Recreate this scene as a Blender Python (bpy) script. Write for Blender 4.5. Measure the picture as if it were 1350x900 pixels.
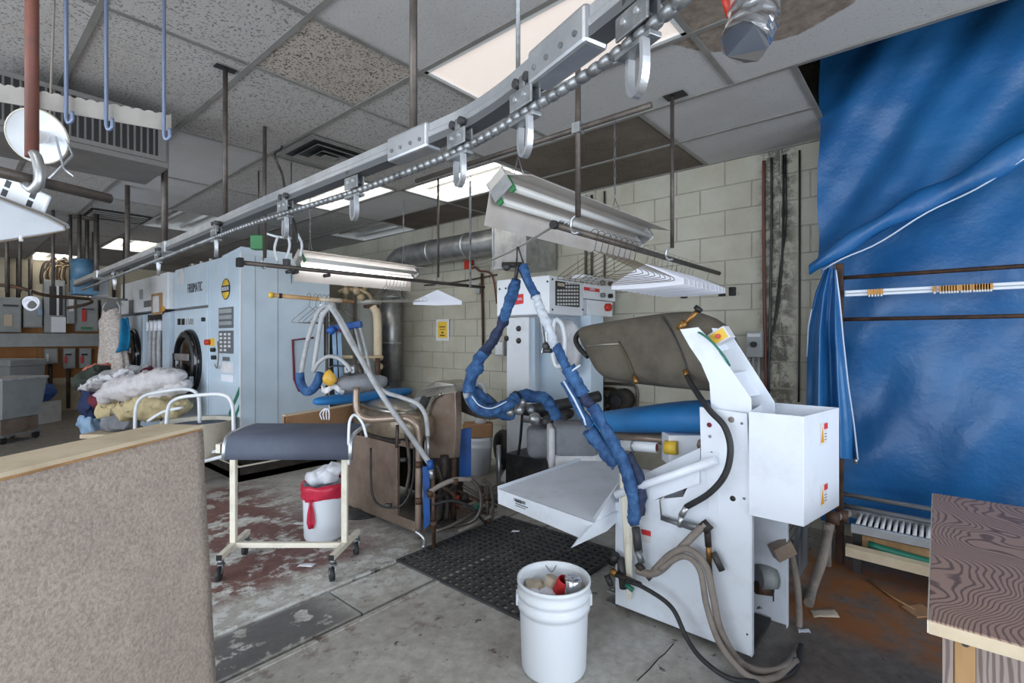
import bpy, bmesh, math, random
from mathutils import Vector, Matrix, noise
random.seed(7)
for o in list(bpy.data.objects): bpy.data.objects.remove(o)
SC = bpy.context.scene
COL = SC.collection
# ------------------------------------------------------------------ camera, world, daylight, exposure
F, YH, TH, CH = 655.0, 445.0, math.radians(40.6), 1.37
SN, CS = math.sin(TH), math.cos(TH)
CEIL = 2.78
cam = bpy.data.cameras.new('camera'); camo = bpy.data.objects.new('camera', cam); COL.objects.link(camo)
cam.sensor_width = 36.0; cam.lens = 36.0*F/1350.0; cam.shift_y = -(450.0-YH)/1350.0; cam.clip_start = 0.02
camo.location = (0, 0, CH); camo.rotation_euler = (math.radians(90), 0, math.atan2(-CS, SN))
SC.camera = camo
w = bpy.data.worlds.new('daylight_sky'); SC.world = w; w.use_nodes = True
w.node_tree.nodes['Background'].inputs[0].default_value = (.72, .84, 1.0, 1); w.node_tree.nodes['Background'].inputs[1].default_value = 1.0
def area(name, loc, rot, sx, sy, power, col):
    l = bpy.data.lights.new(name, 'AREA'); l.shape = 'RECTANGLE'; l.size = sx; l.size_y = sy; l.energy = power; l.color = col
    o = bpy.data.objects.new(name, l); COL.objects.link(o); o.location = loc; o.rotation_euler = rot; return o
area('storefront_daylight', (-3.62, 2.4, 1.5), (0, math.radians(-90), 0), 2.2, 8.0, 285, (.84, .92, 1.0))
area('street_window_daylight', (.2, -3.62, 1.5), (math.radians(90), 0, 0), 5.6, 2.2, 195, (.88, .94, 1.0))
vs = SC.view_settings
vs.view_transform = 'Standard'; vs.look = 'None'; vs.gamma = 1.0; vs.use_curve_mapping = False; vs.exposure = 0.5
# ------------------------------------------------------------------ pixel -> place (a pixel is only a direction; distance from floor, ceiling or wall)
def at(x, y, d):
    X = (x-675)/F*d
    return Vector((SN*X+CS*d, -CS*X+SN*d, CH+(YH-y)/F*d))
def Zp(x, y, z): return at(x, y, F*(CH-z)/(y-YH))
def Up(x, y, u): return at(x, y, u/(SN*(x-675)/F+CS))
def Vp(x, y, v): return at(x, y, v/(-CS*(x-675)/F+SN))
FW = Vector((CS, SN, 0)); RT = Vector((SN, -CS, 0)); UPV = Vector((0, 0, 1))
# ------------------------------------------------------------------ mesh builder
def cr(pts, n=6):
    pts = [Vector(p) for p in pts]
    if len(pts) < 3: return pts
    P = [pts[0]*2-pts[1]]+pts+[pts[-1]*2-pts[-2]]; out = []
    for i in range(1, len(P)-2):
        a, b, c, d = P[i-1:i+3]
        for k in range(n):
            t = k/n
            out.append(.5*((2*b)+(c-a)*t+(2*a-5*b+4*c-d)*t*t+(3*b-a-3*c+d)*t**3))
    out.append(pts[-1]); return out
class MB:
    def __init__(s): s.v = []; s.f = []; s.s = []
    def add(s, vs, fs, sm=False):
        n = len(s.v); s.v += [Vector(v) for v in vs]
        for f in fs: s.f.append([n+i for i in f]); s.s.append(sm)
        return s
    def box(s, x0, x1, y0, y1, z0, z1):
        return s.add([(x, y, z) for z in (z0, z1) for x, y in ((x0, y0), (x1, y0), (x1, y1), (x0, y1))],
                     [(3, 2, 1, 0), (4, 5, 6, 7), (0, 1, 5, 4), (1, 2, 6, 5), (2, 3, 7, 6), (3, 0, 4, 7)])
    def obox(s, c, ax, ay, az):      # centre and three half vectors
        c, ax, ay, az = Vector(c), Vector(ax), Vector(ay), Vector(az)
        return s.add([c+a*ax+b*ay+g*az for g in (-1, 1) for a, b in ((-1, -1), (1, -1), (1, 1), (-1, 1))],
                     [(3, 2, 1, 0), (4, 5, 6, 7), (0, 1, 5, 4), (1, 2, 6, 5), (2, 3, 7, 6), (3, 0, 4, 7)])
    def bar(s, a, b, w, h, up=UPV):
        a, b = Vector(a), Vector(b); d = (b-a); t = d.normalized(); up = Vector(up)
        sd = t.cross(up)
        if sd.length < 1e-4: sd = t.cross(Vector((1, 0, 0)))
        sd.normalize(); u = sd.cross(t)
        return s.obox((a+b)/2, d/2, sd*w/2, u*h/2)
    def prism(s, poly, vec):
        poly = [Vector(p) for p in poly]; vec = Vector(vec); n = len(poly)
        return s.add(poly+[p+vec for p in poly], [tuple(range(n))[::-1], tuple(range(n, 2*n))]+[(i, (i+1) % n, n+(i+1) % n, n+i) for i in range(n)])
    def tube(s, path, r, n=8, caps=True, closed=False):
        path = [Vector(p) for p in path]; m = len(path)
        R = r if isinstance(r, (list, tuple)) else [r]*m
        if len(R) != m: R = [R[min(int(i*len(R)/m), len(R)-1)] for i in range(m)]
        ts = []
        for i in range(m):
            a = path[(i-1) % m] if (closed or i > 0) else path[i]; b = path[(i+1) % m] if (closed or i < m-1) else path[i]
            t = b-a; ts.append(t.normalized() if t.length > 1e-9 else Vector((0, 0, 1)))
        u = ts[0].cross(Vector((0, 0, 1)))
        if u.length < 1e-3: u = ts[0].cross(Vector((1, 0, 0)))
        u.normalize(); vs = []; fs = []
        for i in range(m):
            u = (u-ts[i]*u.dot(ts[i])); u.normalize(); w_ = ts[i].cross(u)
            vs += [path[i]+R[i]*(math.cos(2*math.pi*k/n)*u+math.sin(2*math.pi*k/n)*w_) for k in range(n)]
        for i in range(m if closed else m-1):
            j = (i+1) % m
            fs += [(i*n+k, i*n+(k+1) % n, j*n+(k+1) % n, j*n+k) for k in range(n)]
        s.add(vs, fs, True)
        if caps and not closed:
            s.add(vs[:n], [tuple(range(n))[::-1]]); s.add(vs[-n:], [tuple(range(n))])
        return s
    def cyl(s, a, b, r, n=16, r2=None):
        return s.tube([a, b], [r, r if r2 is None else r2], n)
    def lathe(s, prof, c=(0, 0, 0), axis=(0, 0, 1), n=24, sm=True):
        c = Vector(c); ax = Vector(axis).normalized(); u = ax.cross(Vector((0, 0, 1)))
        if u.length < 1e-3: u = Vector((1, 0, 0))
        u.normalize(); w_ = ax.cross(u); vs = []; fs = []; m = len(prof)
        for r, z in prof: vs += [c+ax*z+max(r, 1e-5)*(math.cos(2*math.pi*k/n)*u+math.sin(2*math.pi*k/n)*w_) for k in range(n)]
        for i in range(m-1): fs += [(i*n+k, i*n+(k+1) % n, (i+1)*n+(k+1) % n, (i+1)*n+k) for k in range(n)]
        return s.add(vs, fs, sm)
    def grid(s, fn, nu, nv, sm=True):
        vs = [fn(i/nu, j/nv) for j in range(nv+1) for i in range(nu+1)]
        return s.add(vs, [(j*(nu+1)+i, j*(nu+1)+i+1, (j+1)*(nu+1)+i+1, (j+1)*(nu+1)+i) for j in range(nv) for i in range(nu)], sm)
    def loft(s, st, n=16, p=2.0, axis=1, caps=True):
        # stations (t, c1, c2, h1, h2): superellipse across an axis (0=x,1=y)
        vs = []; fs = []
        for t, a, b, h1, h2 in st:
            for k in range(n):
                q = 2*math.pi*k/n; cq, sq = math.cos(q), math.sin(q)
                x = a+h1*math.copysign(abs(cq)**(2/p), cq); z = b+h2*math.copysign(abs(sq)**(2/p), sq)
                vs.append((t, x, z) if axis == 0 else (x, t, z))
        m = len(st)
        for i in range(m-1): fs += [(i*n+k, i*n+(k+1) % n, (i+1)*n+(k+1) % n, (i+1)*n+k) for k in range(n)]
        s.add(vs, fs, True)
        if caps: s.add(vs[:n], [tuple(range(n))[::-1]], True); s.add(vs[-n:], [tuple(range(n))], True)
        return s
    def ball(s, c, r, n=10, sc=(1, 1, 1)):
        c = Vector(c)
        prof = [(math.sin(math.pi*i/n)*r, -math.cos(math.pi*i/n)*r) for i in range(n+1)]
        k0 = len(s.v); s.lathe(prof, (0, 0, 0), n=max(8, n+4))
        for i in range(k0, len(s.v)): v = s.v[i]; s.v[i] = c+Vector((v.x*sc[0], v.y*sc[1], v.z*sc[2]))
        return s
    def mesh(s, name, mat, org):
        me = bpy.data.meshes.new(name); org = Vector(org)
        me.from_pydata([tuple(v-org) for v in s.v], [], s.f); me.polygons.foreach_set('use_smooth', s.s)
        bm = bmesh.new(); bm.from_mesh(me); bmesh.ops.remove_doubles(bm, verts=bm.verts, dist=1e-5)
        bmesh.ops.recalc_face_normals(bm, faces=bm.faces); bm.to_mesh(me); bm.free()
        if mat: me.materials.append(MT[mat] if isinstance(mat, str) else mat)
        me.update(); return me
    def build(s, name, mat, parent=None, bevel=0, solid=0, sub=0, org=None):
        if parent is not None: wl = wloc(parent); loc = (0, 0, 0)
        else:
            if org is None:
                xs = [v.x for v in s.v]; ys = [v.y for v in s.v]; org = ((min(xs)+max(xs))/2, (min(ys)+max(ys))/2, min(v.z for v in s.v))
            wl = Vector(org); loc = wl
        me = s.mesh(name, mat, wl); o = bpy.data.objects.new(name, me); COL.objects.link(o); o.location = loc
        if parent is not None: o.parent = parent
        if solid: md = o.modifiers.new('thickness', 'SOLIDIFY'); md.thickness = solid; md.offset = 0
        if bevel: md = o.modifiers.new('edge', 'BEVEL'); md.width = bevel; md.segments = 2; md.limit_method = 'ANGLE'
        if sub: md = o.modifiers.new('smooth', 'SUBSURF'); md.levels = sub; md.render_levels = sub
        return o
def wloc(o):
    v = Vector(o.location)
    while o.parent: o = o.parent; v = v+Vector(o.location)
    return v
def tag(o, label=None, cat=None, group=None, kind=None):
    if label: o['label'] = label
    if cat: o['category'] = cat
    if group: o['group'] = group
    if kind: o['kind'] = kind
    return o
def thing(name, label, cat, loc, group=None):
    o = bpy.data.objects.new(name, None); COL.objects.link(o); o.location = Vector(loc); o.empty_display_size = .1
    return tag(o, label, cat, group)
def dup(root, loc, rz=None, label=None, parent=None):
    r = root.copy(); COL.objects.link(r); r.location = Vector(loc)
    if rz is not None: r.rotation_euler = (0, 0, rz)
    if label: r['label'] = label
    for ch in [o for o in bpy.data.objects if o.parent == root]:
        c = ch.copy(); COL.objects.link(c); c.parent = r
        for g in [o for o in bpy.data.objects if o.parent == ch]:
            d = g.copy(); COL.objects.link(d); d.parent = c
    return r
def text(body, name, mat, parent, size, origin, xdir, ydir, align='CENTER', ext=.0008, sx=1.0):
    cu = bpy.data.curves.new(name, 'FONT'); cu.body = body; cu.size = size; cu.extrude = ext; cu.align_x = align; cu.align_y = 'CENTER'
    t = bpy.data.objects.new(name, cu); COL.objects.link(t)
    bpy.context.view_layer.update()
    me = bpy.data.meshes.new_from_object(t.evaluated_get(bpy.context.evaluated_depsgraph_get()))
    bpy.data.objects.remove(t)
    xd, yd = Vector(xdir).normalized(), Vector(ydir).normalized(); zd = xd.cross(yd)
    o0 = Vector(origin)-wloc(parent)
    for v in me.vertices: c = v.co.copy(); v.co = o0+xd*c.x*sx+yd*c.y+zd*c.z
    me.materials.clear(); me.materials.append(MT[mat])
    o = bpy.data.objects.new(name, me); COL.objects.link(o); o.parent = parent; return o
# ------------------------------------------------------------------ materials
MT = {}
def srgb(r, g, b):
    f = lambda c: (c/255/12.92 if c/255 <= .04045 else ((c/255+.055)/1.055)**2.4)
    return (f(r), f(g), f(b), 1)
class NT:
    def __init__(s, name):
        m = bpy.data.materials.new(name); m.use_nodes = True; MT[name] = m; s.m = m; s.t = m.node_tree; s.b = s.t.nodes['Principled BSDF']
        s.pos = s.t.nodes.new('ShaderNodeNewGeometry').outputs['Position']
    def n(s, typ, **kw):
        nd = s.t.nodes.new(typ)
        for k, v in kw.items():
            if k.startswith('i_'): nd.inputs[int(k[2:]) if k[2:].isdigit() else k[2:]].default_value = v
            else: setattr(nd, k, v)
        return nd
    def l(s, a, b): s.t.links.new(a, b)
    def noise(s, scale, detail=4, rough=.6, vec=None, dist=0):
        nd = s.n('ShaderNodeTexNoise', i_Scale=scale, i_Detail=detail, i_Roughness=rough, i_Distortion=dist); s.l(vec or s.pos, nd.inputs['Vector']); return nd.outputs['Fac']
    def ramp(s, fac, a, b, ca=(0, 0, 0, 1), cb=(1, 1, 1, 1)):
        r = s.n('ShaderNodeValToRGB'); r.color_ramp.elements[0].position = a; r.color_ramp.elements[1].position = b
        r.color_ramp.elements[0].color = ca; r.color_ramp.elements[1].color = cb; s.l(fac, r.inputs[0]); return r.outputs[0]
    def mix(s, fac, a, b):
        m = s.n('ShaderNodeMixRGB')
        for k, v in ((0, fac), (1, a), (2, b)):
            if hasattr(v, 'is_linked') or hasattr(v, 'links'): s.l(v, m.inputs[k])
            else: m.inputs[k].default_value = v
        return m.outputs[0]
    def math(s, op, a, b=0.0):
        m = s.n('ShaderNodeMath', operation=op)
        for k, v in ((0, a), (1, b)):
            if hasattr(v, 'links'): s.l(v, m.inputs[k])
            else: m.inputs[k].default_value = v
        return m.outputs[0]
    def xyz(s):
        x = s.n('ShaderNodeSeparateXYZ'); s.l(s.pos, x.inputs[0]); return x.outputs
    def zone(s, val, lo, hi, soft):   # 1 between lo and hi
        a = s.n('ShaderNodeMapRange', interpolation_type='SMOOTHSTEP'); s.l(val, a.inputs[0]); a.inputs[1].default_value = lo-soft; a.inputs[2].default_value = lo+soft
        b = s.n('ShaderNodeMapRange', interpolation_type='SMOOTHSTEP'); s.l(val, b.inputs[0]); b.inputs[1].default_value = hi-soft; b.inputs[2].default_value = hi+soft; b.inputs[3].default_value = 1; b.inputs[4].default_value = 0
        return s.math('MULTIPLY', a.outputs[0], b.outputs[0])
    def bump(s, h, strength, dist=.01):
        b = s.n('ShaderNodeBump', i_Strength=strength, i_Distance=dist); s.l(h, b.inputs['Height']); s.l(b.outputs[0], s.b.inputs['Normal'])
    def setc(s, c): s.l(c, s.b.inputs['Base Color'])
def mat(name, rgb, rough=.5, metal=0.0, rgb2=None, scale=6, lo=.45, hi=.7, bump=0, bscale=40, emit=0, alpha=1, trans=0, stretch=None):
    k = NT(name); k.b.inputs['Roughness'].default_value = rough; k.b.inputs['Metallic'].default_value = metal
    c = srgb(*rgb); k.b.inputs['Base Color'].default_value = c
    vec = None
    if stretch:
        mp = k.n('ShaderNodeMapping'); k.l(k.pos, mp.inputs[0]); mp.inputs['Scale'].default_value = stretch; vec = mp.outputs[0]
    if rgb2: k.setc(k.ramp(k.noise(scale, 6, .65, vec), lo, hi, c, srgb(*rgb2)))
    if bump: k.bump(k.noise(bscale, 4, .6, vec), bump)
    if emit: k.b.inputs['Emission Color'].default_value = c; k.b.inputs['Emission Strength'].default_value = emit
    if trans: k.b.inputs['Transmission Weight'].default_value = trans
    k.b.inputs['Alpha'].default_value = alpha
    return k
mat('white_enamel', (226, 230, 236), .35, 0, (205, 208, 212), 3, .5, .8)
mat('press_white', (222, 228, 238), .4, 0, (196, 200, 205), 4, .5, .85)
mat('machine_blue_white', (196, 212, 226), .35, 0, (182, 198, 212), 2, .4, .7)
mat('bucket_white', (222, 228, 236), .38)
mat('cream_enamel', (222, 216, 200), .45, 0, (190, 182, 165), 8, .5, .8)
mat('galvanised', (190, 192, 194), .38, .85, (150, 152, 155), 9, .4, .7)
mat('aluminium', (196, 199, 204), .36, .8, (165, 168, 172), 6, .4, .75)
mat('chain_steel', (150, 153, 156), .42, .75, (95, 97, 98), 14, .4, .7)
mat('dark_pipe', (78, 72, 68), .5, .5, (104, 96, 90), 10, .4, .7)
mat('rust_pipe', (92, 66, 50), .65, .3, (60, 48, 42), 14, .4, .6)
mat('red_pipe', (110, 64, 54), .6, .1, (86, 58, 50), 6)
mat('black_rubber', (34, 35, 37), .6, 0, (52, 52, 54), 12)
mat('mat_rubber', (58, 58, 60), .7, 0, (84, 83, 82), 5, .4, .75)
mat('dark_metal', (58, 58, 60), .5, .4, (82, 80, 78), 10)
mat('grey_hose', (136, 128, 121), .75, 0, (112, 102, 94), 9, .4, .7, bump=.3, bscale=60)
mat('silver_hose', (168, 170, 173), .5, 0, (140, 140, 142), 12)
mat('blue_sleeve', (58, 102, 150), .75, 0, (26, 60, 106), 13, .36, .62, bump=.8, bscale=55)
mat('navy_wrap', (38, 50, 82), .7, 0, (28, 36, 58), 12, .4, .7, bump=.3, bscale=40)
mat('pale_wrap', (186, 192, 202), .7, 0, (150, 158, 172), 9)
mat('blue_pad', (34, 116, 176), .6, 0, (24, 98, 158), 3, .4, .7, bump=.08, bscale=30)
mat('olive_cloth', (96, 89, 78), .85, 0, (70, 64, 57), 5, .4, .7, bump=.7, bscale=9)
mat('grey_cloth', (132, 134, 140), .9, 0, (108, 110, 116), 6, .4, .7, bump=.4, bscale=20)
mat('white_cloth', (210, 210, 214), .9, 0, (182, 180, 182), 6, .4, .7, bump=.4, bscale=16)
mat('brown_steel', (162, 144, 130), .36, .5, (112, 94, 82), 4, .4, .75)
mat('stainless', (176, 172, 164), .3, .9, (126, 116, 102), 7, .45, .75, bump=.25, bscale=9)
mat('bed_metal', (158, 146, 128), .34, .6, (104, 92, 76), 7, .4, .7, bump=.3, bscale=12)
mat('greasy_black', (40, 36, 34), .6, .2, (70, 60, 52), 10)
mat('board_slate', (74, 80, 96), .7, 0, (84, 90, 106), 4)
mat('red_bag', (196, 44, 72), .35, 0, (170, 34, 58), 10)
mat('bag_white', (214, 216, 222), .35, 0, (190, 192, 200), 12)
mat('cardboard', (164, 126, 92), .85, 0, (142, 106, 76), 5)
mat('paper', (226, 228, 238), .8)
mat('paper_tan', (190, 176, 156), .8)
mat('card_white', (214, 214, 216), .7, 0, (196, 196, 198), 8)
mat('panel_grey', (152, 156, 158), .5, 0, (138, 142, 144), 4)
mat('panel_dark', (98, 102, 106), .5)
mat('black', (22, 22, 24), .5)
mat('black_gloss', (14, 15, 17), .12)
mat('ink', (44, 46, 52), .6)
mat('ink_red', (190, 40, 42), .6)
mat('label_red', (204, 52, 54), .55)
mat('label_yellow', (222, 184, 60), .55)
mat('sign_orange', (214, 150, 40), .55)
mat('button_red', (190, 50, 30), .4)
mat('green_plastic', (60, 130, 80), .5)
mat('teal_plastic', (30, 110, 90), .4)
mat('motor_blue', (74, 112, 140), .5, 0, (58, 88, 112), 8)
mat('blue_steel', (24, 84, 158), .5, 0, (18, 62, 122), 5)
mat('rail_white', (214, 222, 236), .45)
mat('wood_raw', (178, 142, 98), .7, 0, (146, 110, 72), 6, .4, .65, stretch=(1, 1, .2))
mat('wood_pale', (206, 190, 164), .7, 0, (184, 166, 140), 5)
mat('ply_edge', (176, 138, 96), .7, 0, (140, 100, 62), 14, stretch=(1, 1, 6))
mat('plywood', (172, 118, 62), .65, 0, (148, 96, 48), 3, .35, .7, stretch=(1, 1, .25))
mat('heater_grey', (112, 110, 108), .5, .1, (98, 96, 94), 4)
mat('strip_grey', (138, 134, 130), .5, .1, (118, 114, 110), 8)
mat('rod_blue', (112, 124, 150), .4, .5)
mat('rail_slot', (92, 94, 97), .5, .4)
mat('grey_plastic', (142, 145, 151), .4, 0, (124, 127, 134), 6)
mat('troffer_white', (222, 222, 220), .45)
mat('tan_pipe', (186, 168, 138), .7, 0, (158, 138, 108), 8)
mat('tank_grey', (176, 178, 172), .45, .3, (150, 150, 140), 5)
mat('tube_off', (206, 206, 204), .3)
mat('reflector', (206, 200, 194), .4, .1, (190, 180, 172), 3)
mat('tarp_hem', (196, 208, 226), .5)
mat('amber_bag', (206, 160, 60), .4)
mat('denim', (44, 56, 92), .9, 0, (34, 42, 70), 10, bump=.4, bscale=20)
mat('khaki', (196, 180, 140), .9, 0, (166, 150, 116), 9, bump=.5, bscale=18)
mat('quilt', (206, 202, 204), .9, 0, (184, 178, 180), 14, bump=.6, bscale=22)
mat('dark_green_cloth', (58, 66, 58), .9, 0, (44, 50, 46), 8, bump=.4, bscale=20)
mat('lightblue_cloth', (150, 178, 206), .9, 0, (126, 154, 184), 8, bump=.4, bscale=20)
mat('teal_cloth', (20, 128, 176), .8, 0, (14, 104, 150), 8)
mat('maroon_cloth', (110, 40, 56), .9)
mat('salmon_cloth', (206, 122, 104), .9)
mat('lace', (190, 176, 168), .9, 0, (220, 212, 206), 40, .45, .6, bump=.4, bscale=60)
mat('hanger_wire', (170, 168, 160), .35, .8)
mat('hanger_dark', (92, 80, 62), .5, .5)
mat('brass', (150, 110, 60), .4, .7, (110, 80, 46), 12)
mat('window_frame_paint', (120, 122, 126), .4, .5)
mat('rock_blue', (64, 100, 168), .5)
k = mat('foil', (206, 208, 212), .22, 1.0)
k = mat('wired_mesh', (90, 92, 94), .6, .5)
k = mat('tube_lit', (255, 250, 240), .5, emit=5.5)
k = mat('tube_shop', (250, 252, 255), .5, emit=4.2)
k = NT('lens_lit'); k.b.inputs['Roughness'].default_value = .3; k.b.inputs['Base Color'].default_value = srgb(236, 228, 222)
k.b.inputs['Emission Color'].default_value = srgb(255, 238, 226); k.b.inputs['Emission Strength'].default_value = .36
k.bump(k.noise(160, 1), .15)
k = NT('clear_plastic'); k.b.inputs['Base Color'].default_value = (.86, .88, .9, 1); k.b.inputs['Roughness'].default_value = .15; k.b.inputs['Alpha'].default_value = .45
k = NT('window_glass'); k.b.inputs['Base Color'].default_value = (.9, .95, 1, 1); k.b.inputs['Roughness'].default_value = .02; k.b.inputs['Alpha'].default_value = .08
# tarp
k = NT('tarp_blue'); k.b.inputs['Roughness'].default_value = .38
k.setc(k.ramp(k.noise(1.5, 5), .35, .7, srgb(22, 84, 140), srgb(42, 106, 162))); k.bump(k.noise(5, 5, .6), .35, .03)
# wood laminate: wavy grain lines
k = NT('laminate'); k.b.inputs['Roughness'].default_value = .45
nz = k.n('ShaderNodeTexNoise', i_Scale=2.6, i_Detail=2.0); k.l(k.pos, nz.inputs['Vector'])
mp = k.n('ShaderNodeVectorMath', operation='MULTIPLY_ADD'); k.l(nz.outputs['Color'], mp.inputs[0]); mp.inputs[1].default_value = (.5, .62, .3); k.l(k.pos, mp.inputs[2])
wv = k.n('ShaderNodeTexWave', wave_type='BANDS', bands_direction='Y', i_Scale=17.0, i_Distortion=1.6, i_Detail=2.0); wv.inputs['Detail Scale'].default_value = 1.5; k.l(mp.outputs[0], wv.inputs[0])
k.setc(k.ramp(wv.outputs['Fac'], .05, .45, srgb(110, 88, 78), srgb(160, 132, 117)))
k = NT('laminate_side'); k.b.inputs['Roughness'].default_value = .5
mp = k.n('ShaderNodeMapping'); k.l(k.pos, mp.inputs[0]); mp.inputs['Scale'].default_value = (1.0, 3.0, .5)
wv = k.n('ShaderNodeTexWave', wave_type='BANDS', bands_direction='Y', i_Scale=9.0, i_Distortion=8.0, i_Detail=2.0); k.l(mp.outputs[0], wv.inputs[0])
k.setc(k.ramp(wv.outputs['Fac'], .15, .6, srgb(106, 92, 88), srgb(150, 136, 130)))
# carpet
k = NT('carpet'); k.b.inputs['Roughness'].default_value = .95
n1 = k.noise(90, 4, .7); n2 = k.noise(7, 3)
k.setc(k.mix(k.ramp(n2, .4, .7), k.ramp(n1, .34, .62, srgb(150, 137, 128), srgb(184, 170, 159)), k.ramp(n1, .34, .62, srgb(160, 146, 135), srgb(194, 180, 167)))); k.bump(n1, .8, .006)
# ceiling tile
def tile_mat(name, base, spot, thr, stain=None):
    k = NT(name); k.b.inputs['Roughness'].default_value = .9
    a = k.ramp(k.noise(85, 2, .6), thr, thr+.05, srgb(*spot), srgb(*base))
    b = k.ramp(k.noise(2.0, 3), .4, .75)
    k.setc(k.mix(b, a, k.mix(.3, a, srgb(150, 140, 128))) if not stain else stain(k, a)); k.bump(k.noise(85, 2, .6), .35, .004)
tile_mat('ceiling_tile_speckled', (174, 171, 168), (104, 100, 98), .375)
tile_mat('ceiling_tile_heavy', (176, 168, 158), (82, 76, 70), .41)
tile_mat('ceiling_tile_plain', (182, 181, 181), (160, 158, 157), .33)
tile_mat('ceiling_tile_brown', (92, 82, 72), (70, 62, 54), .4)
def ring(k, a):
    s = k.xyz(); dx = k.math('SUBTRACT', s[0], 2.18); dy = k.math('SUBTRACT', s[1], .55)
    r = k.math('SQRT', k.math('ADD', k.math('MULTIPLY', dx, dx), k.math('MULTIPLY', dy, dy)))
    r = k.math('ADD', r, k.math('MULTIPLY', k.noise(9, 3), .05))
    inside = k.zone(r, -1, .47, .008)
    st = k.ramp(k.noise(18, 5), .3, .75, srgb(112, 98, 88), srgb(156, 144, 130))
    return k.mix(inside, a, st)
tile_mat('ceiling_tile_stained', (182, 181, 180), (160, 158, 157), .33, ring)
mat('tee_paint', (138, 136, 132), .5, .2, (118, 116, 112), 5)
mat('plenum_black', (22, 22, 24), .95)
# block wall paint with grime along one pier
k = NT('block_paint'); k.b.inputs['Roughness'].default_value = .75
s = k.xyz(); base = k.ramp(k.noise(3, 5), .35, .7, srgb(182, 179, 166), srgb(164, 159, 143))
gr = k.math('MULTIPLY', k.zone(s[1], .80, 1.02, .06), k.ramp(k.noise(13, 6, .7), .42, .56)); gr = k.math('MULTIPLY', gr, .85)
base = k.mix(gr, base, srgb(74, 70, 62))
low = k.math('MULTIPLY', k.zone(s[2], -1, .9, .5), k.ramp(k.noise(5, 6, .7), .42, .7)); base = k.mix(k.math('MULTIPLY', low, .45), base, srgb(136, 122, 100))
k.setc(base); k.bump(k.noise(60, 4, .6), .25, .006)
mat('mortar', (158, 154, 142), .9, 0, (136, 131, 119), 9)
mat('wall_cream', (206, 196, 172), .8, 0, (184, 172, 146), 3)
mat('wall_grey', (176, 178, 180), .85, 0, (160, 162, 164), 3)
# floor
k = NT('concrete'); k.b.inputs['Roughness'].default_value = .6
s = k.xyz(); n1 = k.noise(2.2, 6, .65); n2 = k.noise(16, 6, .7); n3 = k.noise(5, 5, .62)
base = k.ramp(n2, .3, .72, srgb(160, 157, 150), srgb(206, 205, 200))
base = k.mix(k.ramp(n1, .38, .72), base, k.mix(.55, base, srgb(118, 106, 96)))
base = k.mix(k.ramp(k.noise(9, 6, .75), .60, .66), base, srgb(66, 60, 56))
fk = k.math('MULTIPLY', k.zone(s[1], 2.3, 4.2, .35), k.zone(s[0], -2, 2.3, .4)); fk = k.math('MULTIPLY', fk, k.ramp(k.noise(11, 8, .75), .50, .53))
base = k.mix(k.math('MULTIPLY', fk, .75), base, srgb(214, 216, 214))
bst = k.math('MULTIPLY', k.zone(s[1], 1.5, 2.6, .3), k.ramp(k.noise(6, 7, .72), .57, .64)); base = k.mix(k.math('MULTIPLY', bst, .6), base, srgb(104, 86, 78))
red = k.math('MULTIPLY', k.zone(s[1], 2.78, 5.0, .12), k.zone(s[0], -3, 1.95, .3)); red = k.math('MULTIPLY', red, k.ramp(k.noise(3.4, 7, .72), .45, .50))
base = k.mix(red, base, k.ramp(n2, .3, .7, srgb(96, 64, 60), srgb(128, 94, 88)))
grey = k.math('MULTIPLY', k.zone(s[1], 2.18, 2.49, .015), k.zone(s[0], -3, 1.36, .16)); grey = k.math('MULTIPLY', grey, k.ramp(k.noise(7, 6, .68), .40, .44))
base = k.mix(grey, base, k.ramp(n2, .3, .7, srgb(92, 90, 90), srgb(108, 106, 106)))
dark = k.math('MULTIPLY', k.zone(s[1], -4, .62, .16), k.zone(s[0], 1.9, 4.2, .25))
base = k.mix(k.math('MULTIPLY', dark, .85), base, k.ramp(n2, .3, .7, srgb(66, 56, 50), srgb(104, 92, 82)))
far = k.zone(s[1], 5.2, 13, .6); base = k.mix(k.math('MULTIPLY', far, .7), base, k.ramp(n2, .3, .7, srgb(84, 74, 66), srgb(122, 112, 102)))
rust = k.math('MULTIPLY', k.zone(s[1], -.6, .72, .12), k.zone(s[0], 2.72, 3.7, .1)); rust = k.math('MULTIPLY', rust, k.ramp(n3, .36, .55))
base = k.mix(k.math('MULTIPLY', rust, .85), base, srgb(146, 88, 34))
grm = k.math('MULTIPLY', k.zone(s[1], 2.5, 3.8, .15), k.zone(s[0], 2.1, 3.9, .2)); base = k.mix(k.math('MULTIPLY', grm, .45), base, srgb(84, 74, 66))
k.setc(base); k.bump(n2, .25, .01)
k2 = k
# ------------------------------------------------------------------ room shell
def struct(name, mb, m, parent=None, **kw):
    o = mb.build(name, m, parent, **kw)
    if parent is None: o['kind'] = 'structure'
    return o
fl = struct('floor', MB().box(-3.6, 4.4, -3.6, 12.6, -.20, -.03), 'greasy_black')
for a, b in ((-3.6, 2.15), (2.175, 2.49), (2.515, 12.6)):
    if a == 2.175:
        for u0, u1 in ((-3.6, 1.385), (1.40, 4.4)): MB().box(u0, u1, a, b, -.04, 0).build('slab', 'concrete', fl)
    else: MB().box(-3.6, 4.4, a, b, -.04, 0).build('slab', 'concrete', fl)
for pts in ([(888, 848), (876, 862), (868, 868), (856, 882), (840, 897)], [(592, 770), (640, 792), (700, 818)]):
    MB().tube([Zp(x, y, 0)+Vector((0, 0, -.001)) for x, y in pts], .0035, 5).build('crack', 'greasy_black', fl)
for v0, v1 in ((2.118, 2.146), (2.519, 2.541)): MB().box(-3.6, 2.3, v0, v1, -.01, .006).build('joint_edge', 'concrete', fl, bevel=.003)
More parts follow.
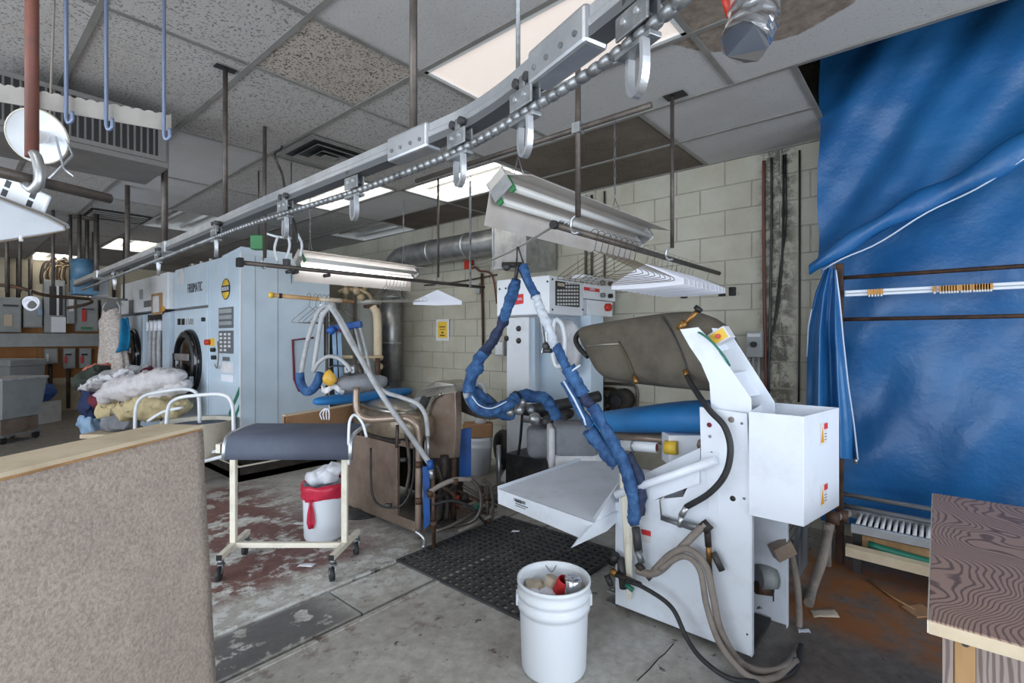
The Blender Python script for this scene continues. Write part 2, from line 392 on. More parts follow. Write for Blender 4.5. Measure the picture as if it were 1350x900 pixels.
ce = struct('ceiling', MB().box(-3.6, 4.4, -3.6, 12.6, 3.35, 3.5), 'plenum_black')
ULN = [1.075+.61*i for i in range(-7, 6)]
VLN = [-3.6, -2.79, -1.57, -.35, .87, 2.09, 2.70, 3.92, 5.14, 6.36, 7.58, 8.80, 10.02, 11.24, 12.46]
VL2 = [.57, 1.43, 2.67, 3.90, 5.14, 6.36, 7.58, 8.80, 10.02, 11.24, 12.46]
ULN = [u for u in ULN if u <= 4.15]; ULN[-1] = 4.12
LIGHT = {(1.685, .87): 'lens', (2.905, 2.67): 'tube', (2.295, 3.92): 'tube', (1.685, 6.36): 'off', (1.685, 8.80): 'tube', (1.075, 11.24): 'tube', (3.515, 5.14): 'off', (-.755, 3.92): 'tube', (-.755, 6.36): 'tube', (-.755, 8.80): 'tube', (-.755, 11.24): 'tube', (-.755, .87): 'tube'}  # last entries: unseen aisle lights, added to brighten the rear of the room
tm = {}
tile_cells = []
for i in range(len(ULN)-1):
    u0, u1 = ULN[i], ULN[i+1]
    L = VL2 if u0 > 2.8 else VLN
    for j in range(len(L)-1): tile_cells.append((u0, u1, L[j], L[j+1]))
rnd = random.Random(3)
light_cells = []
for (u0, u1, v0, v1) in tile_cells:
    hit = [t for (lu, lv), t in LIGHT.items() if abs(lu-u0) < .02 and abs(lv-v0) < .02]
    if hit: light_cells.append((u0, u1, v0, v1, hit[0])); continue
    if abs(u0-1.685) < .02 and abs(v0-2.70) < .02: pass
    if u0 > 2.8 and (v0 in (1.43,) or (u0 > 3.4 and v0 in (2.67, 3.90))): m = 'ceiling_tile_brown'
    elif v0 < .9 and u0 > 1.6 and u1 < 3.0 and v1 > 0: m = 'ceiling_tile_stained'
    elif u0 > 2.2 and v0 < 2.6: m = 'ceiling_tile_plain'
    elif abs(u0-1.075) < .02 and abs(v0-2.09) < .02: m = 'ceiling_tile_heavy'
    elif abs(u0-1.075) < .02 and v0 < 2: m = 'ceiling_tile_plain'
    else: m = rnd.choice(['ceiling_tile_speckled']*3+(['ceiling_tile_plain']*2 if v0 > 3.5 else []))
    key = (round(u1-u0, 3), round(v1-v0, 3), m)
    w2, h2 = (u1-u0)/2-.004, (v1-v0)/2-.004
    if key not in tm: tm[key] = MB().box(-w2, w2, -h2, h2, 0, .016).mesh('ceiling_tile', m, (0, 0, 0))
    o = bpy.data.objects.new('ceiling_tile', tm[key]); COL.objects.link(o); o.parent = ce
    sag = rnd.uniform(-.003, .002)
    o.location = Vector(((u0+u1)/2, (v0+v1)/2, CEIL+.004+sag))-wloc(ce); o.rotation_euler = (rnd.uniform(-.004, .004), rnd.uniform(-.004, .004), 0)
def tee(x0, x1, y0, y1, dz=0): MB().box(x0, x1, y0, y1, CEIL-.004+dz, CEIL+.004).box((x0+x1)/2-(.003 if x1-x0 < .1 else (x1-x0)/2), (x0+x1)/2+(.003 if x1-x0 < .1 else (x1-x0)/2), (y0+y1)/2-(.003 if y1-y0 < .1 else (y1-y0)/2), (y0+y1)/2+(.003 if y1-y0 < .1 else (y1-y0)/2), CEIL+.004, CEIL+.035).build('grid_tee', 'tee_paint', ce)
T = .0135
for u in ULN:
    v0 = .57 if u > 2.95 else -3.6
    tee(u-T, u+T, v0, 12.46)
for v in VLN: tee(-3.2, 2.905-T, v-T, v+T, .0015)
for v in VL2: tee(2.905+T, 4.12, v-T, v+T, .0015)
for (u0, u1, v0, v1, t) in light_cells:
    nm = {'lens': 'bright prismatic lensed panel light recessed in the ceiling beside the conveyor rail', 'tube': None, 'off': None}[t]
    labs = {(-.755, .87): 'added unseen ceiling light over the aisle near the street window', (-.755, 3.92): 'added unseen ceiling light over the aisle beside the unit heater', (-.755, 6.36): 'added unseen ceiling light over the aisle beside the drive box', (-.755, 8.80): 'added unseen ceiling light over the rear aisle', (-.755, 11.24): 'added unseen ceiling light over the rear aisle by the panel wall', (2.905, 2.67): 'open two tube ceiling light beside the dark brown ceiling tiles', (2.295, 3.92): 'lit open two tube ceiling light above the lit hanging shop light',
            (1.685, 6.36): 'unlit open tube ceiling light above the grey white machines', (1.685, 8.80): 'lit ceiling light in the rear beyond the conveyor drive box', (1.075, 11.24): 'lit ceiling light closest to the electrical panel wall', (3.515, 5.14): 'unlit metal ceiling light behind the lit shop light by the block wall'}
    lab = nm or [b for (a, c_), b in labs.items() if abs(a-u0) < .02 and abs(c_-v0) < .02][0]
    r = thing('ceiling_light', lab, 'ceiling light', ((u0+u1)/2, (v0+v1)/2, CEIL), 'recessed ceiling lights')
    e = .016; U0, U1, V0, V1 = u0+e, u1-e, v0+e, v1-e
    fr = MB()
    for q in ((U0, U0+.022, V0, V1), (U1-.022, U1, V0, V1), (U0, U1, V0, V0+.022), (U0, U1, V1-.022, V1)): fr.box(*q, CEIL-.002, CEIL+.02)
    fr.build('frame', 'troffer_white', r)
    if t == 'lens':
        MB().box(U0+.02, U1-.02, V0+.02, V1-.02, CEIL+.006, CEIL+.014).build('lens', 'lens_lit', r)
    else:
        h = MB(); z1 = CEIL+.10; cx = (U0+U1)/2
        prof = [(U0+.02, CEIL+.02), (U0+.08, z1), (cx-.05, z1), (cx-.03, z1-.03), (cx+.03, z1-.03), (cx+.05, z1), (U1-.08, z1), (U1-.02, CEIL+.02)]
        h.grid(lambda a, b: Vector((prof[round(a*7)][0], V0+.02+(V1-V0-.04)*b, prof[round(a*7)][1])), 7, 1, False)
        h.box(U0+.02, U1-.02, V0+.015, V0+.02, CEIL, z1).box(U0+.02, U1-.02, V1-.02, V1-.015, CEIL, z1)
        h.build('reflector', 'troffer_white', r)
        for s_ in (-1, 1):
            MB().cyl((cx+s_*.13, V0+.03, CEIL+.045), (cx+s_*.13, V1-.03, CEIL+.045), .019, 12).build('tube', 'tube_off' if t == 'off' else 'tube_lit', r)
# right wall of concrete blocks
wr = struct('wall_right', MB().box(4.124, 4.40, -3.6, 12.6, -.1, 3.35), 'mortar')
bm_ = MB().prism([(4.110, .006, .006), (4.110, .386, .006), (4.110, .386, .187), (4.110, .006, .187)], (0, 0, 0))
bm_ = MB(); a0, a1 = .0025, .3935; b0, b1 = .0025, .196; ch = .003
bm_.add([(.02, a0, b0), (.02, a1, b0), (.02, a1, b1), (.02, a0, b1), (0, a0+ch, b0+ch), (0, a1-ch, b0+ch), (0, a1-ch, b1-ch), (0, a0+ch, b1-ch)], [(4, 5, 6, 7), (0, 1, 5, 4), (1, 2, 6, 5), (2, 3, 7, 6), (3, 0, 4, 7)])
bme = bm_.mesh('block', 'block_paint', (0, 0, 0)); wo = wloc(wr)
for rI in range(14):
    v = .30+(.198 if rI % 2 else 0)
    while v < 6.9:
        o = bpy.data.objects.new('block', bme); COL.objects.link(o); o.parent = wr; o.location = Vector((4.118+rnd.uniform(-.002, .001), v, rI*.1985))-wo; v += .396
MB().box(4.114, 4.13, 6.9, 12.6, 0, 2.78).build('painted_face', 'block_paint', wr)
# back wall with plywood board
wb = struct('wall_back', MB().box(-3.6, 4.124, 12.46, 12.7, -.1, 3.35), 'wall_cream')
for i in range(4): MB().box(-1.2+i*1.22, -1.2+i*1.22+1.215, 12.43, 12.459, .62, 1.95).build('plywood_sheet', 'plywood', wb)
MB().box(-1.3, 3.7, 12.41, 12.459, .5, .62).build('ledge', 'wall_cream', wb)
# left and front walls with daylight windows (behind and beside the camera)
wl = struct('wall_left', MB().box(-3.6, -3.4, -3.6, 12.6, -.1, .42).box(-3.6, -3.4, -3.6, 12.6, 2.55, 3.35).box(-3.6, -3.4, 6.5, 12.6, .42, 2.55).box(-3.6, -3.4, -3.6, -1.7, .42, 2.55), 'wall_grey')
wf = struct('wall_front', MB().box(-3.4, 4.124, -3.6, -3.4, -.1, .42).box(-3.4, 4.124, -3.6, -3.4, 2.55, 3.35).box(-3.4, -2.7, -3.6, -3.4, .42, 2.55).box(3.1, 4.124, -3.6, -3.4, .42, 2.55), 'wall_grey')
w1 = MB()
for i in range(6): w1.box(-3.53, -3.47, -1.7+i*1.64-.03, -1.7+i*1.64+.03, .42, 2.55)
w1.box(-3.53, -3.47, -1.7, 6.5, .42, .48).box(-3.53, -3.47, -1.7, 6.5, 2.49, 2.55); w1 = struct('window_1', w1, 'window_frame_paint')
for i in range(5): MB().box(-3.503, -3.497, -1.7+i*1.64+.03, -1.7+(i+1)*1.64-.03, .48, 2.49).build('pane', 'window_glass', w1)
w2 = MB()
for i in range(5): w2.box(-2.7+i*1.45-.03, -2.7+i*1.45+.03, -3.53, -3.47, .42, 2.55)
w2.box(-2.7, 3.1, -3.53, -3.47, .42, .48).box(-2.7, 3.1, -3.53, -3.47, 2.49, 2.55); w2 = struct('window_2', w2, 'window_frame_paint')
for i in range(4): MB().box(-2.7+i*1.45+.03, -2.7+(i+1)*1.45-.03, -3.503, -3.497, .48, 2.49).build('pane', 'window_glass', w2)
# ================================================================== white utility press (right)
PU = 2.23
P = thing('garment_press', 'white utility press with olive padded head, blue buck and catch tray', 'press', (2.4, .85, 0))
def UV(pts, u): return [Up(x, y, u) for x, y in pts]
near = UV([(811, 803), (990, 869), (990, 676), (985, 545), (922, 536), (924, 604), (900, 655), (811, 662)], PU)
bot = .035
near[0].z = bot; near[1].z = bot
MB().prism(near, (.006, 0, 0)).build('side_panel', 'press_white', P, bevel=.003)
far = [Vector((2.58, p.y-(.065 if i in (1, 2) else 0), p.z)) for i, p in enumerate(near)]
MB().prism(far, (.006, 0, 0)).build('side_panel', 'press_white', P, bevel=.003)
yb, yf = near[1].y, near[0].y
# flange lips of the rear opening, bottom pan, inner plates
MB().box(PU, PU+.03, yb-.004, yb, bot, near[2].z).build('flange', 'press_white', P)
MB().box(2.555, 2.586, yb-.069, yb-.065, bot, near[2].z).build('flange', 'press_white', P)
MB().box(PU+.006, 2.56, yb, yf, bot, bot+.02).build('bottom_pan', 'dark_metal', P)
MB().box(PU+.006, 2.56, yb+.28, yb+.29, bot, .75).build('bulkhead', 'dark_metal', P)
MB().box(PU+.006, 2.56, yf-.008, yf, bot, near[7].z).build('front_panel', 'press_white', P)
MB().box(PU+.006, 2.56, near[4].y-.10, near[4].y-.005, near[4].z-.40, near[4].z-.02).build('inner_housing', 'press_white', P, bevel=.004)
for u in (2.27, 2.5):
    MB().box(u, u+.05, yf+.02, yf+.08, .0, .008).cyl((u+.025, yf+.05, .0), (u+.025, yf+.05, .07), .006, 8).box(u, u+.05, yf-.01, yf+.07, .055, .065).build('levelling_foot', 'galvanised', P)
    MB().cyl((u+.025, yb+.05, .0), (u+.025, yb+.05, .05), .012, 8).build('levelling_foot', 'galvanised', P)
# rear cover box
bx = [(2.218, .398), (2.6, .33), (2.6, .63), (2.218, .60)]
zt, zb = 1.062, .63
b = MB(); n = 4
vo = [(x, y, zb) for x, y in bx]+[(x, y, zt) for x, y in bx]
cx_, cy_ = 2.41, .49
vi = [(cx_+(x-cx_)*.97, cy_+(y-cy_)*.95, zt) for x, y in bx]+[(cx_+(x-cx_)*.97, cy_+(y-cy_)*.95, zt-.05) for x, y in bx]
b.add(vo+vi, [(3, 2, 1, 0)]+[(i, (i+1) % 4, 4+(i+1) % 4, 4+i) for i in range(4)]+[(4+i, 4+(i+1) % 4, 8+(i+1) % 4, 8+i) for i in range(4)]+[(8+i, 8+(i+1) % 4, 12+(i+1) % 4, 12+i) for i in range(4)]+[(12, 13, 14, 15)])
cover = b.build('cover_box', 'press_white', P, bevel=.002)
e1 = (Vector((2.6, .33, 0))-Vector((2.218, .398, 0))).normalized(); nrm = Vector((e1.y, -e1.x, 0))
def face_pt(t, z, off=.0015): return Vector((2.218, .398, z))+e1*t+nrm*off
def warn(z, s=1.0):
    MB().obox(face_pt(.20, z), e1*.035*s, Vector((0, 0, .045*s)), nrm*.0006).build('warning_label', 'card_white', cover)
    MB().obox(face_pt(.225, z+.03*s, .0022), e1*.02*s, Vector((0, 0, .012*s)), nrm*.0006).build('label_band', 'label_red', cover)
    MB().prism([face_pt(.168, z-.035*s, .0022), face_pt(.205, z-.035*s, .0022), face_pt(.187, z+.03*s, .0022)], nrm*.0006).build('label_triangle', 'sign_orange', cover)
    for i in range(3): MB().obox(face_pt(.222, z-.002-i*.012*s, .0022), e1*.012*s, Vector((0, 0, .0015)), nrm*.0004).build('label_print', 'ink', cover)
warn(.97); warn(.715)
# bolts and holes on the side panel
for x, y, r, m in ((935, 560, .011, 'maroon_cloth'), (964, 553, .013, 'grey_hose'), (978, 558, .006, 'chain_steel'), (936, 575, .007, 'chain_steel'), (938, 597, .007, 'chain_steel'), (966, 657, .012, 'black'), (981, 657, .006, 'chain_steel'), (941, 667, .006, 'chain_steel'), (985, 836, .004, 'black')):
    p = Up(x, y, PU-.001); MB().lathe([(0, -.003), (r*.7, -.003), (r, 0), (r, .003)], p, (1, 0, 0), 14).build('bolt', m, P)
for (x, y, rt_) in ((926, 560, 0), ):
    pass
# bracket plate on the panel
MB().prism(UV([(931, 596), (947, 597), (946, 676), (934, 672)], PU-.006), (.005, 0, 0)).build('bracket', 'press_white', P)
# lifting arms
arm = [(896, 434), (920, 431), (937, 449), (965, 489), (990, 525), (991, 552), (937, 547), (937, 535), (935, 505), (924, 479), (909, 457)]
MB().prism(UV(arm, 2.262), (.008, 0, 0)).build('lift_arm', 'press_white', P, bevel=.002)
arm2 = UV([(938, 432), (958, 434), (966, 444), (1000, 497), (1021, 530), (1021, 552), (985, 552), (980, 520), (962, 488), (946, 458)], 2.47)
MB().prism(arm2, (.008, 0, 0)).build('lift_arm', 'press_white', P, bevel=.002)
c0 = Up(975, 502, 2.262); c1 = Up(950, 480, 2.262)
MB().prism([Up(966, 492, 2.27), Up(985, 523, 2.27), Up(1002, 520, 2.468), Up(984, 489, 2.468)], (0, .004, -.003)).build('cross_plate', 'press_white', P)
MB().prism([Up(930, 452, 2.27), Up(940, 466, 2.27), Up(962, 460, 2.468), Up(952, 446, 2.468)], (0, .004, -.003)).build('cross_plate', 'press_white', P)
# control box on top of the arm
cb = Up(951, 446, 2.36)+Vector((0, 0, .01)); ctl = MB().obox(cb, (.04, 0, 0), (0, .036, -.022), (0, .016, .026)).build('control_box', 'card_white', P, bevel=.003)
MB().obox(cb+Vector((-.042, 0, 0)), (.0008, 0, 0), (0, .03, -.018), (0, .012, .02)).build('yellow_plate', 'label_yellow', ctl)
MB().cyl(cb+Vector((-.042, .0, 0)), cb+Vector((-.056, 0, 0)), .011, 12).build('stop_button', 'button_red', ctl)
MB().tube(cr([Up(915, 436, 2.30), Up(925, 440, 2.25), Up(940, 452, 2.25), Up(955, 470, 2.25), Up(962, 482, 2.28)]), .005, 6).build('air_line', 'teal_plastic', P)
# padded head
HC = 2.64
st = [(1.60, HC, 1.29, .08, .10), (1.59, HC, 1.29, .13, .15), (1.54, HC, 1.285, .15, .168), (1.35, HC, 1.29, .155, .186), (1.15, HC, 1.30, .155, .20), (.98, HC, 1.305, .155, .21), (.88, HC, 1.29, .15, .20), (.80, HC, 1.25, .13, .165), (.755, HC, 1.2, .08, .09)]
hd = MB().loft(st, 28, 3.4, 1)
for i, v in enumerate(hd.v): hd.v[i] = v+Vector((0, (v.z-1.3)*.62*max(0, (v.y-1.0)/.6), 0))
for i, v in enumerate(hd.v): hd.v[i] = v+Vector((noise.noise(v*7)*.022, 0, noise.noise(v*5+Vector((9, 0, 0)))*.018))
head = hd.build('press_head', 'olive_cloth', P, sub=1)
def headring(v, i, j, r=.004, mt='dark_metal', nm='seam_cord'):
    ss = sorted(st, key=lambda q: q[0]); lo = max([q for q in ss if q[0] <= v], key=lambda q: q[0]); hi = min([q for q in ss if q[0] >= v], key=lambda q: q[0])
    t = 0 if hi[0] == lo[0] else (v-lo[0])/(hi[0]-lo[0]); q = [lo[k]+(hi[k]-lo[k])*t for k in range(5)]
    pts = []
    for k in range(i, j+1):
        a = 2*math.pi*k/32; ca, sa = math.cos(a), math.sin(a)
        pts.append((q[1]+(q[3]+.006)*math.copysign(abs(ca)**.8, ca), v+.03*sa, q[2]+(q[4]+.006)*math.copysign(abs(sa)**.8, sa)))
    MB().tube(pts, r, 6).build(nm, mt, head)
MB().tube(cr([Up(873, 417, 2.52), Up(880, 428, 2.485), Up(892, 450, 2.478), Up(902, 475, 2.476), Up(905, 490, 2.476)]), .005, 6).build('seam_cord', 'dark_metal', head)
MB().tube([Up(774, 457, 2.49), Up(795, 454, 2.478), Up(816, 453, 2.475)], .005, 6).build('wire_stay', 'hanger_wire', head)
MB().tube(cr([Up(816, 450, 2.475), Up(826, 470, 2.47), Up(834, 490, 2.475), Up(836, 502, 2.50)]), .005, 6).build('tie_cord', 'hanger_dark', head)
for x, y in ((836, 496), (903, 488)): MB().cyl(Up(x, y, 2.475), Up(x+3, y+9, 2.46), .013, 8).build('fitting', 'brass', head)
MB().tube(cr([Up(778, 433, 2.62), Up(765, 437, 2.60), Up(759, 447, 2.58), Up(764, 459, 2.56), Up(775, 470, 2.54)]), .016, 8).build('rubber_loop', 'black_rubber', head)
# valve handle on the head top
vp = Up(903, 424, 2.45)
MB().cyl(vp+Vector((0, .02, -.03)), vp+Vector((0, -.06, .05)), .012, 8).cyl(vp+Vector((0, .03, -.04)), vp+Vector((0, .0, .0)), .02, 8).build('valve_stem', 'brass', P)
MB().cyl(vp+Vector((0, -.06, .055)), vp+Vector((0, -.072, .068)), .022, 12).build('valve_knob', 'black', P)
# blue buck
bs = [(1.60, 2.62, .865, .03, .02), (1.585, 2.62, .866, .08, .045), (1.53, 2.62, .87, .11, .058), (1.35, 2.62, .895, .15, .07), (1.15, 2.63, .93, .19, .08), (.98, 2.64, .955, .215, .085), (.85, 2.64, .965, .2, .08), (.78, 2.64, .965, .1, .05)]
bk = MB().loft(bs, 24, 2.6, 1).build('buck', 'blue_pad', P, sub=1)
MB().loft([(1.46, 2.62, .80, .05, .02), (1.2, 2.62, .82, .10, .03), (.80, 2.60, .84, .12, .05)], 16, 3, 1).build('buck_casting', 'brown_steel', P)
# vacuum pipe and yellow sleeve below the buck
pa, pb = at(812, 586, 2.62), at(866, 590, 2.5)
vpipe = MB().cyl(pa, pb, .026, 18).build('vacuum_pipe', 'white_enamel', P)
dv = (pb-pa).normalized()
MB().cyl(pb-dv*.012, pb+dv*.001, .021, 16).build('pipe_bore', 'maroon_cloth', vpipe)
MB().cyl(pa+dv*.09, pa+dv*.1, .03, 16).build('collar', 'galvanised', vpipe)
MB().cyl(pb+dv*.03+Vector((.03, .0, 0)), pb+dv*.09+Vector((.03, 0, 0)), .035, 16).build('yellow_sleeve', 'label_yellow', P)
MB().obox(at(900, 590, 2.55), FW*.06, RT*.09, (0, 0, .075)).build('duct_box', 'white_enamel', P, bevel=.004)
# catch tray
tz = .50
L0, L1 = Zp(656, 645, tz), Zp(783, 690, tz)
F0, F1 = Zp(664, 639, tz), Zp(775, 605, tz)
lip = .095
tr = MB(); B1 = Vector((L1.x, yf, tz)); B2 = Vector((PU, yf, tz))
tu = 3.05
A = [Vector((L0.x, L0.y, tz)), Vector((L1.x, L1.y, tz)), Vector((tu, L1.y-.05, tz)), Vector((tu, L0.y, tz))]
tray = MB().prism(A, (0, 0, .004)).build('tray', 'press_white', P)
la, lb = A[0], A[1]
MB().prism([la+Vector((0, 0, .004)), lb+Vector((0, 0, .004)), lb+Vector((.01, .06, -lip)), la+Vector((.004, 0, -lip*.85))], (.004, 0, 0)).build('tray_lip', 'press_white', tray)
MB().prism([A[0], A[3], A[3]+Vector((0, 0, .02)), A[0]+Vector((0, 0, .02))], (0, -.004, 0)).build('tray_rim', 'press_white', tray)
MB().prism([at(783, 690, 2.33), at(817, 634, 2.55), at(817, 684, 2.5), at(800, 700, 2.42), at(753, 722, 2.27)], FW*.004).build('tray_lip', 'press_white', tray)
for i, (w_, h_) in enumerate(((.05, .006), (.1, .004), (.08, .003))):
    o0 = la.lerp(lb, .22)+Vector((-.0012, 0, -.028-.012*i)); dl = (lb-la).normalized()
    MB().obox(o0+dl*w_/2, dl*w_/2, (.0005, 0, 0), (0, 0, h_/2)).build('stencil_print', 'ink', tray)
text('UNIPRESS', 'stencil_lettering', 'ink', tray, .022, la.lerp(lb, .2)+Vector((-.002, 0, -.022)), (lb-la), (0, 0, 1), 'LEFT')
# sloping tray back with support pipe
S0, S1 = A[1], A[2]
T0, T1 = Vector((PU-.005, .98, .845)), Vector((PU-.005, 1.0, .845))
q0 = Up(812, 652, PU-.07); q1 = Up(944, 606, PU-.03)
MB().cyl(q0, q1, .019, 16).build('support_pipe', 'press_white', P)
r0, r1 = Up(818, 632, PU+.02), Up(922, 588, PU+.02)
MB().prism(UV([(816, 640), (923, 590), (923, 606), (816, 655)], 2.31), (.004, 0, 0)).build('tray_back', 'press_white', P)
MB().prism(UV([(816, 655), (922, 617), (922, 637), (856, 661), (816, 676)], 2.215), (.004, 0, 0)).build('tray_side', 'press_white', P)
# steam hose on the panel
hz = cr([Up(906, 496, 2.46), Up(915, 512, 2.36), Up(935, 540, 2.21), Up(955, 562, 2.17), Up(963, 592, 2.16), Up(956, 625, 2.16), Up(935, 650, 2.17), Up(905, 668, 2.19)], 8)
MB().tube(hz, .0135, 10).build('steam_hose', 'black_rubber', P)
def pipes(par, pts, r, mt, u, nm='pipe', n=8, sm=4): return MB().tube(cr([Up(x, y, u) for x, y in pts], sm) if len(pts) > 2 else [Up(x, y, u) for x, y in pts], r, n).build(nm, mt, par)
def fit(par, x, y, x2, y2, r, u, mt='brass', nm='fitting'): return MB().cyl(Up(x, y, u), Up(x2, y2, u), r, 10).build(nm, mt, par)
for a in ((905, 668, 898, 680, .014, 2.185, 'galvanised'), (898, 680, 896, 694, .012, 2.185, 'galvanised'), (872, 682, 925, 700, .012, 2.19, 'chain_steel'), (900, 690, 935, 698, .015, 2.185, 'chain_steel'),
          (925, 688, 936, 700, .022, 2.175, 'greasy_black'), (932, 695, 934, 720, .014, 2.175, 'greasy_black'), (934, 716, 935, 740, .012, 2.175, 'brass'), (935, 738, 937, 760, .009, 2.175, 'rust_pipe'), (940, 728, 952, 752, .014, 2.18, 'dark_metal'),
          (840, 742, 848, 752, .018, 2.15, 'greasy_black'), (846, 750, 858, 764, .012, 2.15, 'dark_metal')): fit(P, *a)
MB().tube([Up(872, 682, 2.2), Up(870, 660, 2.2), Up(875, 655, 2.2)], .004, 6).build('air_line', 'hanger_wire', P)
MB().prism(UV([(845, 697), (858, 700), (858, 716), (846, 713)], PU-.002), (.001, 0, 0)).build('warning_label', 'card_white', P)
MB().prism(UV([(845, 697), (858, 700), (858, 707), (846, 704)], PU-.003), (.001, 0, 0)).build('label_band', 'label_red', P)
# grey covered hoses falling to the floor and looping round the base
def gh(pts, r, nm='drain_hose', m='grey_hose'): return MB().tube(cr(pts, 8), r, 9).build(nm, m, P)
gh([Up(930, 690, 2.17), Up(900, 720, 2.15), Up(875, 748, 2.14), Up(858, 756, 2.14), Up(840, 752, 2.15)], .017)
gh([Up(862, 752, 2.14), Up(885, 730, 2.13), Up(908, 724, 2.13), Up(930, 745, 2.13), Up(940, 785, 2.12), Up(950, 830, 2.11), Zp(975, 872, .03), Zp(1010, 885, .03), Zp(1042, 872, .03), at(1053, 835, 2.34), at(1052, 780, 2.36), at(1046, 742, 2.34), at(1040, 720, 2.32)], .015)
gh([Up(870, 750, 2.13), Up(900, 733, 2.12), Up(922, 750, 2.115), Up(932, 800, 2.10), Up(950, 850, 2.08), Zp(985, 890, .03), Zp(1020, 893, .03), Zp(1050, 870, .03)], .013)
gh([Up(825, 765, 2.12), Up(850, 775, 2.11), Up(885, 800, 2.10), Up(905, 840, 2.08), Up(925, 868, 2.06), Zp(960, 893, .02), Zp(1000, 897, .02), Zp(1045, 885, .02), Zp(1056, 850, .02)], .010, 'black_hose', 'black_rubber')
# motor and wiring in the rear opening
mo = thing('x', 'x', 'x', (0, 0, 0)); bpy.data.objects.remove(mo)
mc = at(1008, 760, 2.36)
MB().cyl(mc-RT*.03, mc+RT*.045, .055, 20).build('motor', 'panel_grey', P)
MB().cyl(mc+RT*.035, mc+RT*.075, .032, 16).build('motor_cap', 'foil', P)
MB().cyl(mc+Vector((0, 0, -.05))+RT*-.04, mc+Vector((0, 0, -.06))+RT*.03, .03, 14).build('pump', 'rust_pipe', P)
MB().obox(mc+RT*.06+Vector((0, 0, -.085)), RT*.03, FW*.02, (0, 0, .022)).build('terminal_block', 'black', P)
MB().obox(at(1031, 724, 2.30), RT*.04+Vector((0, 0, .02)), FW*.03, Vector((0, 0, .028))-RT*.014).build('junction_box', 'brown_steel', P)
MB().tube(cr([at(1000, 720, 2.4), at(1005, 702, 2.38), at(1020, 694, 2.36), at(1034, 702, 2.34), at(1042, 716, 2.34)]), .006, 6).build('green_wire', 'green_plastic', P)
MB().tube(cr([at(997, 760, 2.42), at(1002, 725, 2.4), at(996, 700, 2.4), at(1000, 680, 2.4)]), .005, 6).build('cable', 'black', P)
for k_ in range(5):
    MB().tube(cr([at(992+3*k_, 810, 2.42), at(1004+2*k_, 800+4*k_, 2.38), at(1014-3*k_, 830, 2.4), at(998+2*k_, 850-3*k_, 2.42)]), .008, 6).build('hose_coil', 'grey_hose' if k_ % 2 else 'chain_steel', P)
# hose mast at the front corner: upright with blue sleeve ends
MB().tube([Up(818, 590, 2.17), Up(825, 700, 2.18), Up(829, 770, 2.185)], .014, 8).build('mast', 'cream_enamel', P)
MB().prism([Up(822, 640, 2.16), Up(828, 640, 2.16), Up(834, 690, 2.16), Up(832, 790, 2.17), Up(826, 790, 2.17), Up(825, 690, 2.16)], (.01, 0, 0)).build('mast_strip', 'cream_enamel', P)
for a in ((838, 695, 842, 728, .02, 2.15, 'dark_metal'), (841, 725, 846, 742, .016, 2.14, 'chain_steel'), (812, 730, 806, 742, .022, 2.16, 'black'), (818, 735, 822, 775, .02, 2.17, 'dark_metal'), (808, 755, 845, 771, .013, 2.13, 'greasy_black'), (806, 752, 812, 757, .018, 2.13, 'brass'), (800, 758, 806, 772, .015, 2.14, 'dark_metal'), (825, 770, 835, 778, .012, 2.14, 'teal_plastic')): fit(P, *a, nm='valve')

# ================================================================== brown steel press (left) 
Q = thing('steam_press', 'grimy brown steel press with curved hood and padded head', 'press', (2.45, 3.05, 0))
def qbox(x0, x1, y0, y1, z0, z1, nm, m, **k): return MB().box(x0, x1, y0, y1, z0, z1).build(nm, m, Q, **k)
MB().prism([(2.17, 2.98, .09), (2.17, 3.62, .09), (2.17, 3.62, .60), (2.17, 2.98, .62)], (.012, 0, 0)).build('side_panel', 'brown_steel', Q, bevel=.002)
qbox(2.165, 2.19, 2.94, 2.985, .09, .62, 'frame_post', 'brown_steel', bevel=.003)
qbox(2.165, 2.20, 2.70, 3.66, .03, .10, 'base_rail', 'brown_steel', bevel=.004)
qbox(2.75, 2.80, 2.70, 3.66, .03, .10, 'base_rail', 'brown_steel', bevel=.004)
qbox(2.17, 2.80, 2.70, 2.74, .03, .10, 'base_rail', 'brown_steel', bevel=.004)
qbox(2.60, 2.78, 2.9, 3.6, .1, .6, 'machine_core', 'greasy_black', bevel=.01)
qbox(2.17, 2.8, 3.60, 3.62, .1, .6, 'end_panel', 'brown_steel')
qbox(2.165, 2.2, 2.76, 2.98, .60, .64, 'top_rail', 'brown_steel', bevel=.003)
MB().cyl((2.35, 2.86, .11), (2.35, 2.86, .33), .055, 16).build('cylinder', 'chain_steel', Q)
# lower buck: foil-bright metal bed with greasy padding
MB().loft([(2.80, 2.33, .71, .05, .05), (2.84, 2.33, .71, .15, .10), (3.0, 2.33, .71, .19, .125), (3.25, 2.33, .72, .19, .135), (3.5, 2.34, .74, .17, .125), (3.62, 2.34, .75, .12, .09), (3.66, 2.34, .75, .05, .04)], 24, 3.2, 1).build('buck', 'bed_metal', Q, sub=1)
MB().loft([(2.92, 2.30, .82, .10, .02), (3.1, 2.30, .83, .16, .045), (3.35, 2.31, .845, .16, .05), (3.55, 2.32, .85, .12, .04), (3.62, 2.32, .85, .06, .02)], 20, 2.6, 1).build('foil_cover', 'stainless', Q, sub=1)
MB().loft([(2.83, 2.22, .635, .03, .02), (2.95, 2.22, .625, .08, .03), (3.3, 2.23, .63, .09, .03), (3.5, 2.24, .65, .06, .02)], 16, 2, 1).build('gasket', 'greasy_black', Q)
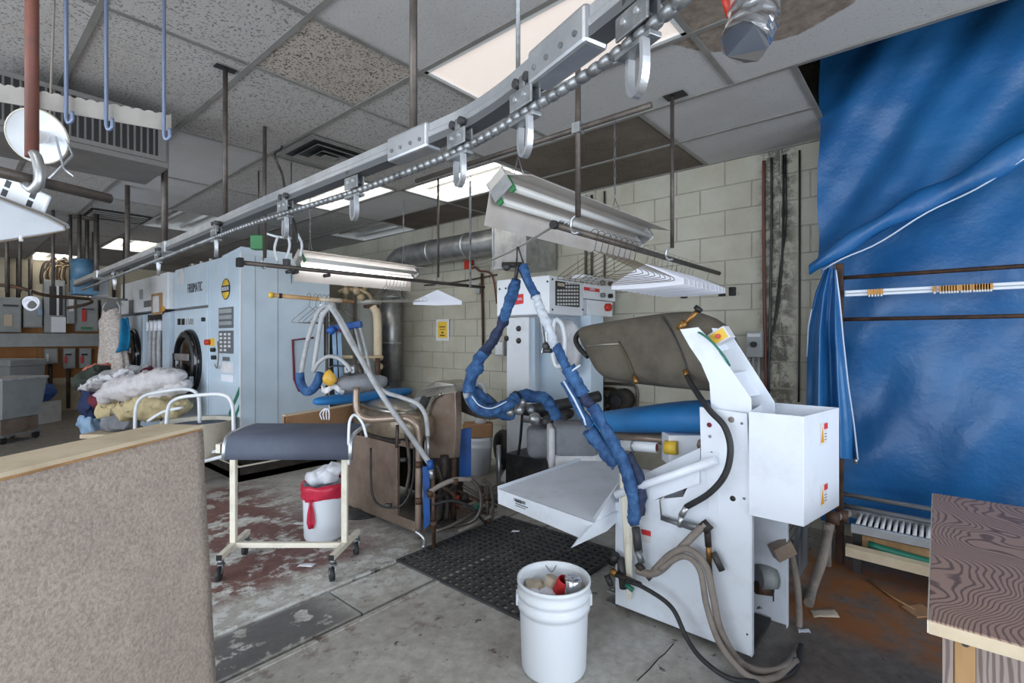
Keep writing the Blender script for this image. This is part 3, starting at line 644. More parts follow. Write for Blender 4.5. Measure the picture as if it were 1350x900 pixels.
# uprights and curved arm
arcw = [(562, 604), (563, 575), (566, 548), (571, 528), (580, 520), (600, 515), (601, 545), (600, 580), (598, 604)]
MB().prism([Up(x, y, 2.42) for x, y in arcw], (.06, 0, 0)).build('curved_arm', 'brown_steel', Q, bevel=.006)
MB().tube(cr([Up(561, 606, 2.40), Up(561, 575, 2.40), Up(564, 548, 2.40), Up(571, 527, 2.40), Up(582, 519, 2.40)]), .012, 8).build('arm_edge', 'stainless', Q)
MB().prism([Up(545, 526, 2.36), Up(552, 513, 2.40), Up(575, 502, 2.42), Up(600, 506, 2.44), Up(602, 517, 2.42)], (.24, 0, 0)).build('hood', 'stainless', Q, bevel=.006)
MB().prism([Up(528, 556, 2.34), Up(544, 526, 2.34), Up(556, 522, 2.34), Up(545, 548, 2.34)], (.1, 0, 0)).build('link_plate', 'galvanised', Q)
MB().loft([(2.50, 2.76, .80, .03, .03), (2.53, 2.76, .81, .09, .06), (2.64, 2.74, .85, .12, .10), (2.8, 2.72, .90, .12, .11), (2.95, 2.7, .93, .1, .1), (3.0, 2.7, .94, .04, .05)], 20, 2.6, 1).build('press_head', 'olive_cloth', Q, sub=1)
# blue sheet steel pieces behind and beside
MB().prism([at(601, 567, 3.72), at(621, 564, 3.72), at(621, 628, 3.72), at(602, 630, 3.72)], FW*.02).build('blue_panel', 'blue_steel', Q)
MB().prism([at(557, 615, 3.25), at(566, 615, 3.25), at(567, 690, 3.25), at(559, 698, 3.25)], FW*.015).build('blue_strip', 'blue_steel', Q)
# big pipes
def qp(pts, r, m='brown_steel', nm='pipe', sm=5): return MB().tube(cr(pts, sm), r, 10).build(nm, m, Q)
qp([at(470, 510, 3.45), at(470, 535, 3.44), at(475, 547, 3.43), at(490, 553, 3.40), at(530, 551, 3.34), at(546, 557, 3.3), at(552, 575, 3.3), at(552, 640, 3.3), at(552, 700, 3.3)], .024, 'brown_steel', 'bent_pipe')
qp([at(598, 604, 3.45), at(598, 690, 3.45)], .020, 'rust_pipe')
qp([at(571, 620, 3.2), at(572, 725, 3.22)], .013, 'rust_pipe')
qp([at(567, 648, 3.2), at(580, 640, 3.2), at(600, 632, 3.25), at(622, 632, 3.3)], .016, 'grey_hose')
qp([at(622, 632, 3.3), at(632, 645, 3.3), at(634, 668, 3.3), at(625, 685, 3.3), at(605, 692, 3.3), at(585, 695, 3.25), at(570, 690, 3.2)], .012, 'dark_pipe')
qp([at(570, 665, 3.2), at(595, 660, 3.25), at(620, 668, 3.3), at(640, 690, 3.35)], .010, 'black_rubber', 'black_hose')
qp([at(610, 640, 3.4), at(635, 655, 3.4), at(652, 660, 3.45), at(655, 662, 3.5)], .012, 'dark_pipe')
qp([at(642, 640, 3.4), at(643, 690, 3.4)], .014, 'dark_pipe')
qp([at(642, 645, 3.4), at(652, 640, 3.4), at(664, 637, 3.45)], .008, 'dark_pipe')
qp([at(600, 645, 3.5), at(622, 655, 3.5), at(645, 664, 3.5), at(655, 668, 3.5)], .010, 'rust_pipe')
qp([at(548, 700, 3.28), at(555, 705, 3.26), at(560, 712, 3.24), at(558, 722, 3.2)], .012, 'galvanised', 'drain_pipe')
qp([at(523, 590, 3.35), at(524, 560, 3.35)], .012, 'dark_pipe')
qp([at(535, 570, 3.4), at(538, 590, 3.4), at(540, 620, 3.42), at(535, 650, 3.45)], .012, 'dark_pipe')
qp([at(489, 590, 3.55), at(489, 630, 3.52), at(492, 655, 3.5), at(503, 667, 3.45), at(525, 668, 3.4), at(538, 655, 3.4), at(545, 630, 3.4), at(546, 590, 3.4)], .008, 'black_rubber', 'black_hose')
for pts, r, m in (([(575, 700, 3.2), (600, 690, 3.25), (625, 676, 3.35), (645, 668, 3.45)], .013, 'dark_pipe'), ([(580, 640, 3.25), (596, 650, 3.3), (612, 672, 3.35), (640, 676, 3.4)], .011, 'rust_pipe'), ([(648, 690, 3.38), (650, 660, 3.38), (646, 640, 3.4), (636, 632, 3.4)], .011, 'dark_pipe'),
                  ([(566, 655, 3.22), (584, 652, 3.3), (600, 640, 3.4)], .016, 'greasy_black'), ([(575, 612, 3.35), (582, 632, 3.35), (590, 660, 3.35), (588, 695, 3.35)], .014, 'greasy_black'), ([(586, 600, 3.4), (584, 640, 3.4), (578, 690, 3.4)], .03, 'greasy_black'), ([(604, 700, 3.3), (630, 688, 3.35), (655, 676, 3.4)], .012, 'grey_hose')):
    qp([at(*q) for q in pts], r, m)
for x, y, d in ((567, 650, 3.2), (572, 690, 3.2), (642, 655, 3.4), (634, 645, 3.35), (600, 634, 3.25), (552, 612, 3.28), (552, 660, 3.28), (643, 685, 3.4)): MB().cyl(at(x, y-4, d), at(x, y+4, d), .023, 10).build('coupling', 'rust_pipe', Q)
for x, y, d in ((512, 666, 3.42), (532, 606, 3.4)): MB().cyl(at(x-4, y, d), at(x+4, y, d), .016, 8).build('fitting', 'dark_metal', Q)
MB().ball(at(612, 655, 3.5), .035, 8).build('valve', 'greasy_black', Q)
MB().ball(at(590, 690, 3.3), .05, 8, (1.2, 1.2, .5)).build('trap', 'greasy_black', Q)
MB().cyl(at(603, 653, 3.42), at(603, 666, 3.42), .012, 10).build('red_cap', 'button_red', Q)
MB().cyl(at(629, 664, 3.6), at(629, 674, 3.6), .03, 10).build('green_valve', 'teal_plastic', Q)
qbox(2.45, 2.62, 2.72, 2.9, .1, .58, 'pump_housing', 'greasy_black', bevel=.02)
# wooden catch board behind
a_, b_ = Zp(376, 549, .80), Zp(474, 533, .80)
Wd = Q
MB().prism([a_, b_, b_+Vector((0, 0, -.13)), a_+Vector((0, 0, -.13))], (.0, .015, 0)).build('front_board', 'cardboard', Wd)
MB().prism([a_, b_, b_+Vector((0, .05, .0)), a_+Vector((0, .05, .0))], (0, 0, .01)).build('top_board', 'wood_pale', Wd)
for e in (a_, b_): MB().prism([e, e+Vector((0, .05, 0)), e+Vector((0, .05, -.13)), e+Vector((0, 0, -.13))], (.012, 0, 0)).build('end_board', 'cardboard', Wd)
MB().bar(b_+Vector((-.1, .1, -.1)), Vector((2.3, 3.55, .55)), .03, .03).build('board_bracket', 'dark_metal', Wd)
# ================================================================== dry cleaning machines (front face U=1.92)
FU = 1.92
D = thing('dry_cleaning_machine', 'tall pale blue dry cleaning machine with yellow round badge', 'machine', (2.35, 6.05, 0))
DV0, DV1, DZ = 5.09, 7.04, 2.19
MB().box(FU, 2.85, DV0, DV1, .38, DZ).build('cabinet', 'machine_blue_white', D, bevel=.006)
MB().box(FU+.04, 2.84, DV0+.03, DV1, .06, .38).build('dark_base', 'greasy_black', D)
for i in range(7): MB().box(FU+.1+i*.12, FU+.13+i*.12, DV0+.022, DV0+.03, .08, .37).build('base_rib', 'dark_metal', D)
MB().box(FU-.03, 2.9, DV0-.06, DV0-.05, .0, .14).box(FU-.03, FU-.02, DV0-.06, DV1, .0, .14).box(FU-.03, 2.9, DV0-.06, DV1, .0, .061).build('drip_pan', 'greasy_black', D)
MB().bar((FU-.03, DV0-.055, .145), (2.9, DV0-.055, .145), .02, .012).bar((FU-.025, DV0-.055, .145), (FU-.025, DV1, .145), .02, .012).build('pan_edge', 'cream_enamel', D)
MB().prism([(FU+.02, DV0+.5, DZ), (FU+.02, DV0+.02, DZ), (FU+.02, DV0+.02, DZ+.06), (FU+.02, DV0+.5, DZ+.02)], (.5, 0, 0)).build('top_hood', 'machine_blue_white', D)
# side face seams, frame panel, handles
for u in (2.06, 2.28): MB().box(u, u+.006, DV0-.003, DV0, .4, DZ-.02).build('seam', 'panel_grey', D)
MB().box(FU+.002, FU+.012, DV0-.004, DV0, .38, DZ).build('corner_trim', 'white_enamel', D)
wfm = [Vp(386, 447, DV0-.006), Vp(420, 443, DV0-.006), Vp(420, 437, DV0-.006)]
MB().tube([Vp(413, 445, DV0-.01), Vp(386, 448, DV0-.01), Vp(388, 500, DV0-.01), Vp(394, 515, DV0-.01), Vp(425, 510, DV0-.01)], .012, 6).build('dark_frame', 'maroon_cloth', D)
MB().box(2.42, 2.424, DV0-.006, DV0, 1.93, 2.13).build('slot', 'panel_dark', D)
# front: upper panel, door panel, badge, control panels
def fbox(x0, y0, x1, y1, off, nm, m, par=D, th=.004):
    a, b = Up(x0, y0, FU), Up(x1, y1, FU)
    return MB().box(FU-off-th, FU-off, min(a.y, b.y), max(a.y, b.y), min(a.z, b.z), max(a.z, b.z)).build(nm, m, par)
MB().box(FU-.012, FU, 5.92, DV1-.02, 1.72, DZ-.03).build('upper_panel', 'machine_blue_white', D, bevel=.004)
dp = MB().box(FU-.012, FU, 5.92, DV1-.02, .42, 1.69).build('door_panel', 'machine_blue_white', D, bevel=.004)
MB().box(FU-.004, FU, 5.92, DV1-.02, 1.692, 1.718).build('shadow_gap', 'panel_dark', D)
def rnd_door(par, vc, zc, r):
    x = FU-.012
    d = MB().lathe([(r*1.0, 0), (r*1.02, -.03), (r*.96, -.07), (r*.78, -.085), (r*.74, -.07), (r*.72, -.05)], (x, vc, zc), (1, 0, 0), 40).build('door_ring', 'black_gloss', par)
    MB().lathe([(r*.98, -.02), (r*1.0, -.045), (r*.9, -.078), (r*.86, -.088), (r*.80, -.086)], (x-.002, vc, zc), (1, 0, 0), 40).build('chrome_band', 'dark_metal', d)
    MB().lathe([(r*.73, -.055), (r*.5, -.075), (0, -.085)], (x, vc, zc), (1, 0, 0), 32).build('door_glass', 'black_gloss', d)
    MB().bar((x-.09, vc-r*.6, zc+r*.15), (x-.09, vc+r*.62, zc+r*.15), .02, r*.2).build('glass_bar', 'aluminium', d)
    MB().obox((x-.09, vc-r*.8, zc-r*.55), (.02, 0, 0), (0, .03, 0), (0, 0, .05)).build('latch', 'chain_steel', d)
    MB().obox((x-.06, vc+r*.95, zc), (.02, 0, 0), (0, .03, 0), (0, 0, .09)).build('hinge', 'dark_metal', d)
    return d
rnd_door(D, 6.43, 1.10, .36)
bc = Up(298, 381, FU-.002)
bd = MB().lathe([(0, -.004), (.098, -.004), (.1, 0)], bc, (1, 0, 0), 32).build('round_badge', 'label_yellow', D)
MB().lathe([(.098, -.005), (.106, -.005), (.106, 0)], bc, (1, 0, 0), 32).build('badge_rim', 'ink', bd)
MB().box(bc.x-.007, bc.x-.004, bc.y-.105, bc.y+.105, bc.z-.03, bc.z+.036).build('badge_band', 'ink', bd)
text('RESSLER', 'badge_lettering', 'paper', bd, .052, bc+Vector((-.008, 0, .002)), (0, -1, 0), (0, 0, 1), sx=.95)
text('FIRBIMATIC', 'brand_lettering', 'ink', D, .15, (FU-.014, 6.30, 1.925), (0, -1, 0), (0, 0, 1), sx=.62)
cp = fbox(290, 406, 308, 432, 0, 'display_panel', 'panel_dark', D, .012)
for i in range(3): fbox(291, 408+i*8, 307, 412+i*8, .012, 'display_strip', 'panel_grey', cp, .003)
kp = fbox(290, 436, 308, 466, 0, 'keypad_panel', 'panel_dark', D, .012)
for i in range(5):
    for j in range(3):
        if j < 2 or i < 4: fbox(291.5+j*5.5, 439+i*5.2, 294.5+j*5.5, 442+i*5.2, .012, 'key', 'card_white', kp, .002)
fbox(294, 470, 303, 476, 0, 'nameplate', 'panel_dark')
fbox(292, 477, 307, 492, 0, 'notice_sheet', 'card_white'); fbox(292, 493, 307, 504, 0, 'notice_sheet', 'paper')
fbox(236, 356, 243, 374, .012, 'notice_sheet', 'card_white')
fbox(276, 446, 283, 456, 0, 'switch_plate', 'label_yellow'); p = Up(277, 451, FU); MB().cyl(p, p+Vector((-.05, 0, 0)), .03, 14).build('stop_button', 'button_red', D)
for (x, y, m) in ((282, 461, 'black'), (283, 471, 'ink'), (270, 421, 'black')):
    p = Up(x, y, FU-.012); MB().cyl(p+Vector((.01, 0, 0)), p+Vector((-.03, 0, 0)), .022, 12).build('knob', m, D)
for i in range(2): fbox(236+i*5.2, 420, 240+i*5.2, 428, .012, 'rocker_switch', 'black')
for i in range(4): fbox(247+i*2.8, 420, 248.4+i*2.8, 428, .012, 'dial_mark', 'panel_grey')
text('/////', 'panel_mark', 'ink', D, .08, Up(252, 424, FU-.0135), (0, -1, 0), (0, 0, 1))
MB().tube(cr([Up(287, 450, FU-.02), Up(288, 470, FU-.05), Up(286, 485, FU-.03), Up(283, 480, FU-.02)]), .006, 6).build('cable', 'grey_hose', D)
MB().prism([Up(301, 545, FU-.004), Up(303, 548, FU-.004), Up(315, 520, FU-.004), Up(315, 510, FU-.004)], (.003, 0, 0)).build('green_stripe', 'teal_plastic', D)
MB().prism([Up(303, 562, FU-.004), Up(306, 562, FU-.004), Up(315, 540, FU-.004), Up(315, 533, FU-.004)], (.003, 0, 0)).build('green_stripe', 'teal_plastic', D)
for i, v in enumerate((6.3, 6.6, 6.9)): MB().cyl((FU+.15, v, DZ), (FU+.15, v, DZ+.08), .02, 8).build('pipe_stub', 'cream_enamel', D)
# second machine further along
E2 = thing('dry_cleaning_machine', 'pale dry cleaning machine with orange framed certificate, beyond the badged one', 'machine', (2.35, 8.25, 0))
MB().box(FU+.02, 2.85, 7.12, 9.37, .15, 1.70).build('cabinet', 'machine_blue_white', E2, bevel=.006)
MB().box(FU+.06, 2.82, 7.15, 9.34, 0, .15).build('plinth', 'greasy_black', E2)
MB().box(FU-.06, 2.85, 7.10, 9.40, 1.72, 2.17).build('top_cabinet', 'white_enamel', E2, bevel=.008)
MB().box(FU-.04, FU+.02, 8.25, 9.35, .15, 1.68).build('door_panel', 'machine_blue_white', E2, bevel=.004)
MB().box(FU+.0, FU+.02, 7.42, 8.22, .3, 1.68).build('open_bay', 'greasy_black', E2)
MB().box(FU-.04, FU+.02, 7.12, 7.40, .15, 1.68).build('side_strip', 'machine_blue_white', E2)
x0 = FU; FU = FU-.03; rnd_door(E2, 8.72, 1.14, .36); FU = x0
for i, v in enumerate((7.55, 7.75, 7.95)): MB().tube(cr([(FU-.02, v, 1.6), (FU-.03, v+.02, 1.2), (FU-.02, v-.02, .5)]), .03, 8).build('bay_pipe', 'silver_hose', E2)
for i in range(4): MB().cyl((FU-.03, 7.5+i*.17, 1.58), (FU-.03, 7.5+i*.17, 1.46), .035, 8).build('white_valve', 'paper', E2)
fo = FU; FU = FU-.064
cf = fbox(202, 388, 214, 414, 0, 'certificate_frame', 'wood_raw', E2, .02); fbox(204, 391, 212, 411, .02, 'certificate', 'card_white', cf, .002)
fbox(190, 397, 199, 404, 0, 'display', 'panel_dark', E2); fbox(170, 396, 176, 416, 0, 'data_plate', 'panel_dark', E2); fbox(184, 382, 188, 394, 0, 'print', 'panel_grey', E2)
fbox(214, 404, 217, 410, 0, 'tag', 'sign_orange', E2)
FU = fo
MB().cyl((2.3, 7.4, 2.17), (2.3, 7.4, 2.33), .12, 16).build('exhaust_collar', 'galvanised', E2)
MB().cyl((2.2, 7.9, 2.17), (2.2, 7.9, 2.3), .03, 8).cyl((2.2, 8.2, 2.17), (2.2, 8.2, 2.3), .03, 8).build('pipe_stub', 'chain_steel', E2)
# filter towers at the right rear of the first machine
T_ = thing('filter_tower_unit', 'pair of grey filter cylinders with tan valve pipework behind the pale machine', 'filter unit', (3.3, 5.4, 0))
for x in (452, 485):
    d = 5.95; a_, b_ = at(x, 505, d), at(x, 396, d); MB().lathe([(.0, 0), (.145, 0), (.145, b_.z-a_.z-.05), (.16, b_.z-a_.z-.05), (.16, b_.z-a_.z), (0, b_.z-a_.z+.01)], a_, (0, 0, 1), 24).build('cylinder', 'tank_grey', T_)
MB().obox(at(470, 545, 5.95), RT*.36, FW*.18, (0, 0, .32)).build('base_cabinet', 'panel_dark', T_)
MB().obox(at(470, 590, 5.95), RT*.34, FW*.15, (0, 0, .055)).build('base_plinth', 'greasy_black', T_)
MB().obox(at(470, 590, 5.95), RT*.35, FW*.16, (0, 0, .2)).build('lower_cabinet', 'greasy_black', T_)
def tp(pts, r, m='tan_pipe', nm='pipe'): return MB().tube(cr([at(x, y, d+.62) for x, y, d in pts], 4), r, 9).build(nm, m, T_)
tp([(432, 372, 5.2), (440, 368, 5.2), (452, 366, 5.2), (470, 368, 5.25), (492, 369, 5.3)], .022)
tp([(446, 385, 5.2), (455, 382, 5.2), (475, 383, 5.2), (487, 390, 5.25), (491, 402, 5.25)], .024)
tp([(456, 365, 5.2), (455, 395, 5.3)], .03); tp([(470, 368, 5.2), (469, 385, 5.2)], .025); tp([(490, 370, 5.3), (478, 385, 5.25), (476, 405, 5.25)], .022)
tp([(480, 404, 5.2), (500, 404, 5.2)], .025, 'rust_pipe'); tp([(436, 364, 5.2), (442, 372, 5.15), (452, 371, 5.15)], .018, 'paper_tan')
tp([(492, 404, 5.2), (497, 415, 5.2), (498, 440, 5.2), (498, 475, 5.2)], .05, 'wood_pale', 'insulated_pipe')
tp([(430, 470, 5.1), (505, 471, 5.15)], .022, 'tan_pipe'); tp([(486, 484, 5.72), (508, 483, 5.72)], .02, 'rust_pipe'); tp([(498, 472, 5.1), (498, 500, 5.1)], .028, 'rust_pipe')
tp([(444, 470, 5.1), (445, 510, 5.1)], .02, 'dark_pipe'); tp([(470, 480, 5.15), (480, 500, 5.15)], .03, 'dark_pipe')
for x, y in ((459, 366), (470, 384), (491, 370), (476, 392), (456, 384), (500, 483)): MB().ball(at(x, y, 5.77), .045, 8).build('valve_body', 'tan_pipe', T_)
for x, y in ((463, 375), (484, 378)): MB().bar(at(x-6, y+3, 5.72), at(x+6, y-4, 5.72), .012, .012).build('valve_handle', 'brass', T_)
# ================================================================== back unit with red label and keypad cabinet
R_ = thing('form_finisher', 'white column press cabinet with keypad box and red label by the block wall', 'press', (3.6, 2.8, 0))
CU = 3.05
a_, b_ = Up(655, 378, CU), Up(724, 363, CU)
hd_ = MB().box(CU, 3.52, b_.y, a_.y, 1.55, 1.845).build('head_cabinet', 'white_enamel', R_, bevel=.006)
for (x, y) in ((659, 378), (667, 377), (659, 415), (722, 368), (722, 410)): p = Up(x, y+3, CU); MB().cyl(p, p+Vector((-.006, 0, 0)), .008, 8).build('screw', 'dark_metal', hd_)
rl = [Up(677, 389, CU-.002), Up(690, 387, CU-.002), Up(690, 400, CU-.002), Up(677, 402, CU-.002)]
MB().prism(rl, (.001, 0, 0)).build('red_label', 'label_red', hd_)
text('UNIPRESS', 'label_lettering', 'paper', hd_, .024, (rl[0]+rl[2])/2+Vector((-.003, 0, 0)), (0, -1, 0), (0, 0, 1), sx=.8)
fv = b_.y
def fp(x0, y0, x1, y1, nm, m, par, off=0, th=.004):
    a, b = Vp(x0, y0, fv), Vp(x1, y1, fv); return MB().box(min(a.x, b.x), max(a.x, b.x), fv-off-th, fv-off, min(a.z, b.z), max(a.z, b.z)).build(nm, m, par)
kp = fp(732, 370, 763, 405, 'keypad', 'dark_metal', hd_, 0, .008)
fp(734, 372.5, 743, 378, 'display', 'paper_tan', kp, .008, .002)
for i in range(7):
    for j in range(8):
        if i < 2 and j < 3: continue
        fp(733.6+j*3.6, 372.5+i*4.5, 736+j*3.6, 375.3+i*4.5, 'key', 'card_white', kp, .008, .002)
for (x, y) in ((728, 368), (728, 408), (768, 372), (768, 408)): p = Vp(x, y, fv); MB().cyl(p, p+Vector((0, -.006, 0)), .008, 8).build('screw', 'dark_metal', hd_)
# control panel beside it
MB().box(3.45, 3.8, 2.3, 2.85, 1.56, 1.8).build('head_beam', 'white_enamel', R_)
cu = MB().box(3.53, 4.07, 2.24, 2.36, 1.70, 1.90).build('control_panel', 'white_enamel', R_, bevel=.004)
def cpx(x, y): return Vp(x, y, 2.238)
MB().box(3.62, 4.05, 2.26, 2.36, 1.56, 1.695).build('switch_panel', 'white_enamel', R_, bevel=.004)
a_, b_ = cpx(770, 378), cpx(790, 385); MB().box(a_.x, b_.x, 2.234, 2.24, b_.z, a_.z).build('red_label', 'label_red', cu)
text('UNIPRESS', 'label_lettering', 'paper', cu, .022, (a_+b_)/2+Vector((0, -.006, 0)), (1, 0, 0), (0, 0, 1), sx=.9)
for x, y, m in ((793, 373, 'chain_steel'), (803, 374, 'black'), (793, 389, 'chain_steel'), (803, 390, 'black')):
    p = cpx(x, y); MB().cyl(p, p+Vector((0, -.03, 0)), .02, 12).build('gauge', m, cu)
p = cpx(802, 405); MB().cyl(p+Vector((0, .04, 0)), p+Vector((0, -.02, 0)), .035, 14).build('stop_button', 'button_red', cu)
# column
MB().box(3.60, 3.80, 2.88, 3.155, 0, 1.56).build('column', 'white_enamel', R_, bevel=.008)
MB().box(3.64, 3.66, 2.84, 2.885, 0, 1.56).build('column_fin', 'machine_blue_white', R_)
MB().prism([(3.55, 2.84, 0), (3.55, 3.2, 0), (3.60, 3.155, .12), (3.60, 2.88, .12)], (.25, 0, 0)).build('column_foot', 'white_enamel', R_)
MB().box(3.76, 3.80, 2.30, 2.88, .55, 1.56).build('back_plate', 'machine_blue_white', R_)
MB().box(3.58, 3.78, 2.2, 2.30, .35, 1.56).build('rear_column', 'machine_blue_white', R_)
for x, y in ((684, 433), (684, 449), (668, 446)): p = Up(x, y, 3.6); MB().ball(p, .028, 8).build('grommet', 'dark_metal', R_)
# hanging pads and forms
MB().loft([(2.22, 3.45, 1.3, .03, .1), (2.28, 3.45, 1.28, .06, .24), (2.42, 3.47, 1.30, .06, .25), (2.50, 3.47, 1.34, .03, .15)], 20, 3, 1).build('sleeve_form', 'white_cloth', R_, sub=1)
MB().tube(cr([Up(733, 420, 3.3), Up(741, 428, 3.3), Up(745, 450, 3.3), Up(742, 478, 3.3), Up(733, 482, 3.3), Up(728, 460, 3.3), Up(730, 430, 3.3), Up(733, 420, 3.3)]), .02, 8).build('white_loop', 'white_enamel', R_)
def pad(x0, y0, x1, y1, d, dp, m, nm, bv=.05):
    c = at((x0+x1)/2, (y0+y1)/2, d); mb = MB().obox(c, RT*(x1-x0)/2*d/F, FW*dp, UPV*(y1-y0)/2*d/F); mb.s = [True]*len(mb.s); o = mb.build(nm, m, R_, bevel=bv); o.modifiers['edge'].segments = 4; return o
pad(695, 562, 727, 600, 3.85, .14, 'grey_cloth', 'buck_pad')
pad(728, 556, 786, 598, 3.65, .15, 'grey_cloth', 'buck_pad')
pad(722, 560, 730, 612, 3.62, .13, 'white_cloth', 'pad_trim', .02)
pad(724, 592, 800, 620, 3.66, .16, 'white_cloth', 'pad_skirt')
MB().tube(cr([at(700, 540, 3.9), at(730, 535, 3.9), at(765, 528, 3.95), at(790, 522, 4.0)]), .045, 10).build('padded_roll', 'black_rubber', R_)
MB().loft([(2.9, 3.3, .75, .08, .04), (2.5, 3.25, .77, .12, .05), (2.2, 3.25, .77, .08, .04)], 16, 2.2, 1).build('steam_chest', 'dark_metal', R_)
for x, y in ((705, 552), (722, 556), (740, 553), (752, 562)): MB().ball(at(x, y, 3.75), .05, 8).build('valve_body', 'galvanised' if x % 2 else 'dark_metal', R_)
MB().tube([at(690, 553, 3.8), at(770, 560, 3.7)], .022, 8).build('pipe', 'galvanised', R_)
MB().tube(cr([at(689, 540, 4.3), at(686, 580, 4.3), at(682, 615, 4.35), at(690, 630, 4.4)]), .012, 8).build('black_hose', 'black_rubber', R_)
MB().tube(cr([Up(727, 425, 3.3), Up(720, 430, 3.3), Up(722, 455, 3.3), Up(726, 465, 3.3)]), .012, 8).build('bent_pipe', 'galvanised', R_)
MB().box(3.3, 3.6, 2.25, 2.9, .05, .35).build('lower_frame', 'dark_metal', R_)
for v in (2.3, 2.85): MB().box(3.1, 3.6, v-.02, v+.02, 0, .05).build('foot_rail', 'galvanised', R_)
for u, v in ((3.15, 2.3), (3.15, 2.85)): MB().cyl((u, v, .05), (u, v, .45), .02, 8).build('pad_post', 'galvanised', R_)
# ================================================================== overhead conveyor
def sweep(mb, path, prof, up=UPV, caps=True):
    path = [Vector(p) for p in path]; m = len(path); n = len(prof); vs = []; fs = []
    for i in range(m):
        t = (path[min(i+1, m-1)]-path[max(i-1, 0)]).normalized(); sd = t.cross(up).normalized(); u = sd.cross(t)
        vs += [path[i]+sd*a+u*b for a, b in prof]
    for i in range(m-1): fs += [(i*n+k, i*n+(k+1) % n, (i+1)*n+(k+1) % n, (i+1)*n+k) for k in range(n)]
    mb.add(vs, fs); mb.add(vs[:n], [tuple(range(n))[::-1]]); mb.add(vs[-n:], [tuple(range(n))]); return mb
RZ = 1.97
rpx = [(100, 374), (220, 326), (330, 279), (430, 238), (520, 201), (575, 178), (620, 158), (665, 130), (710, 95), (760, 55), (810, 15), (870, -35), (960, -120)]
rp = cr([Zp(x, y, RZ) for x, y in rpx], 5)
K = thing('overhead_conveyor', 'grey overhead garment conveyor rail with beaded chain and hooks', 'conveyor', (rp[0].x, rp[0].y, RZ))
sweep(MB(), rp, [(-.021, -.03), (.021, -.03), (.021, -.012), (.024, -.008), (.024, .004), (.021, .008), (.021, .03), (-.021, .03), (-.021, .008), (-.024, .004), (-.024, -.008), (-.021, -.012)]).build('rail', 'aluminium', K)
sweep(MB(), rp, [(-.0225, -.031), (.0225, -.031), (.0225, -.010), (-.0225, -.010)]).build('rail_slot', 'rail_slot', K)
def near_rail(x):
    best = min(range(len(rp)), key=lambda i: abs((675+F*(SN*rp[i].x-CS*rp[i].y)/(CS*rp[i].x+SN*rp[i].y))-x)); return best
def seg(path, p, half):
    i = min(range(len(path)), key=lambda k: (path[k]-p).length); j = min(i+1, len(path)-1); i = max(j-1, 0)
    t = (path[j]-path[i]).normalized(); return t
for x, y, hl in ((545, 190, .10), (745, 66, .10), (218, 327, .10), (130, 362, .08)):
    p = Zp(x, y, RZ); t = seg(rp, p, hl); sd = t.cross(UPV)
    o = MB(); sweep(o, [p-t*hl, p+t*hl], [(-.03, -.04), (.03, -.04), (.03, .036), (-.03, .036)]); c = o.build('splice_cover', 'aluminium', K, bevel=.008)
    if x > 500:
        for q in (-.7, -.25, .25, .7):
            pc = p+t*hl*q-sd*.03+Vector((0, 0, -.012)); pd = p+t*hl*q+sd*.03+Vector((0, 0, -.012))
            MB().cyl(pd, pd+sd*.004, .006, 8).build('bolt', 'chain_steel', c); MB().cyl(pc, pc-sd*.004, .006, 8).build('bolt', 'chain_steel', c)
CZ = 1.885
cpx_ = [(108, 382), (220, 338), (310, 303), (390, 277), (470, 252), (545, 224), (600, 201), (645, 178), (690, 150), (730, 126), (770, 101), (810, 73), (850, 42), (890, 8), (940, -40)]
cp_ = cr([Zp(x, y, CZ) for x, y in cpx_], 8)
# beads along the chain
link = MB().lathe([(.002, -.0155), (.007, -.0145), (.0112, -.010), (.0118, 0), (.0112, .010), (.007, .0145), (.002, .0155)], n=10).mesh('chain_link', 'chain_steel', (0, 0, 0))
dist = 0; acc = 0; pos = []
step = .0315
for i in range(len(cp_)-1):
    a, b = cp_[i], cp_[i+1]; L = (b-a).length; t = (b-a).normalized()
    while acc <= L: pos.append((a+t*acc, t, dist+acc)); acc += step
    acc -= L
pos = pos[::-1][:290]
ko = wloc(K)
for p, t, _ in pos:
    o = bpy.data.objects.new('chain_link', link); COL.objects.link(o); o.parent = K; o.location = p-ko; o.rotation_mode = 'QUATERNION'; o.rotation_quaternion = Vector((0, 0, 1)).rotation_difference(t)
MB().tube(cp_, .0045, 6).build('chain_core', 'dark_metal', K)
# trolleys with hooks
def trolley(x, y, near):
    p = Zp(x, y, CZ); t = seg(cp_, p, .03); sd = t.cross(UPV).normalized()
    o = MB().obox(p+Vector((0, 0, .03))-sd*.012, t*.042, sd*.003, (0, 0, .022))
    o.obox(p+Vector((0, 0, .03))+sd*.012, t*.042, sd*.003, (0, 0, .022)); o.obox(p+Vector((0, 0, .06)), t*.012, sd*.01, (0, 0, .025))
    o = o.build('trolley', 'chain_steel', K, bevel=.003)
    for s_ in (-1, 1): MB().cyl(p+Vector((0, 0, .033))+t*.017*s_-sd*.019, p+Vector((0, 0, .033))+t*.017*s_+sd*.019, .006, 8).build('bolt', 'aluminium', o)
    MB().obox(p+Vector((0, 0, -.016)), t*.046, sd*.013, (0, 0, .005)).build('lower_plate', 'chain_steel', o, bevel=.002)
    for s_ in (-1, 1): MB().cyl(p+Vector((0, 0, .072))+t*.02*s_-sd*.016, p+Vector((0, 0, .072))+t*.02*s_+sd*.016, .011, 10).build('wheel', 'dark_metal', o)
    pts = []
    for k in range(13):
        a = math.pi*k/12; pts.append(p+Vector((0, 0, -.02-.078*math.sin(a)**.7))+sd*(.012-.024*k/12)+t*(.032*math.cos(a)))
    h = MB(); sweep(h, cr(pts, 2), [(-.004, -.008), (.004, -.008), (.004, .008), (-.004, .008)], up=sd); h.build('hook', 'aluminium', o)
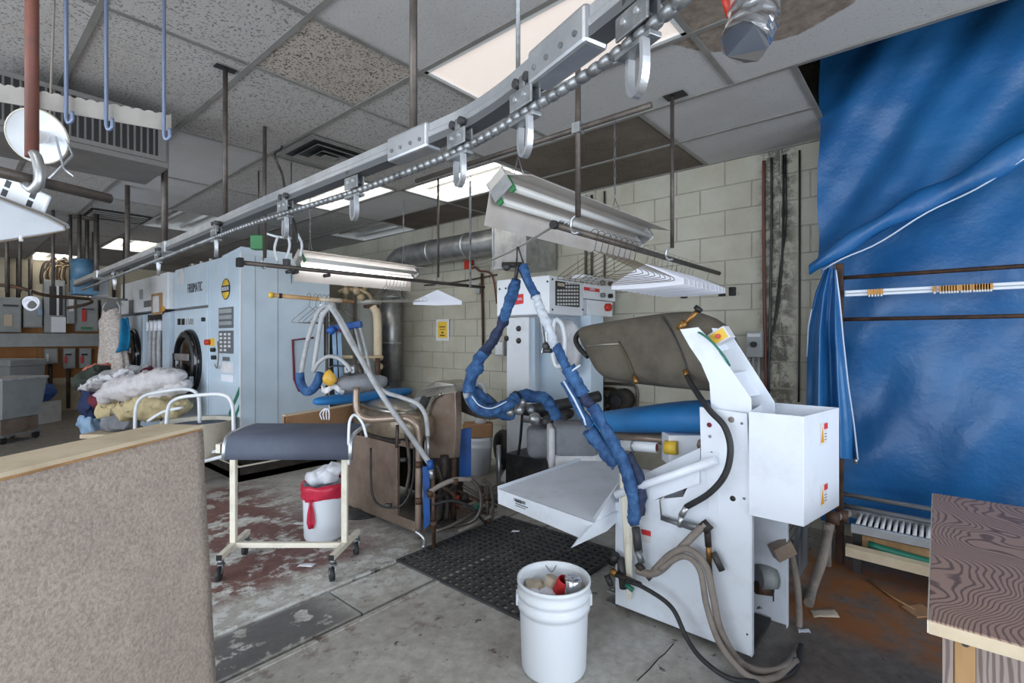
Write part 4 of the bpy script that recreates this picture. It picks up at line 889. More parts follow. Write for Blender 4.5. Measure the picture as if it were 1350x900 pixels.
for x, y in ((467, 253), (606, 198), (692, 149), (840, 50)): trolley(x, y, True)
for x, y in ((376, 282), (285, 313), (209, 343), (151, 366)): trolley(x, y, False)
bp = Zp(113, 380, 1.93)
box_ = MB().obox(bp+Vector((0, .12, .02)), (.11, 0, 0), (0, .14, 0), (0, 0, .09)).build('drive_box', 'motor_blue', K, bevel=.01)
MB().obox(bp+Vector((.16, .2, .05)), (.07, 0, 0), (0, .1, 0), (0, 0, .13)).build('motor_cover', 'panel_grey', K, bevel=.01)
MB().cyl(bp+Vector((0, .15, .1)), bp+Vector((0, .15, .34)), .11, 20).build('motor', 'motor_blue', K)
for u, v in ((bp.x-.04, bp.y+.1), (bp.x+.03, bp.y+.12)): MB().cyl((u, v, 1.9), (u, v, CEIL), .02, 8).build('hanger_rod', 'dark_pipe', K)
MB().bar((bp.x-.1, bp.y+.11, CEIL-.03), (bp.x+.1, bp.y+.11, CEIL-.03), .04, .04).build('strut', 'dark_pipe', K)
def rod(par, x, ytop, r, zbot, nm='hanger_rod', m='dark_pipe', zt=CEIL):
    p = Zp(x, ytop, CEIL); return MB().cyl((p.x, p.y, zbot), (p.x, p.y, zt+.02), r, 10).build(nm, m, par)
p = Zp(297, 90, CEIL); MB().cyl((p.x, p.y, 1.99), (p.x, p.y, CEIL+.02), .012, 10).build('hanger_rod', 'dark_pipe', K)
MB().box(p.x-.05, p.x+.05, p.y-.025, p.y+.025, CEIL-.004, CEIL-.001).build('ceiling_plate', 'black', K)
p = Zp(545, 186, RZ); MB().cyl((p.x, p.y, RZ), (p.x, p.y, CEIL+.02), .0125, 10).build('hanger_rod', 'dark_pipe', K)
p = Zp(168, 245, CEIL); MB().cyl((p.x, p.y, 1.97), (p.x, p.y, CEIL+.02), .02, 10).build('hanger_rod', 'dark_pipe', K)
p = Zp(127, 281, CEIL); MB().cyl((p.x, p.y, 1.9), (p.x, p.y, CEIL+.02), .025, 10).build('hanger_rod', 'dark_pipe', K)
p = Zp(683, 104, RZ+.03); MB().tube([p+Vector((0, 0, .0)), Vector((p.x, p.y, CEIL))], .006, 6).build('suspension_spring', 'chain_steel', K)
p = Zp(217, 326, RZ); MB().cyl((p.x, p.y, RZ), (p.x, p.y, CEIL), .02, 8).build('hanger_rod', 'dark_pipe', K)
# ================================================================== hangers
def hanger_parts(root, wire, paper=None, tilt=0):
    # hangs in the local YZ plane from the origin (rail centre)
    o = wloc(root); hk = []
    for k in range(11): a = math.radians(-40+k*26); hk.append((0, .022*math.cos(a), .002+.022*math.sin(a)))
    m = MB().tube([Vector(q)+o for q in hk]+[o+Vector((0, .0, -.075))], .0018, 5)
    m.tube(cr([o+Vector(q) for q in ((0, 0, -.075), (0, .03, -.092), (0, .19, -.172), (0, .212, -.19), (0, .195, -.2), (0, 0, -.202), (0, -.195, -.2), (0, -.212, -.19), (0, -.19, -.172), (0, -.03, -.092), (0, 0, -.075))], 3), .0018, 5)
    m.build('wire', wire, root)
    if paper:
        poly = [(-.004, 0, -.076), (-.004, .03, -.088), (-.004, .216, -.174), (-.004, .218, -.208), (-.004, 0, -.215), (-.004, -.218, -.208), (-.004, -.216, -.174), (-.004, -.03, -.088)]
        MB().prism([o+Vector(q) for q in poly], (.008, 0, 0)).build('paper_cape', paper, root, bevel=.002)
hw = thing('wire_hanger', 'bronze wire hanger bunched on the rail above the keypad cabinet', 'hanger', (2.05, 1.24, 1.862), 'bronze wire hangers on the right rail')
hanger_parts(hw, 'hanger_dark')
rnd = random.Random(5)
for i in range(1, 8): dup(hw, (2.05+i*.058, 1.24, 1.862), .02*i+rnd.uniform(-.05, .05))
hp = thing('paper_hanger', 'white paper caped hanger in the bunch on the right rail', 'hanger', (2.62, 1.25, 1.862), 'paper caped hangers on the right rail')
hanger_parts(hp, 'hanger_wire', 'paper')
for i in range(1, 11): dup(hp, (2.62+i*.07+rnd.uniform(-.008, .008), 1.25, 1.862), rnd.uniform(-.05, .08))
# ================================================================== slick rails hung from the ceiling
def hookrod(par, u, v, zr, zt, r, side=1):
    pts = [(u, v, zt), (u, v, zr+.10), (u, v, zr+.05), (u+.0, v-.035*side, zr+.03), (u, v-.045*side, zr), (u, v-.025*side, zr-.025), (u, v, zr-.022)]
    MB().tube([Vector((u, v, zt)), Vector((u, v, zr+.045))], r, 10).build('hanger_rod', 'dark_pipe', par)
    MB().tube(cr([Vector((u, v, zr+.055)), Vector((u, v+.03*side, zr+.04)), Vector((u, v+.04*side, zr+.005)), Vector((u, v+.02*side, zr-.022)), Vector((u, v-.005*side, zr-.022))], 5), .008, 8).build('hook', 'galvanised', par)
S1_ = thing('clothes_rail', 'dark pipe clothes rail carrying paper caped hangers below the shop light', 'clothes rail', (2.7, 1.24, 1.85))
MB().cyl((1.72, 1.24, 1.85), (3.82, 1.24, 1.85), .0155, 14).build('rail', 'dark_pipe', S1_)
MB().cyl((1.712, 1.24, 1.85), (1.73, 1.24, 1.85), .019, 12).build('end_cap', 'black', S1_)
for u in (1.75, 1.77, 1.8): MB().cyl((u, 1.22, 1.868), (u+.02, 1.25, 1.866), .006, 6).build('hanger_clip', 'chain_steel', S1_)
p = Zp(762, 288, 1.85); hookrod(S1_, 1.72+.11, 1.19, 1.85, CEIL+.02, .0125)
q = Zp(895, 122, CEIL); hookrod(S1_, q.x+.02, 1.18, 1.85, CEIL+.02, .0115)
MB().obox((q.x+.02, 1.16, CEIL-.003), (.04, 0, 0), (0, .06, 0), (0, 0, .002)).build('ceiling_plate', 'black', S1_)
ru = 1.72+.11
MB().cyl((ru, .85, 2.28), (ru, 2.3, 2.28), .0125, 12).build('cross_pipe', 'dark_pipe', S1_); MB().obox((ru, 1.19, 2.28), (.02, 0, 0), (0, .02, 0), (0, 0, .022)).build('clamp', 'galvanised', S1_)
# black clip hanger at the rail end
bh = thing('clip_hanger', 'black clip hanger at the wall end of the right rail', 'hanger', (3.60, 1.25, 1.862)); hanger_parts(bh, 'hanger_wire')
for v in (1.08, 1.15, 1.42): MB().box(3.585, 3.625, v-.02, v+.02, 1.66, 1.72).build('clip', 'black', bh, bevel=.004)
S2_ = thing('clothes_rail', 'long dark pipe clothes rail under the lit shop light', 'clothes rail', (2.4, 3.40, 1.86))
MB().cyl((1.29, 3.45, 1.86), (3.5, 3.36, 1.86), .0155, 14).build('rail', 'dark_pipe', S2_)
MB().box(1.285, 1.32, 3.425, 3.475, 1.83, 1.89).build('end_cap', 'black', S2_, bevel=.004)
q = Zp(351, 166, CEIL); hookrod(S2_, q.x, 3.42, 1.86, CEIL+.02, .012); q = Zp(578, 235, CEIL); hookrod(S2_, q.x, 3.36, 1.86, CEIL+.02, .011)
for u in (1.62, 1.66, 1.9): MB().cyl((u, 3.40, 1.83), (u, 3.47, 1.83), .014, 8).build('hanger_clip', 'dark_metal', S2_)
pw = thing('paper_hanger', 'single white paper caped hanger by the block wall notice', 'hanger', (2.93, 3.385, 1.872)); hanger_parts(pw, 'hanger_wire', 'paper'); pw.rotation_euler = (0, 0, math.radians(40))
hs = thing('wire_hanger', 'pale wire hanger bunched beside the vertical silver duct', 'hanger', (2.40, 3.405, 1.872), 'pale wire hangers on the long rail'); hanger_parts(hs, 'hanger_wire')
for i in range(1, 7): dup(hs, (2.40+i*.034, 3.405, 1.872), .04*i)
# tan hanger pole with wire hangers
a_, b_ = at(360, 389, 3.75), at(468, 398, 4.05)
pl = thing('hanger_pole', 'tan wooden hanger pole with yellow tip on an upright stand', 'pole', (b_.x, b_.y, 0))
MB().cyl(a_, b_, .016, 12).build('pole', 'wood_raw', pl); MB().cyl(a_-(b_-a_).normalized()*.03, a_, .022, 10).build('yellow_tip', 'label_yellow', pl)
tt = (b_-a_).normalized()
MB().cyl(a_+tt*.04, a_+tt*.06, .02, 10).build('tape', 'black', pl); MB().cyl(a_+tt*.33, a_+tt*.5, .018, 12).build('tape_wrap', 'paper_tan', pl)
MB().cyl((b_.x, b_.y, 0), (b_.x, b_.y, b_.z+.05), .018, 10).build('upright', 'dark_pipe', pl)
MB().lathe([(0, 0), (.14, 0), (.14, .015), (.03, .03)], (b_.x, b_.y, 0), n=20).build('foot', 'dark_pipe', pl)
ang = math.atan2(tt.y, tt.x)
hq = thing('wire_hanger', 'thin wire hanger dangling from the tan wooden pole', 'hanger', a_.lerp(b_, .42)+Vector((0, 0, .014)), 'wire hangers on the tan pole'); hanger_parts(hq, 'hanger_dark'); hq.rotation_euler = (0, 0, ang+.5)
for i, f_ in enumerate((.5, .55, .61, .66, .8, .88)): dup(hq, a_.lerp(b_, f_)+Vector((0, 0, .014)), ang+.5-.03*i)
tg = thing('price_card', 'white card with red diamond hanging from the tan pole', 'card', a_.lerp(b_, .62)+Vector((0, 0, -.17)))
pc = a_.lerp(b_, .62)+Vector((0, 0, -.10))-FW*.03
MB().obox(pc, RT*.035, (0, 0, .06), FW*.001).build('card', 'paper', tg); MB().prism([pc-FW*.002+RT*.022-UPV*.02, pc-FW*.002+UPV*.02, pc-FW*.002-RT*.022-UPV*.02], FW*.0005).build('red_mark', 'ink_red', tg)
MB().tube([pc+UPV*.06, pc+UPV*.115+FW*.03], .0015, 4).build('string', 'paper', tg)
# ================================================================== hanging shop lights
def shop_light(name, label, u0, u1, v, z, lit, chains, tilt):
    r = thing(name, label, 'light', ((u0+u1)/2, v, z), 'hanging shop lights')
    ct, sn = math.cos(tilt), math.sin(tilt)
    def W(u, a, b): return Vector((u, v+a*ct+b*sn, z-a*sn+b*ct))
    def wbox(ua, ub, a0, a1, b0, b1): c = W((ua+ub)/2, (a0+a1)/2, (b0+b1)/2); return MB().obox(c, ((ub-ua)/2, 0, 0), W(0, (a1-a0)/2, 0)-W(0, 0, 0), W(0, 0, (b1-b0)/2)-W(0, 0, 0))
    prof = [(-.17, -.085), (-.055, .03), (.055, .03), (.17, -.085)]
    m = MB(); m.grid(lambda a, b: W(u0+(u1-u0)*b, *prof[round(a*3)]), 3, 1, False); m.build('reflector', 'reflector', r, solid=.003)
    wbox(u0, u1, -.055, .055, .032, .075).build('ballast_housing', 'reflector', r, bevel=.004)
    for u in (u0+.004, u1-.004): MB().prism([W(u, -.062, -.04), W(u, .062, -.04), W(u, .06, .075), W(u, -.06, .075)], (.003, 0, 0)).build('end_plate', 'galvanised', r)
    for s_ in (-1, 1):
        for u in (u0+.012, u1-.03): wbox(u, u+.018, s_*.045-.014, s_*.045+.014, -.058, .03).build('lamp_socket', 'card_white' if u > u0+.1 else 'green_plastic', r, bevel=.003)
        MB().cyl(W(u0+.03, s_*.045, -.035), W(u1-.03, s_*.045, -.035), .018, 14).build('tube', 'tube_shop' if lit and s_ > 0 else 'tube_off', r)
    for (u, du, ztop) in chains:
        tp0 = W(u, 0, .075)+Vector((0, 0, .14))
        for s_ in (-1, 1): MB().tube([W(u, s_*.05, .075), tp0], .003, 5).build('chain_bridle', 'chain_steel', r)
        n = int((ztop-tp0.z)/.03)
        ch = MB()
        for k in range(n):
            c = tp0+Vector((0, 0, (k+.5)*(ztop-tp0.z)/n)); e = Vector((.007, 0, 0)) if k % 2 else Vector((0, .007, 0)); hgt = Vector((0, 0, .019))
            ch.tube([c+e*math.cos(a)+hgt*math.sin(a) for a in [2*math.pi*q/8 for q in range(8)]], .0022, 4, closed=True)
        ch.build('chain', 'chain_steel', r)
    return r
shop_light('shop_light', 'unlit hanging shop light over the right clothes rail with green sockets', 1.72, 3.22, 1.55, 2.07, False, ((1.9, 0, CEIL), (2.88, 0, CEIL)), math.radians(32))
shop_light('shop_light', 'lit hanging shop light over the brown press and long rail', 2.02, 3.26, 4.12, 2.03, True, ((2.15, 0, CEIL), (3.15, 0, CEIL)), math.radians(40))
pc_ = thing('pull_chain', 'beaded pull chain hanging from the open ceiling light', 'chain', (2.66, 2.72, 1.5))
for i, (x, y0, y1, d) in enumerate(((620, 240, 380, 4.2),)):
    n = 60; ch = MB()
    for k in range(n):
        c = at(x, y0+(y1-y0)*k/n, d); ch.ball(c, .011, 4)
    ch.build('beads', 'chain_steel', pc_)
    MB().tube([at(x, y1, d), at(x, 236, d), Vector((at(x, 236, d).x, at(x, 236, d).y, CEIL))], .003, 4).build('cord', 'chain_steel', pc_)
cbx_ = tag(MB().tube(cr([Zp(372, 192, CEIL), Zp(370, 190, CEIL)+Vector((0, 0, -.04)), at(362, 205, 3.3), at(372, 230, 3.35), at(378, 262, 3.45), at(390, 300, 3.6), at(392, 318, 3.95)], 6), .008, 6).build('light_cable', 'dark_metal'), 'grey cable dropping from the ceiling vent to the lit shop light', 'cable')
lbk = thing('light_bracket', 'white bracket cluster holding the near end of the lit shop light', 'bracket', at(390, 330, 4.0))
for pts in ([(352, 308, 4.0), (366, 312, 4.0), (384, 314, 4.0)], [(378, 306, 3.95), (382, 322, 3.95), (378, 340, 3.95)], [(392, 308, 3.97), (398, 322, 3.97), (396, 338, 3.97)], [(366, 312, 3.98), (362, 328, 3.98), (366, 344, 3.98)]): MB().tube(cr([at(*q) for q in pts], 4), .010, 6).build('bracket_arm', 'white_enamel', lbk)
q = at(384, 314, 4.0); MB().cyl(q, (q.x, q.y, CEIL), .005, 6).build('support_wire', 'chain_steel', lbk)
MB().obox(at(378, 347, 3.6), RT*.02, FW*.02, UPV*.03).build('rail_clamp', 'dark_metal', lbk)
# ================================================================== ceiling vent
vt = thing('ceiling_vent', 'square louvred ceiling vent with concentric blades', 'vent', (1.98, 3.56, CEIL-.01))
def frame_sq(cx, cy, h, z, wd, nm, m, tilt=.0):
    mb = MB()
    for s_ in ((-1, 0), (1, 0), (0, -1), (0, 1)):
        a = Vector((cx+s_[0]*h-s_[1]*h, cy+s_[1]*h+s_[0]*h, z)); b = Vector((cx+s_[0]*h+s_[1]*h, cy+s_[1]*h-s_[0]*h, z))
        ai = Vector((cx+s_[0]*(h-wd)-s_[1]*(h-wd), cy+s_[1]*(h-wd)+s_[0]*(h-wd), z+tilt)); bi = Vector((cx+s_[0]*(h-wd)+s_[1]*(h-wd), cy+s_[1]*(h-wd)-s_[0]*(h-wd), z+tilt))
        mb.prism([a, b, bi, ai], (0, 0, .003))
    mb.build(nm, m, vt)
frame_sq(1.98, 3.56, .28, CEIL-.012, .05, 'frame', 'tee_paint'); frame_sq(1.98, 3.56, .19, CEIL-.03, .05, 'blade', 'tee_paint', .035); frame_sq(1.98, 3.56, .11, CEIL-.035, .04, 'blade', 'tee_paint', .03)
MB().box(1.93, 2.03, 3.51, 3.61, CEIL-.035, CEIL-.03).build('centre_plate', 'tee_paint', vt); MB().box(1.75, 2.21, 3.33, 3.79, CEIL-.008, CEIL-.006).build('dark_throat', 'black', vt)
v2 = thing('ceiling_vent', 'dark slotted ceiling vent far back near the drive box', 'vent', Zp(155, 285, CEIL-.01)); p = Zp(155, 285, CEIL)
for k in range(4): MB().box(p.x-.25, p.x+.25, p.y-.2+k*.11, p.y-.16+k*.11, CEIL-.015, CEIL-.008).build('slat', 'tee_paint', v2)
MB().box(p.x-.28, p.x+.28, p.y-.28, p.y+.28, CEIL-.007, CEIL-.005).build('dark_throat', 'black', v2)
# ================================================================== unit heater
H = thing('unit_heater', 'grey ceiling unit heater with vertical louvres', 'heater', (.52, 3.75, 2.39))
MB().box(.12, .93, 3.52, 4.02, 2.39, 2.70).build('housing', 'heater_grey', H, bevel=.006)
MB().box(.16, .89, 3.512, 3.52, 2.44, 2.67).build('grille_recess', 'black', H)
MB().box(.14, .18, 3.505, 3.52, 2.42, 2.69).box(.87, .91, 3.505, 3.52, 2.42, 2.69).box(.18, .87, 3.505, 3.52, 2.42, 2.445).box(.18, .87, 3.505, 3.52, 2.665, 2.69).build('grille_frame', 'heater_grey', H)
for i in range(22): MB().obox((.197+i*.0312, 3.508, 2.555), (.0025, .003, 0), (-.003, .006, 0), (0, 0, .11)).build('louvre', 'heater_grey', H)
for u in (.2, .85): MB().cyl((u, 3.77, 2.7), (u, 3.77, CEIL), .012, 8).build('hanger_rod', 'dark_pipe', H)
# ================================================================== foreground clutter at the upper left
pr = thing('clothes_rail', 'brown pipe rail with grey cast hook beside the clamp lamp', 'clothes rail', Zp(40, 232, 1.85))
a_, b_ = Zp(-90, 205, 1.85), Zp(145, 262, 1.85); MB().cyl(a_, b_, .0165, 14).build('rail', 'dark_pipe', pr)
h0 = Zp(42, 234, 1.85); MB().cyl(h0+Vector((0, 0, .06)), Vector((h0.x, h0.y, CEIL+.02)), .0165, 14).build('red_drop_pipe', 'red_pipe', pr)
dr = (b_-a_).normalized(); sd = dr.cross(UPV).normalized()
hk = [h0+Vector((0, 0, .075)), h0+sd*.02+Vector((0, 0, .06)), h0+sd*.035+Vector((0, 0, .02)), h0+sd*.032-Vector((0, 0, .02)), h0+sd*.005-Vector((0, 0, .035)), h0-sd*.025-Vector((0, 0, .02))]
MB().tube(cr(hk, 5), .014, 10).build('hook', 'galvanised', pr)
lp = thing('clamp_lamp', 'round white clamp lamp with shallow dish facing down', 'lamp', at(52, 190, 1.85))
lc = at(52, 180, 1.85); ax = (FW*.9+RT*-.25+UPV*.30).normalized()
MB().lathe([(.0, .03), (.03, .028), (.07, .012), (.093, -.010), (.096, -.012)], lc, ax, 32).build('dish', 'white_enamel', lp, solid=.003)
MB().lathe([(.094, -.016), (.099, -.012), (.094, -.008)], lc, ax, 32).build('rim', 'cream_enamel', lp); MB().cyl(lc-ax*.0, lc+ax*.06, .022, 14).build('bulb_socket', 'card_white', lp)
MB().ball(lc-ax*.012, .026, 10).build('bulb', 'tube_off', lp)
cl = at(98, 233, 1.78); MB().tube([lc+ax*.02+RT*.05, at(84, 222, 1.8), cl], .004, 6).build('wire_arm', 'aluminium', lp); MB().tube([lc+ax*.03+RT*.08, at(96, 205, 1.85), at(64, 236, 1.75)], .004, 6).build('wire_arm', 'aluminium', lp)
MB().tube([lc+ax*.06, Vector((lc.x+.05, lc.y+.05, CEIL))], .004, 6).build('cord', 'grey_hose', lp)
# scalloped strip on hook rods
sc = thing('scalloped_strip', 'grey channel with scalloped upper edge held by slim hook rods', 'channel', at(120, 150, 1.45))
d0 = 1.45; tp_ = []; bt = []
def spx(f_): return at(-40+f_*266, 105+f_*48, d0+.15*f_)
N = 52
top = [spx(i/N)+Vector((0, 0, .006*abs(math.sin(i*math.pi/3)))) for i in range(N+1)]; base = [spx(i/N)-Vector((0, 0, .05)) for i in range(N+1)]
g = MB().grid(lambda a, b: (top if b > .5 else base)[round(a*N)], N, 1, False); g.build('channel', 'strip_grey', sc, solid=.004)
for x in (95, 147, 222):
    f_ = (x+40)/266; p = spx(f_)-FW*.02; MB().tube([Vector((p.x, p.y, CEIL))]+cr([p+Vector((0, 0, -.02)), p+Vector((0, 0, -.07)), p+RT*.008+Vector((0, 0, -.085)), p+RT*.018+Vector((0, 0, -.075)), p+RT*.018+Vector((0, 0, -.05))], 4), .0055, 8).build('hook_rod', 'rod_blue', sc)
# caped hanger under the brown rail and the white strip
ch_ = thing('paper_hanger', 'grey paper caped hanger under the brown rail beside the red pipe', 'hanger', at(20, 300, 1.5))
pol = [(-90, 236), (0, 263), (60, 286), (84, 298), (86, 304), (78, 306), (0, 318), (-90, 332)]
MB().prism([at(x, y, 1.5) for x, y in pol], FW*.02+UPV*.012).build('cape', 'grey_plastic', ch_, bevel=.005)
MB().tube([at(x, y, 1.495) for x, y in ((-90, 233), (0, 261), (60, 284), (86, 298), (87, 304), (60, 309), (0, 319))], .0025, 6).build('wire', 'hanger_dark', ch_)
hc = h0-dr*.1; MB().tube(cr([at(-40, 245, 1.5), hc+Vector((0, 0, -.05)), hc+sd*.02, hc+Vector((0, 0, .02)), hc-sd*.02], 4), .003, 6).build('hook', 'hanger_wire', ch_)
MB().cyl(at(27, 310, 1.49), at(28, 318, 1.49), .005, 6).build('clip', 'clear_plastic', ch_)
ws = thing('clip_strip', 'white plastic clip strip with dark square windows below the brown rail', 'clip', at(40, 262, 1.58))
A0, A1 = at(-20, 236, 1.6), at(62, 272, 1.56); dd = (A1-A0).normalized(); nn = dd.cross(FW).normalized()
MB().obox((A0+A1)/2, (A1-A0)/2, nn*.035, FW*.006).build('strip', 'white_enamel', ws, bevel=.006)
for f_ in (.38, .78):
    for s_ in (-.4, .45): MB().obox(A0.lerp(A1, f_)+nn*.035*s_-FW*.006, dd*.011, nn*.011, FW*.001).build('square_window', 'ink', ws)
MB().tube([(A0+A1)/2+nn*.03, h0+dr*.03+Vector((0, 0, -.016))], .003, 6).build('tie', 'hanger_wire', ws)
# foil duct at the top right with red bracket
fo_ = thing('foil_duct', 'crinkled foil wrapped pipe end hanging from the ceiling', 'duct', at(985, 55, 1.75))
m = MB(); pth = cr([at(985, -170, 1.8), at(992, -60, 1.75), at(990, 10, 1.75), at(980, 40, 1.74), at(966, 60, 1.72)], 8); m.tube(pth, .085, 24)
pth2 = cr([Vector((at(985, -60, 1.8).x, at(985, -60, 1.8).y, CEIL)), at(990, -20, 1.78), at(993, 10, 1.77), at(990, 34, 1.76), at(981, 58, 1.74)], 8)
m = MB(); m.tube(cr(pth2, 2), .083, 22)
for i, v in enumerate(m.v): m.v[i] = v+Vector((noise.noise(v*30), noise.noise(v*30+Vector((5, 0, 0))), noise.noise(v*30+Vector((0, 7, 0)))))*.012
m.s = [False]*len(m.s)
m.build('foil_wrap', 'foil', fo_)
MB().tube([Vector((at(957, -30, 1.8).x, at(957, -30, 1.8).y, CEIL)), at(956, 0, 1.8), at(963, 22, 1.8)], .014, 8).build('red_bracket', 'button_red', fo_)
# ================================================================== carpeted counter end (left foreground)
cz = 1.047
A_, B_ = Zp(262, 560, cz), Zp(0, 622, cz); dr = (A_-B_).normalized(); B_ = B_-dr*1.2
A2, B2 = Zp(252, 551, cz), Zp(0, 598, cz); off = dr.cross(UPV).normalized()
if off.dot(-RT) < 0: off = -off
wd = .15
Cc = thing('carpeted_counter', 'counter end panel covered in tan carpet with plywood top', 'counter', ((A_+B_)/2+off*wd/2)*1); Cc.location.z = 0
lean = RT*.028
MB().prism([A_-UPV*.03, A_+off*wd-UPV*.03, B_+off*wd-UPV*.03, B_-UPV*.03], Vector((0, 0, -cz+.03))+lean*0).build('core', 'wood_raw', Cc)
nA, nB = A_-off*.012, B_-off*.012
def cg(a, b):
    p = nB.lerp(nA+lean*b, a); p = Vector((p.x, p.y, (cz-.02)*(1-b)+.002*b)); q = p+lean*b*a
    w_ = noise.noise(Vector((a*6, b*8, 0)))*.004; return q-off*w_
MB().grid(cg, 40, 30).build('carpet_face', 'carpet', Cc, solid=.008)
MB().prism([nA+lean+Vector((0, 0, -cz+.002)), nA-UPV*.02, A_+off*wd-UPV*.02, A_+off*wd+lean+Vector((0, 0, -cz+.002))], dr*.008).build('carpet_end', 'carpet', Cc)
MB().prism([nA+dr*.004, A_+off*(wd+.02)+dr*.004, B_+off*(wd+.02), nB], (0, 0, -.012)).build('top_board', 'wood_pale', Cc)
MB().prism([nA+dr*.004-UPV*.012, A_+off*(wd+.02)+dr*.004-UPV*.012, B_+off*(wd+.02)-UPV*.012, nB-UPV*.012], (0, 0, -.012)).build('ply_edge', 'ply_edge', Cc)
# ================================================================== rolling board stand
G = thing('rolling_stand', 'cream wheeled stand with dark slate padded board top', 'stand', at(380, 720, 3.0)); G.location.z = 0
dF, dB, dM = 2.80, 3.18, 2.98
def gp(x, d, z): X = (x-675)/F*d; return Vector((SN*X+CS*d, -CS*X+SN*d, z))
for xl in (0, 1):
    xf, xb, xm = (((289, 327, 312)), ((437, 472, 456)))[xl]
    a_, b_ = gp(xf, dF, .13), gp(xb, dB, .13); MB().bar(a_, b_, .032, .032).build('base_rail', 'cream_enamel', G, bevel=.004)
    mid = a_.lerp(b_, .47); MB().bar(mid+UPV*.016, Vector((mid.x, mid.y, .73)), .035, .03, up=FW).build('post', 'cream_enamel', G, bevel=.004)
    MB().bar(a_-(b_-a_).normalized()*.004, a_, .03, .03).build('rail_plug', 'black', G)
    if xl == 0: mid0 = mid
    for q in (a_, b_):
        q = q+(b_-a_).normalized()*(.02 if q is a_ else -.02)
        c = MB().cyl(q-UPV*.016, q-UPV*.04, .016, 12).cyl(q-UPV*.04, q-UPV*.05, .022, 14).build('caster_stem', 'chain_steel', G)
        wv = Vector((q.x, q.y, .038))+FW*(-.02)
        sdv = (RT*.8+FW*.5).normalized() if xl else (RT*.95+FW*.2).normalized()
        MB().cyl(wv-sdv*.011, wv+sdv*.011, .038, 20).build('wheel', 'black_rubber', c)
        for s_ in (-1, 1): MB().bar(wv+sdv*.015*s_, Vector((q.x, q.y, .085))+sdv*.012*s_, .02, .003, up=sdv).build('fork', 'chain_steel', c)
MB().bar(mid0, mid, .03, .03).build('cross_bar', 'cream_enamel', G, bevel=.004)
x0, x1 = gp(324, 2.98, 0), gp(474, 2.98, 0); ex = (x1-x0).normalized()
bprof = [(-.205, .69), (-.205, .73), (-.20, .77), (-.185, .80), (-.15, .82), (.0, .828), (.12, .826), (.16, .82)]
def bd(a, b, t=0): y, z = bprof[round(a*7)]; return x0.lerp(x1, b)+FW*(y+t)+UPV*z
MB().grid(lambda a, b: bd(a, b), 7, 1).build('board_top', 'board_slate', G, solid=.018)
for s_, xx in ((-1, x0), (1, x1)):
    MB().tube([xx+ex*.012*s_+FW*y+UPV*z for y, z in bprof], .013, 8).build('end_trim', 'aluminium', G)
MB().bar(mid0+UPV*0+Vector((0, 0, .60)), mid+Vector((0, 0, .60)), .03, .03).build('top_bar', 'cream_enamel', G)
for mm in (mid0, mid): MB().bar(Vector((mm.x, mm.y, .74))-FW*.16, Vector((mm.x, mm.y, .74))+FW*.13, .025, .05).build('board_bearer', 'cream_enamel', G)
h_ = x1+FW*-.2; MB().tube(cr([h_+UPV*.66, h_+UPV*.80, h_+FW*.02+UPV*.90, h_+FW*.05+RT*.02+UPV*.93, h_+FW*.06+RT*.06+UPV*.88, h_+FW*.07+RT*.08+UPV*.80], 5), .008, 8).build('cloth_arm', 'white_enamel', G)
# ================================================================== white bin with red liner
bp_ = Zp(427, 707, 0); Wb = thing('waste_bin', 'white plastic bin lined with a red drawstring bag', 'bin', bp_)
MB().lathe([(0, 0), (.12, 0), (.128, .02), (.137, .34), (.141, .37)], bp_, n=32).build('bin_body', 'bucket_white', Wb)
rb = MB().lathe([(.141, .275), (.147, .29), (.146, .33), (.15, .36), (.145, .385), (.13, .39)], bp_, n=40)
for i, v in enumerate(rb.v): rb.v[i] = v+Vector((noise.noise(v*34)*.014, noise.noise(v*34+Vector((3, 0, 0)))*.014, noise.noise(v*12)*.03))
rb.build('red_liner', 'red_bag', Wb)
tl = bp_-FW*.15-RT*.03; MB().loft([(0, 0, .29, .018, .012), (1, 0, .24, .022, .01), (2, 0, .18, .026, .008), (3, 0, .13, .02, .006)], 10, 2, 1)
m = MB()
for i, (z, w_) in enumerate(((.30, .014), (.27, .012), (.22, .022), (.16, .026), (.12, .014))): pass
m.grid(lambda a, b: tl+RT*((a-.5)*2*(.012, .012, .022, .027, .016)[round(b*4)])+UPV*((.30, .26, .21, .15, .11)[round(b*4)])-FW*(.008*math.sin(a*6)), 6, 4); m.build('liner_tail', 'red_bag', Wb, solid=.003)
for (dx, dz, sc_) in ((-.05, .40, .07), (.03, .42, .075), (.07, .46, .06), (.0, .45, .05)):
    bg = MB().ball(bp_+RT*dx+UPV*dz, sc_, 10, (1, 1, .8))
    for i, v in enumerate(bg.v): bg.v[i] = v+Vector((noise.noise(v*22), noise.noise(v*22+Vector((4, 0, 0))), noise.noise(v*22+Vector((0, 4, 0)))))*.022
    bg.build('bag_bulge', 'bag_white', Wb)
# ================================================================== five gallon bucket with rubbish
bk_ = Zp(730, 877, 0); Bk = thing('plastic_bucket', 'white ribbed plastic bucket full of rubbish on the concrete', 'bucket', bk_)
Hh = .37
MB().lathe([(0, .004), (.122, .004), (.130, .0), (.134, .012), (.142, .24), (.143, .255), (.151, .257), (.151, .285), (.146, .288), (.146, .305), (.152, .308), (.152, .325), (.147, .328), (.148, .352), (.153, .355), (.153, Hh), (.146, Hh), (.143, .34), (.134, .06), (0, .05)], bk_, n=56).build('bucket_body', 'bucket_white', Bk)
MB().tube(cr([bk_+FW*.15+RT*-.03+UPV*.36, bk_+FW*.12-RT*.0+UPV*.335, bk_+FW*.15+RT*.03+UPV*.36], 4), .0015, 5).build('handle_wire', 'dark_metal', Bk)
MB().lathe([(0, 0), (.14, 0)], bk_+UPV*.27, n=32).build('fill', 'card_white', Bk)
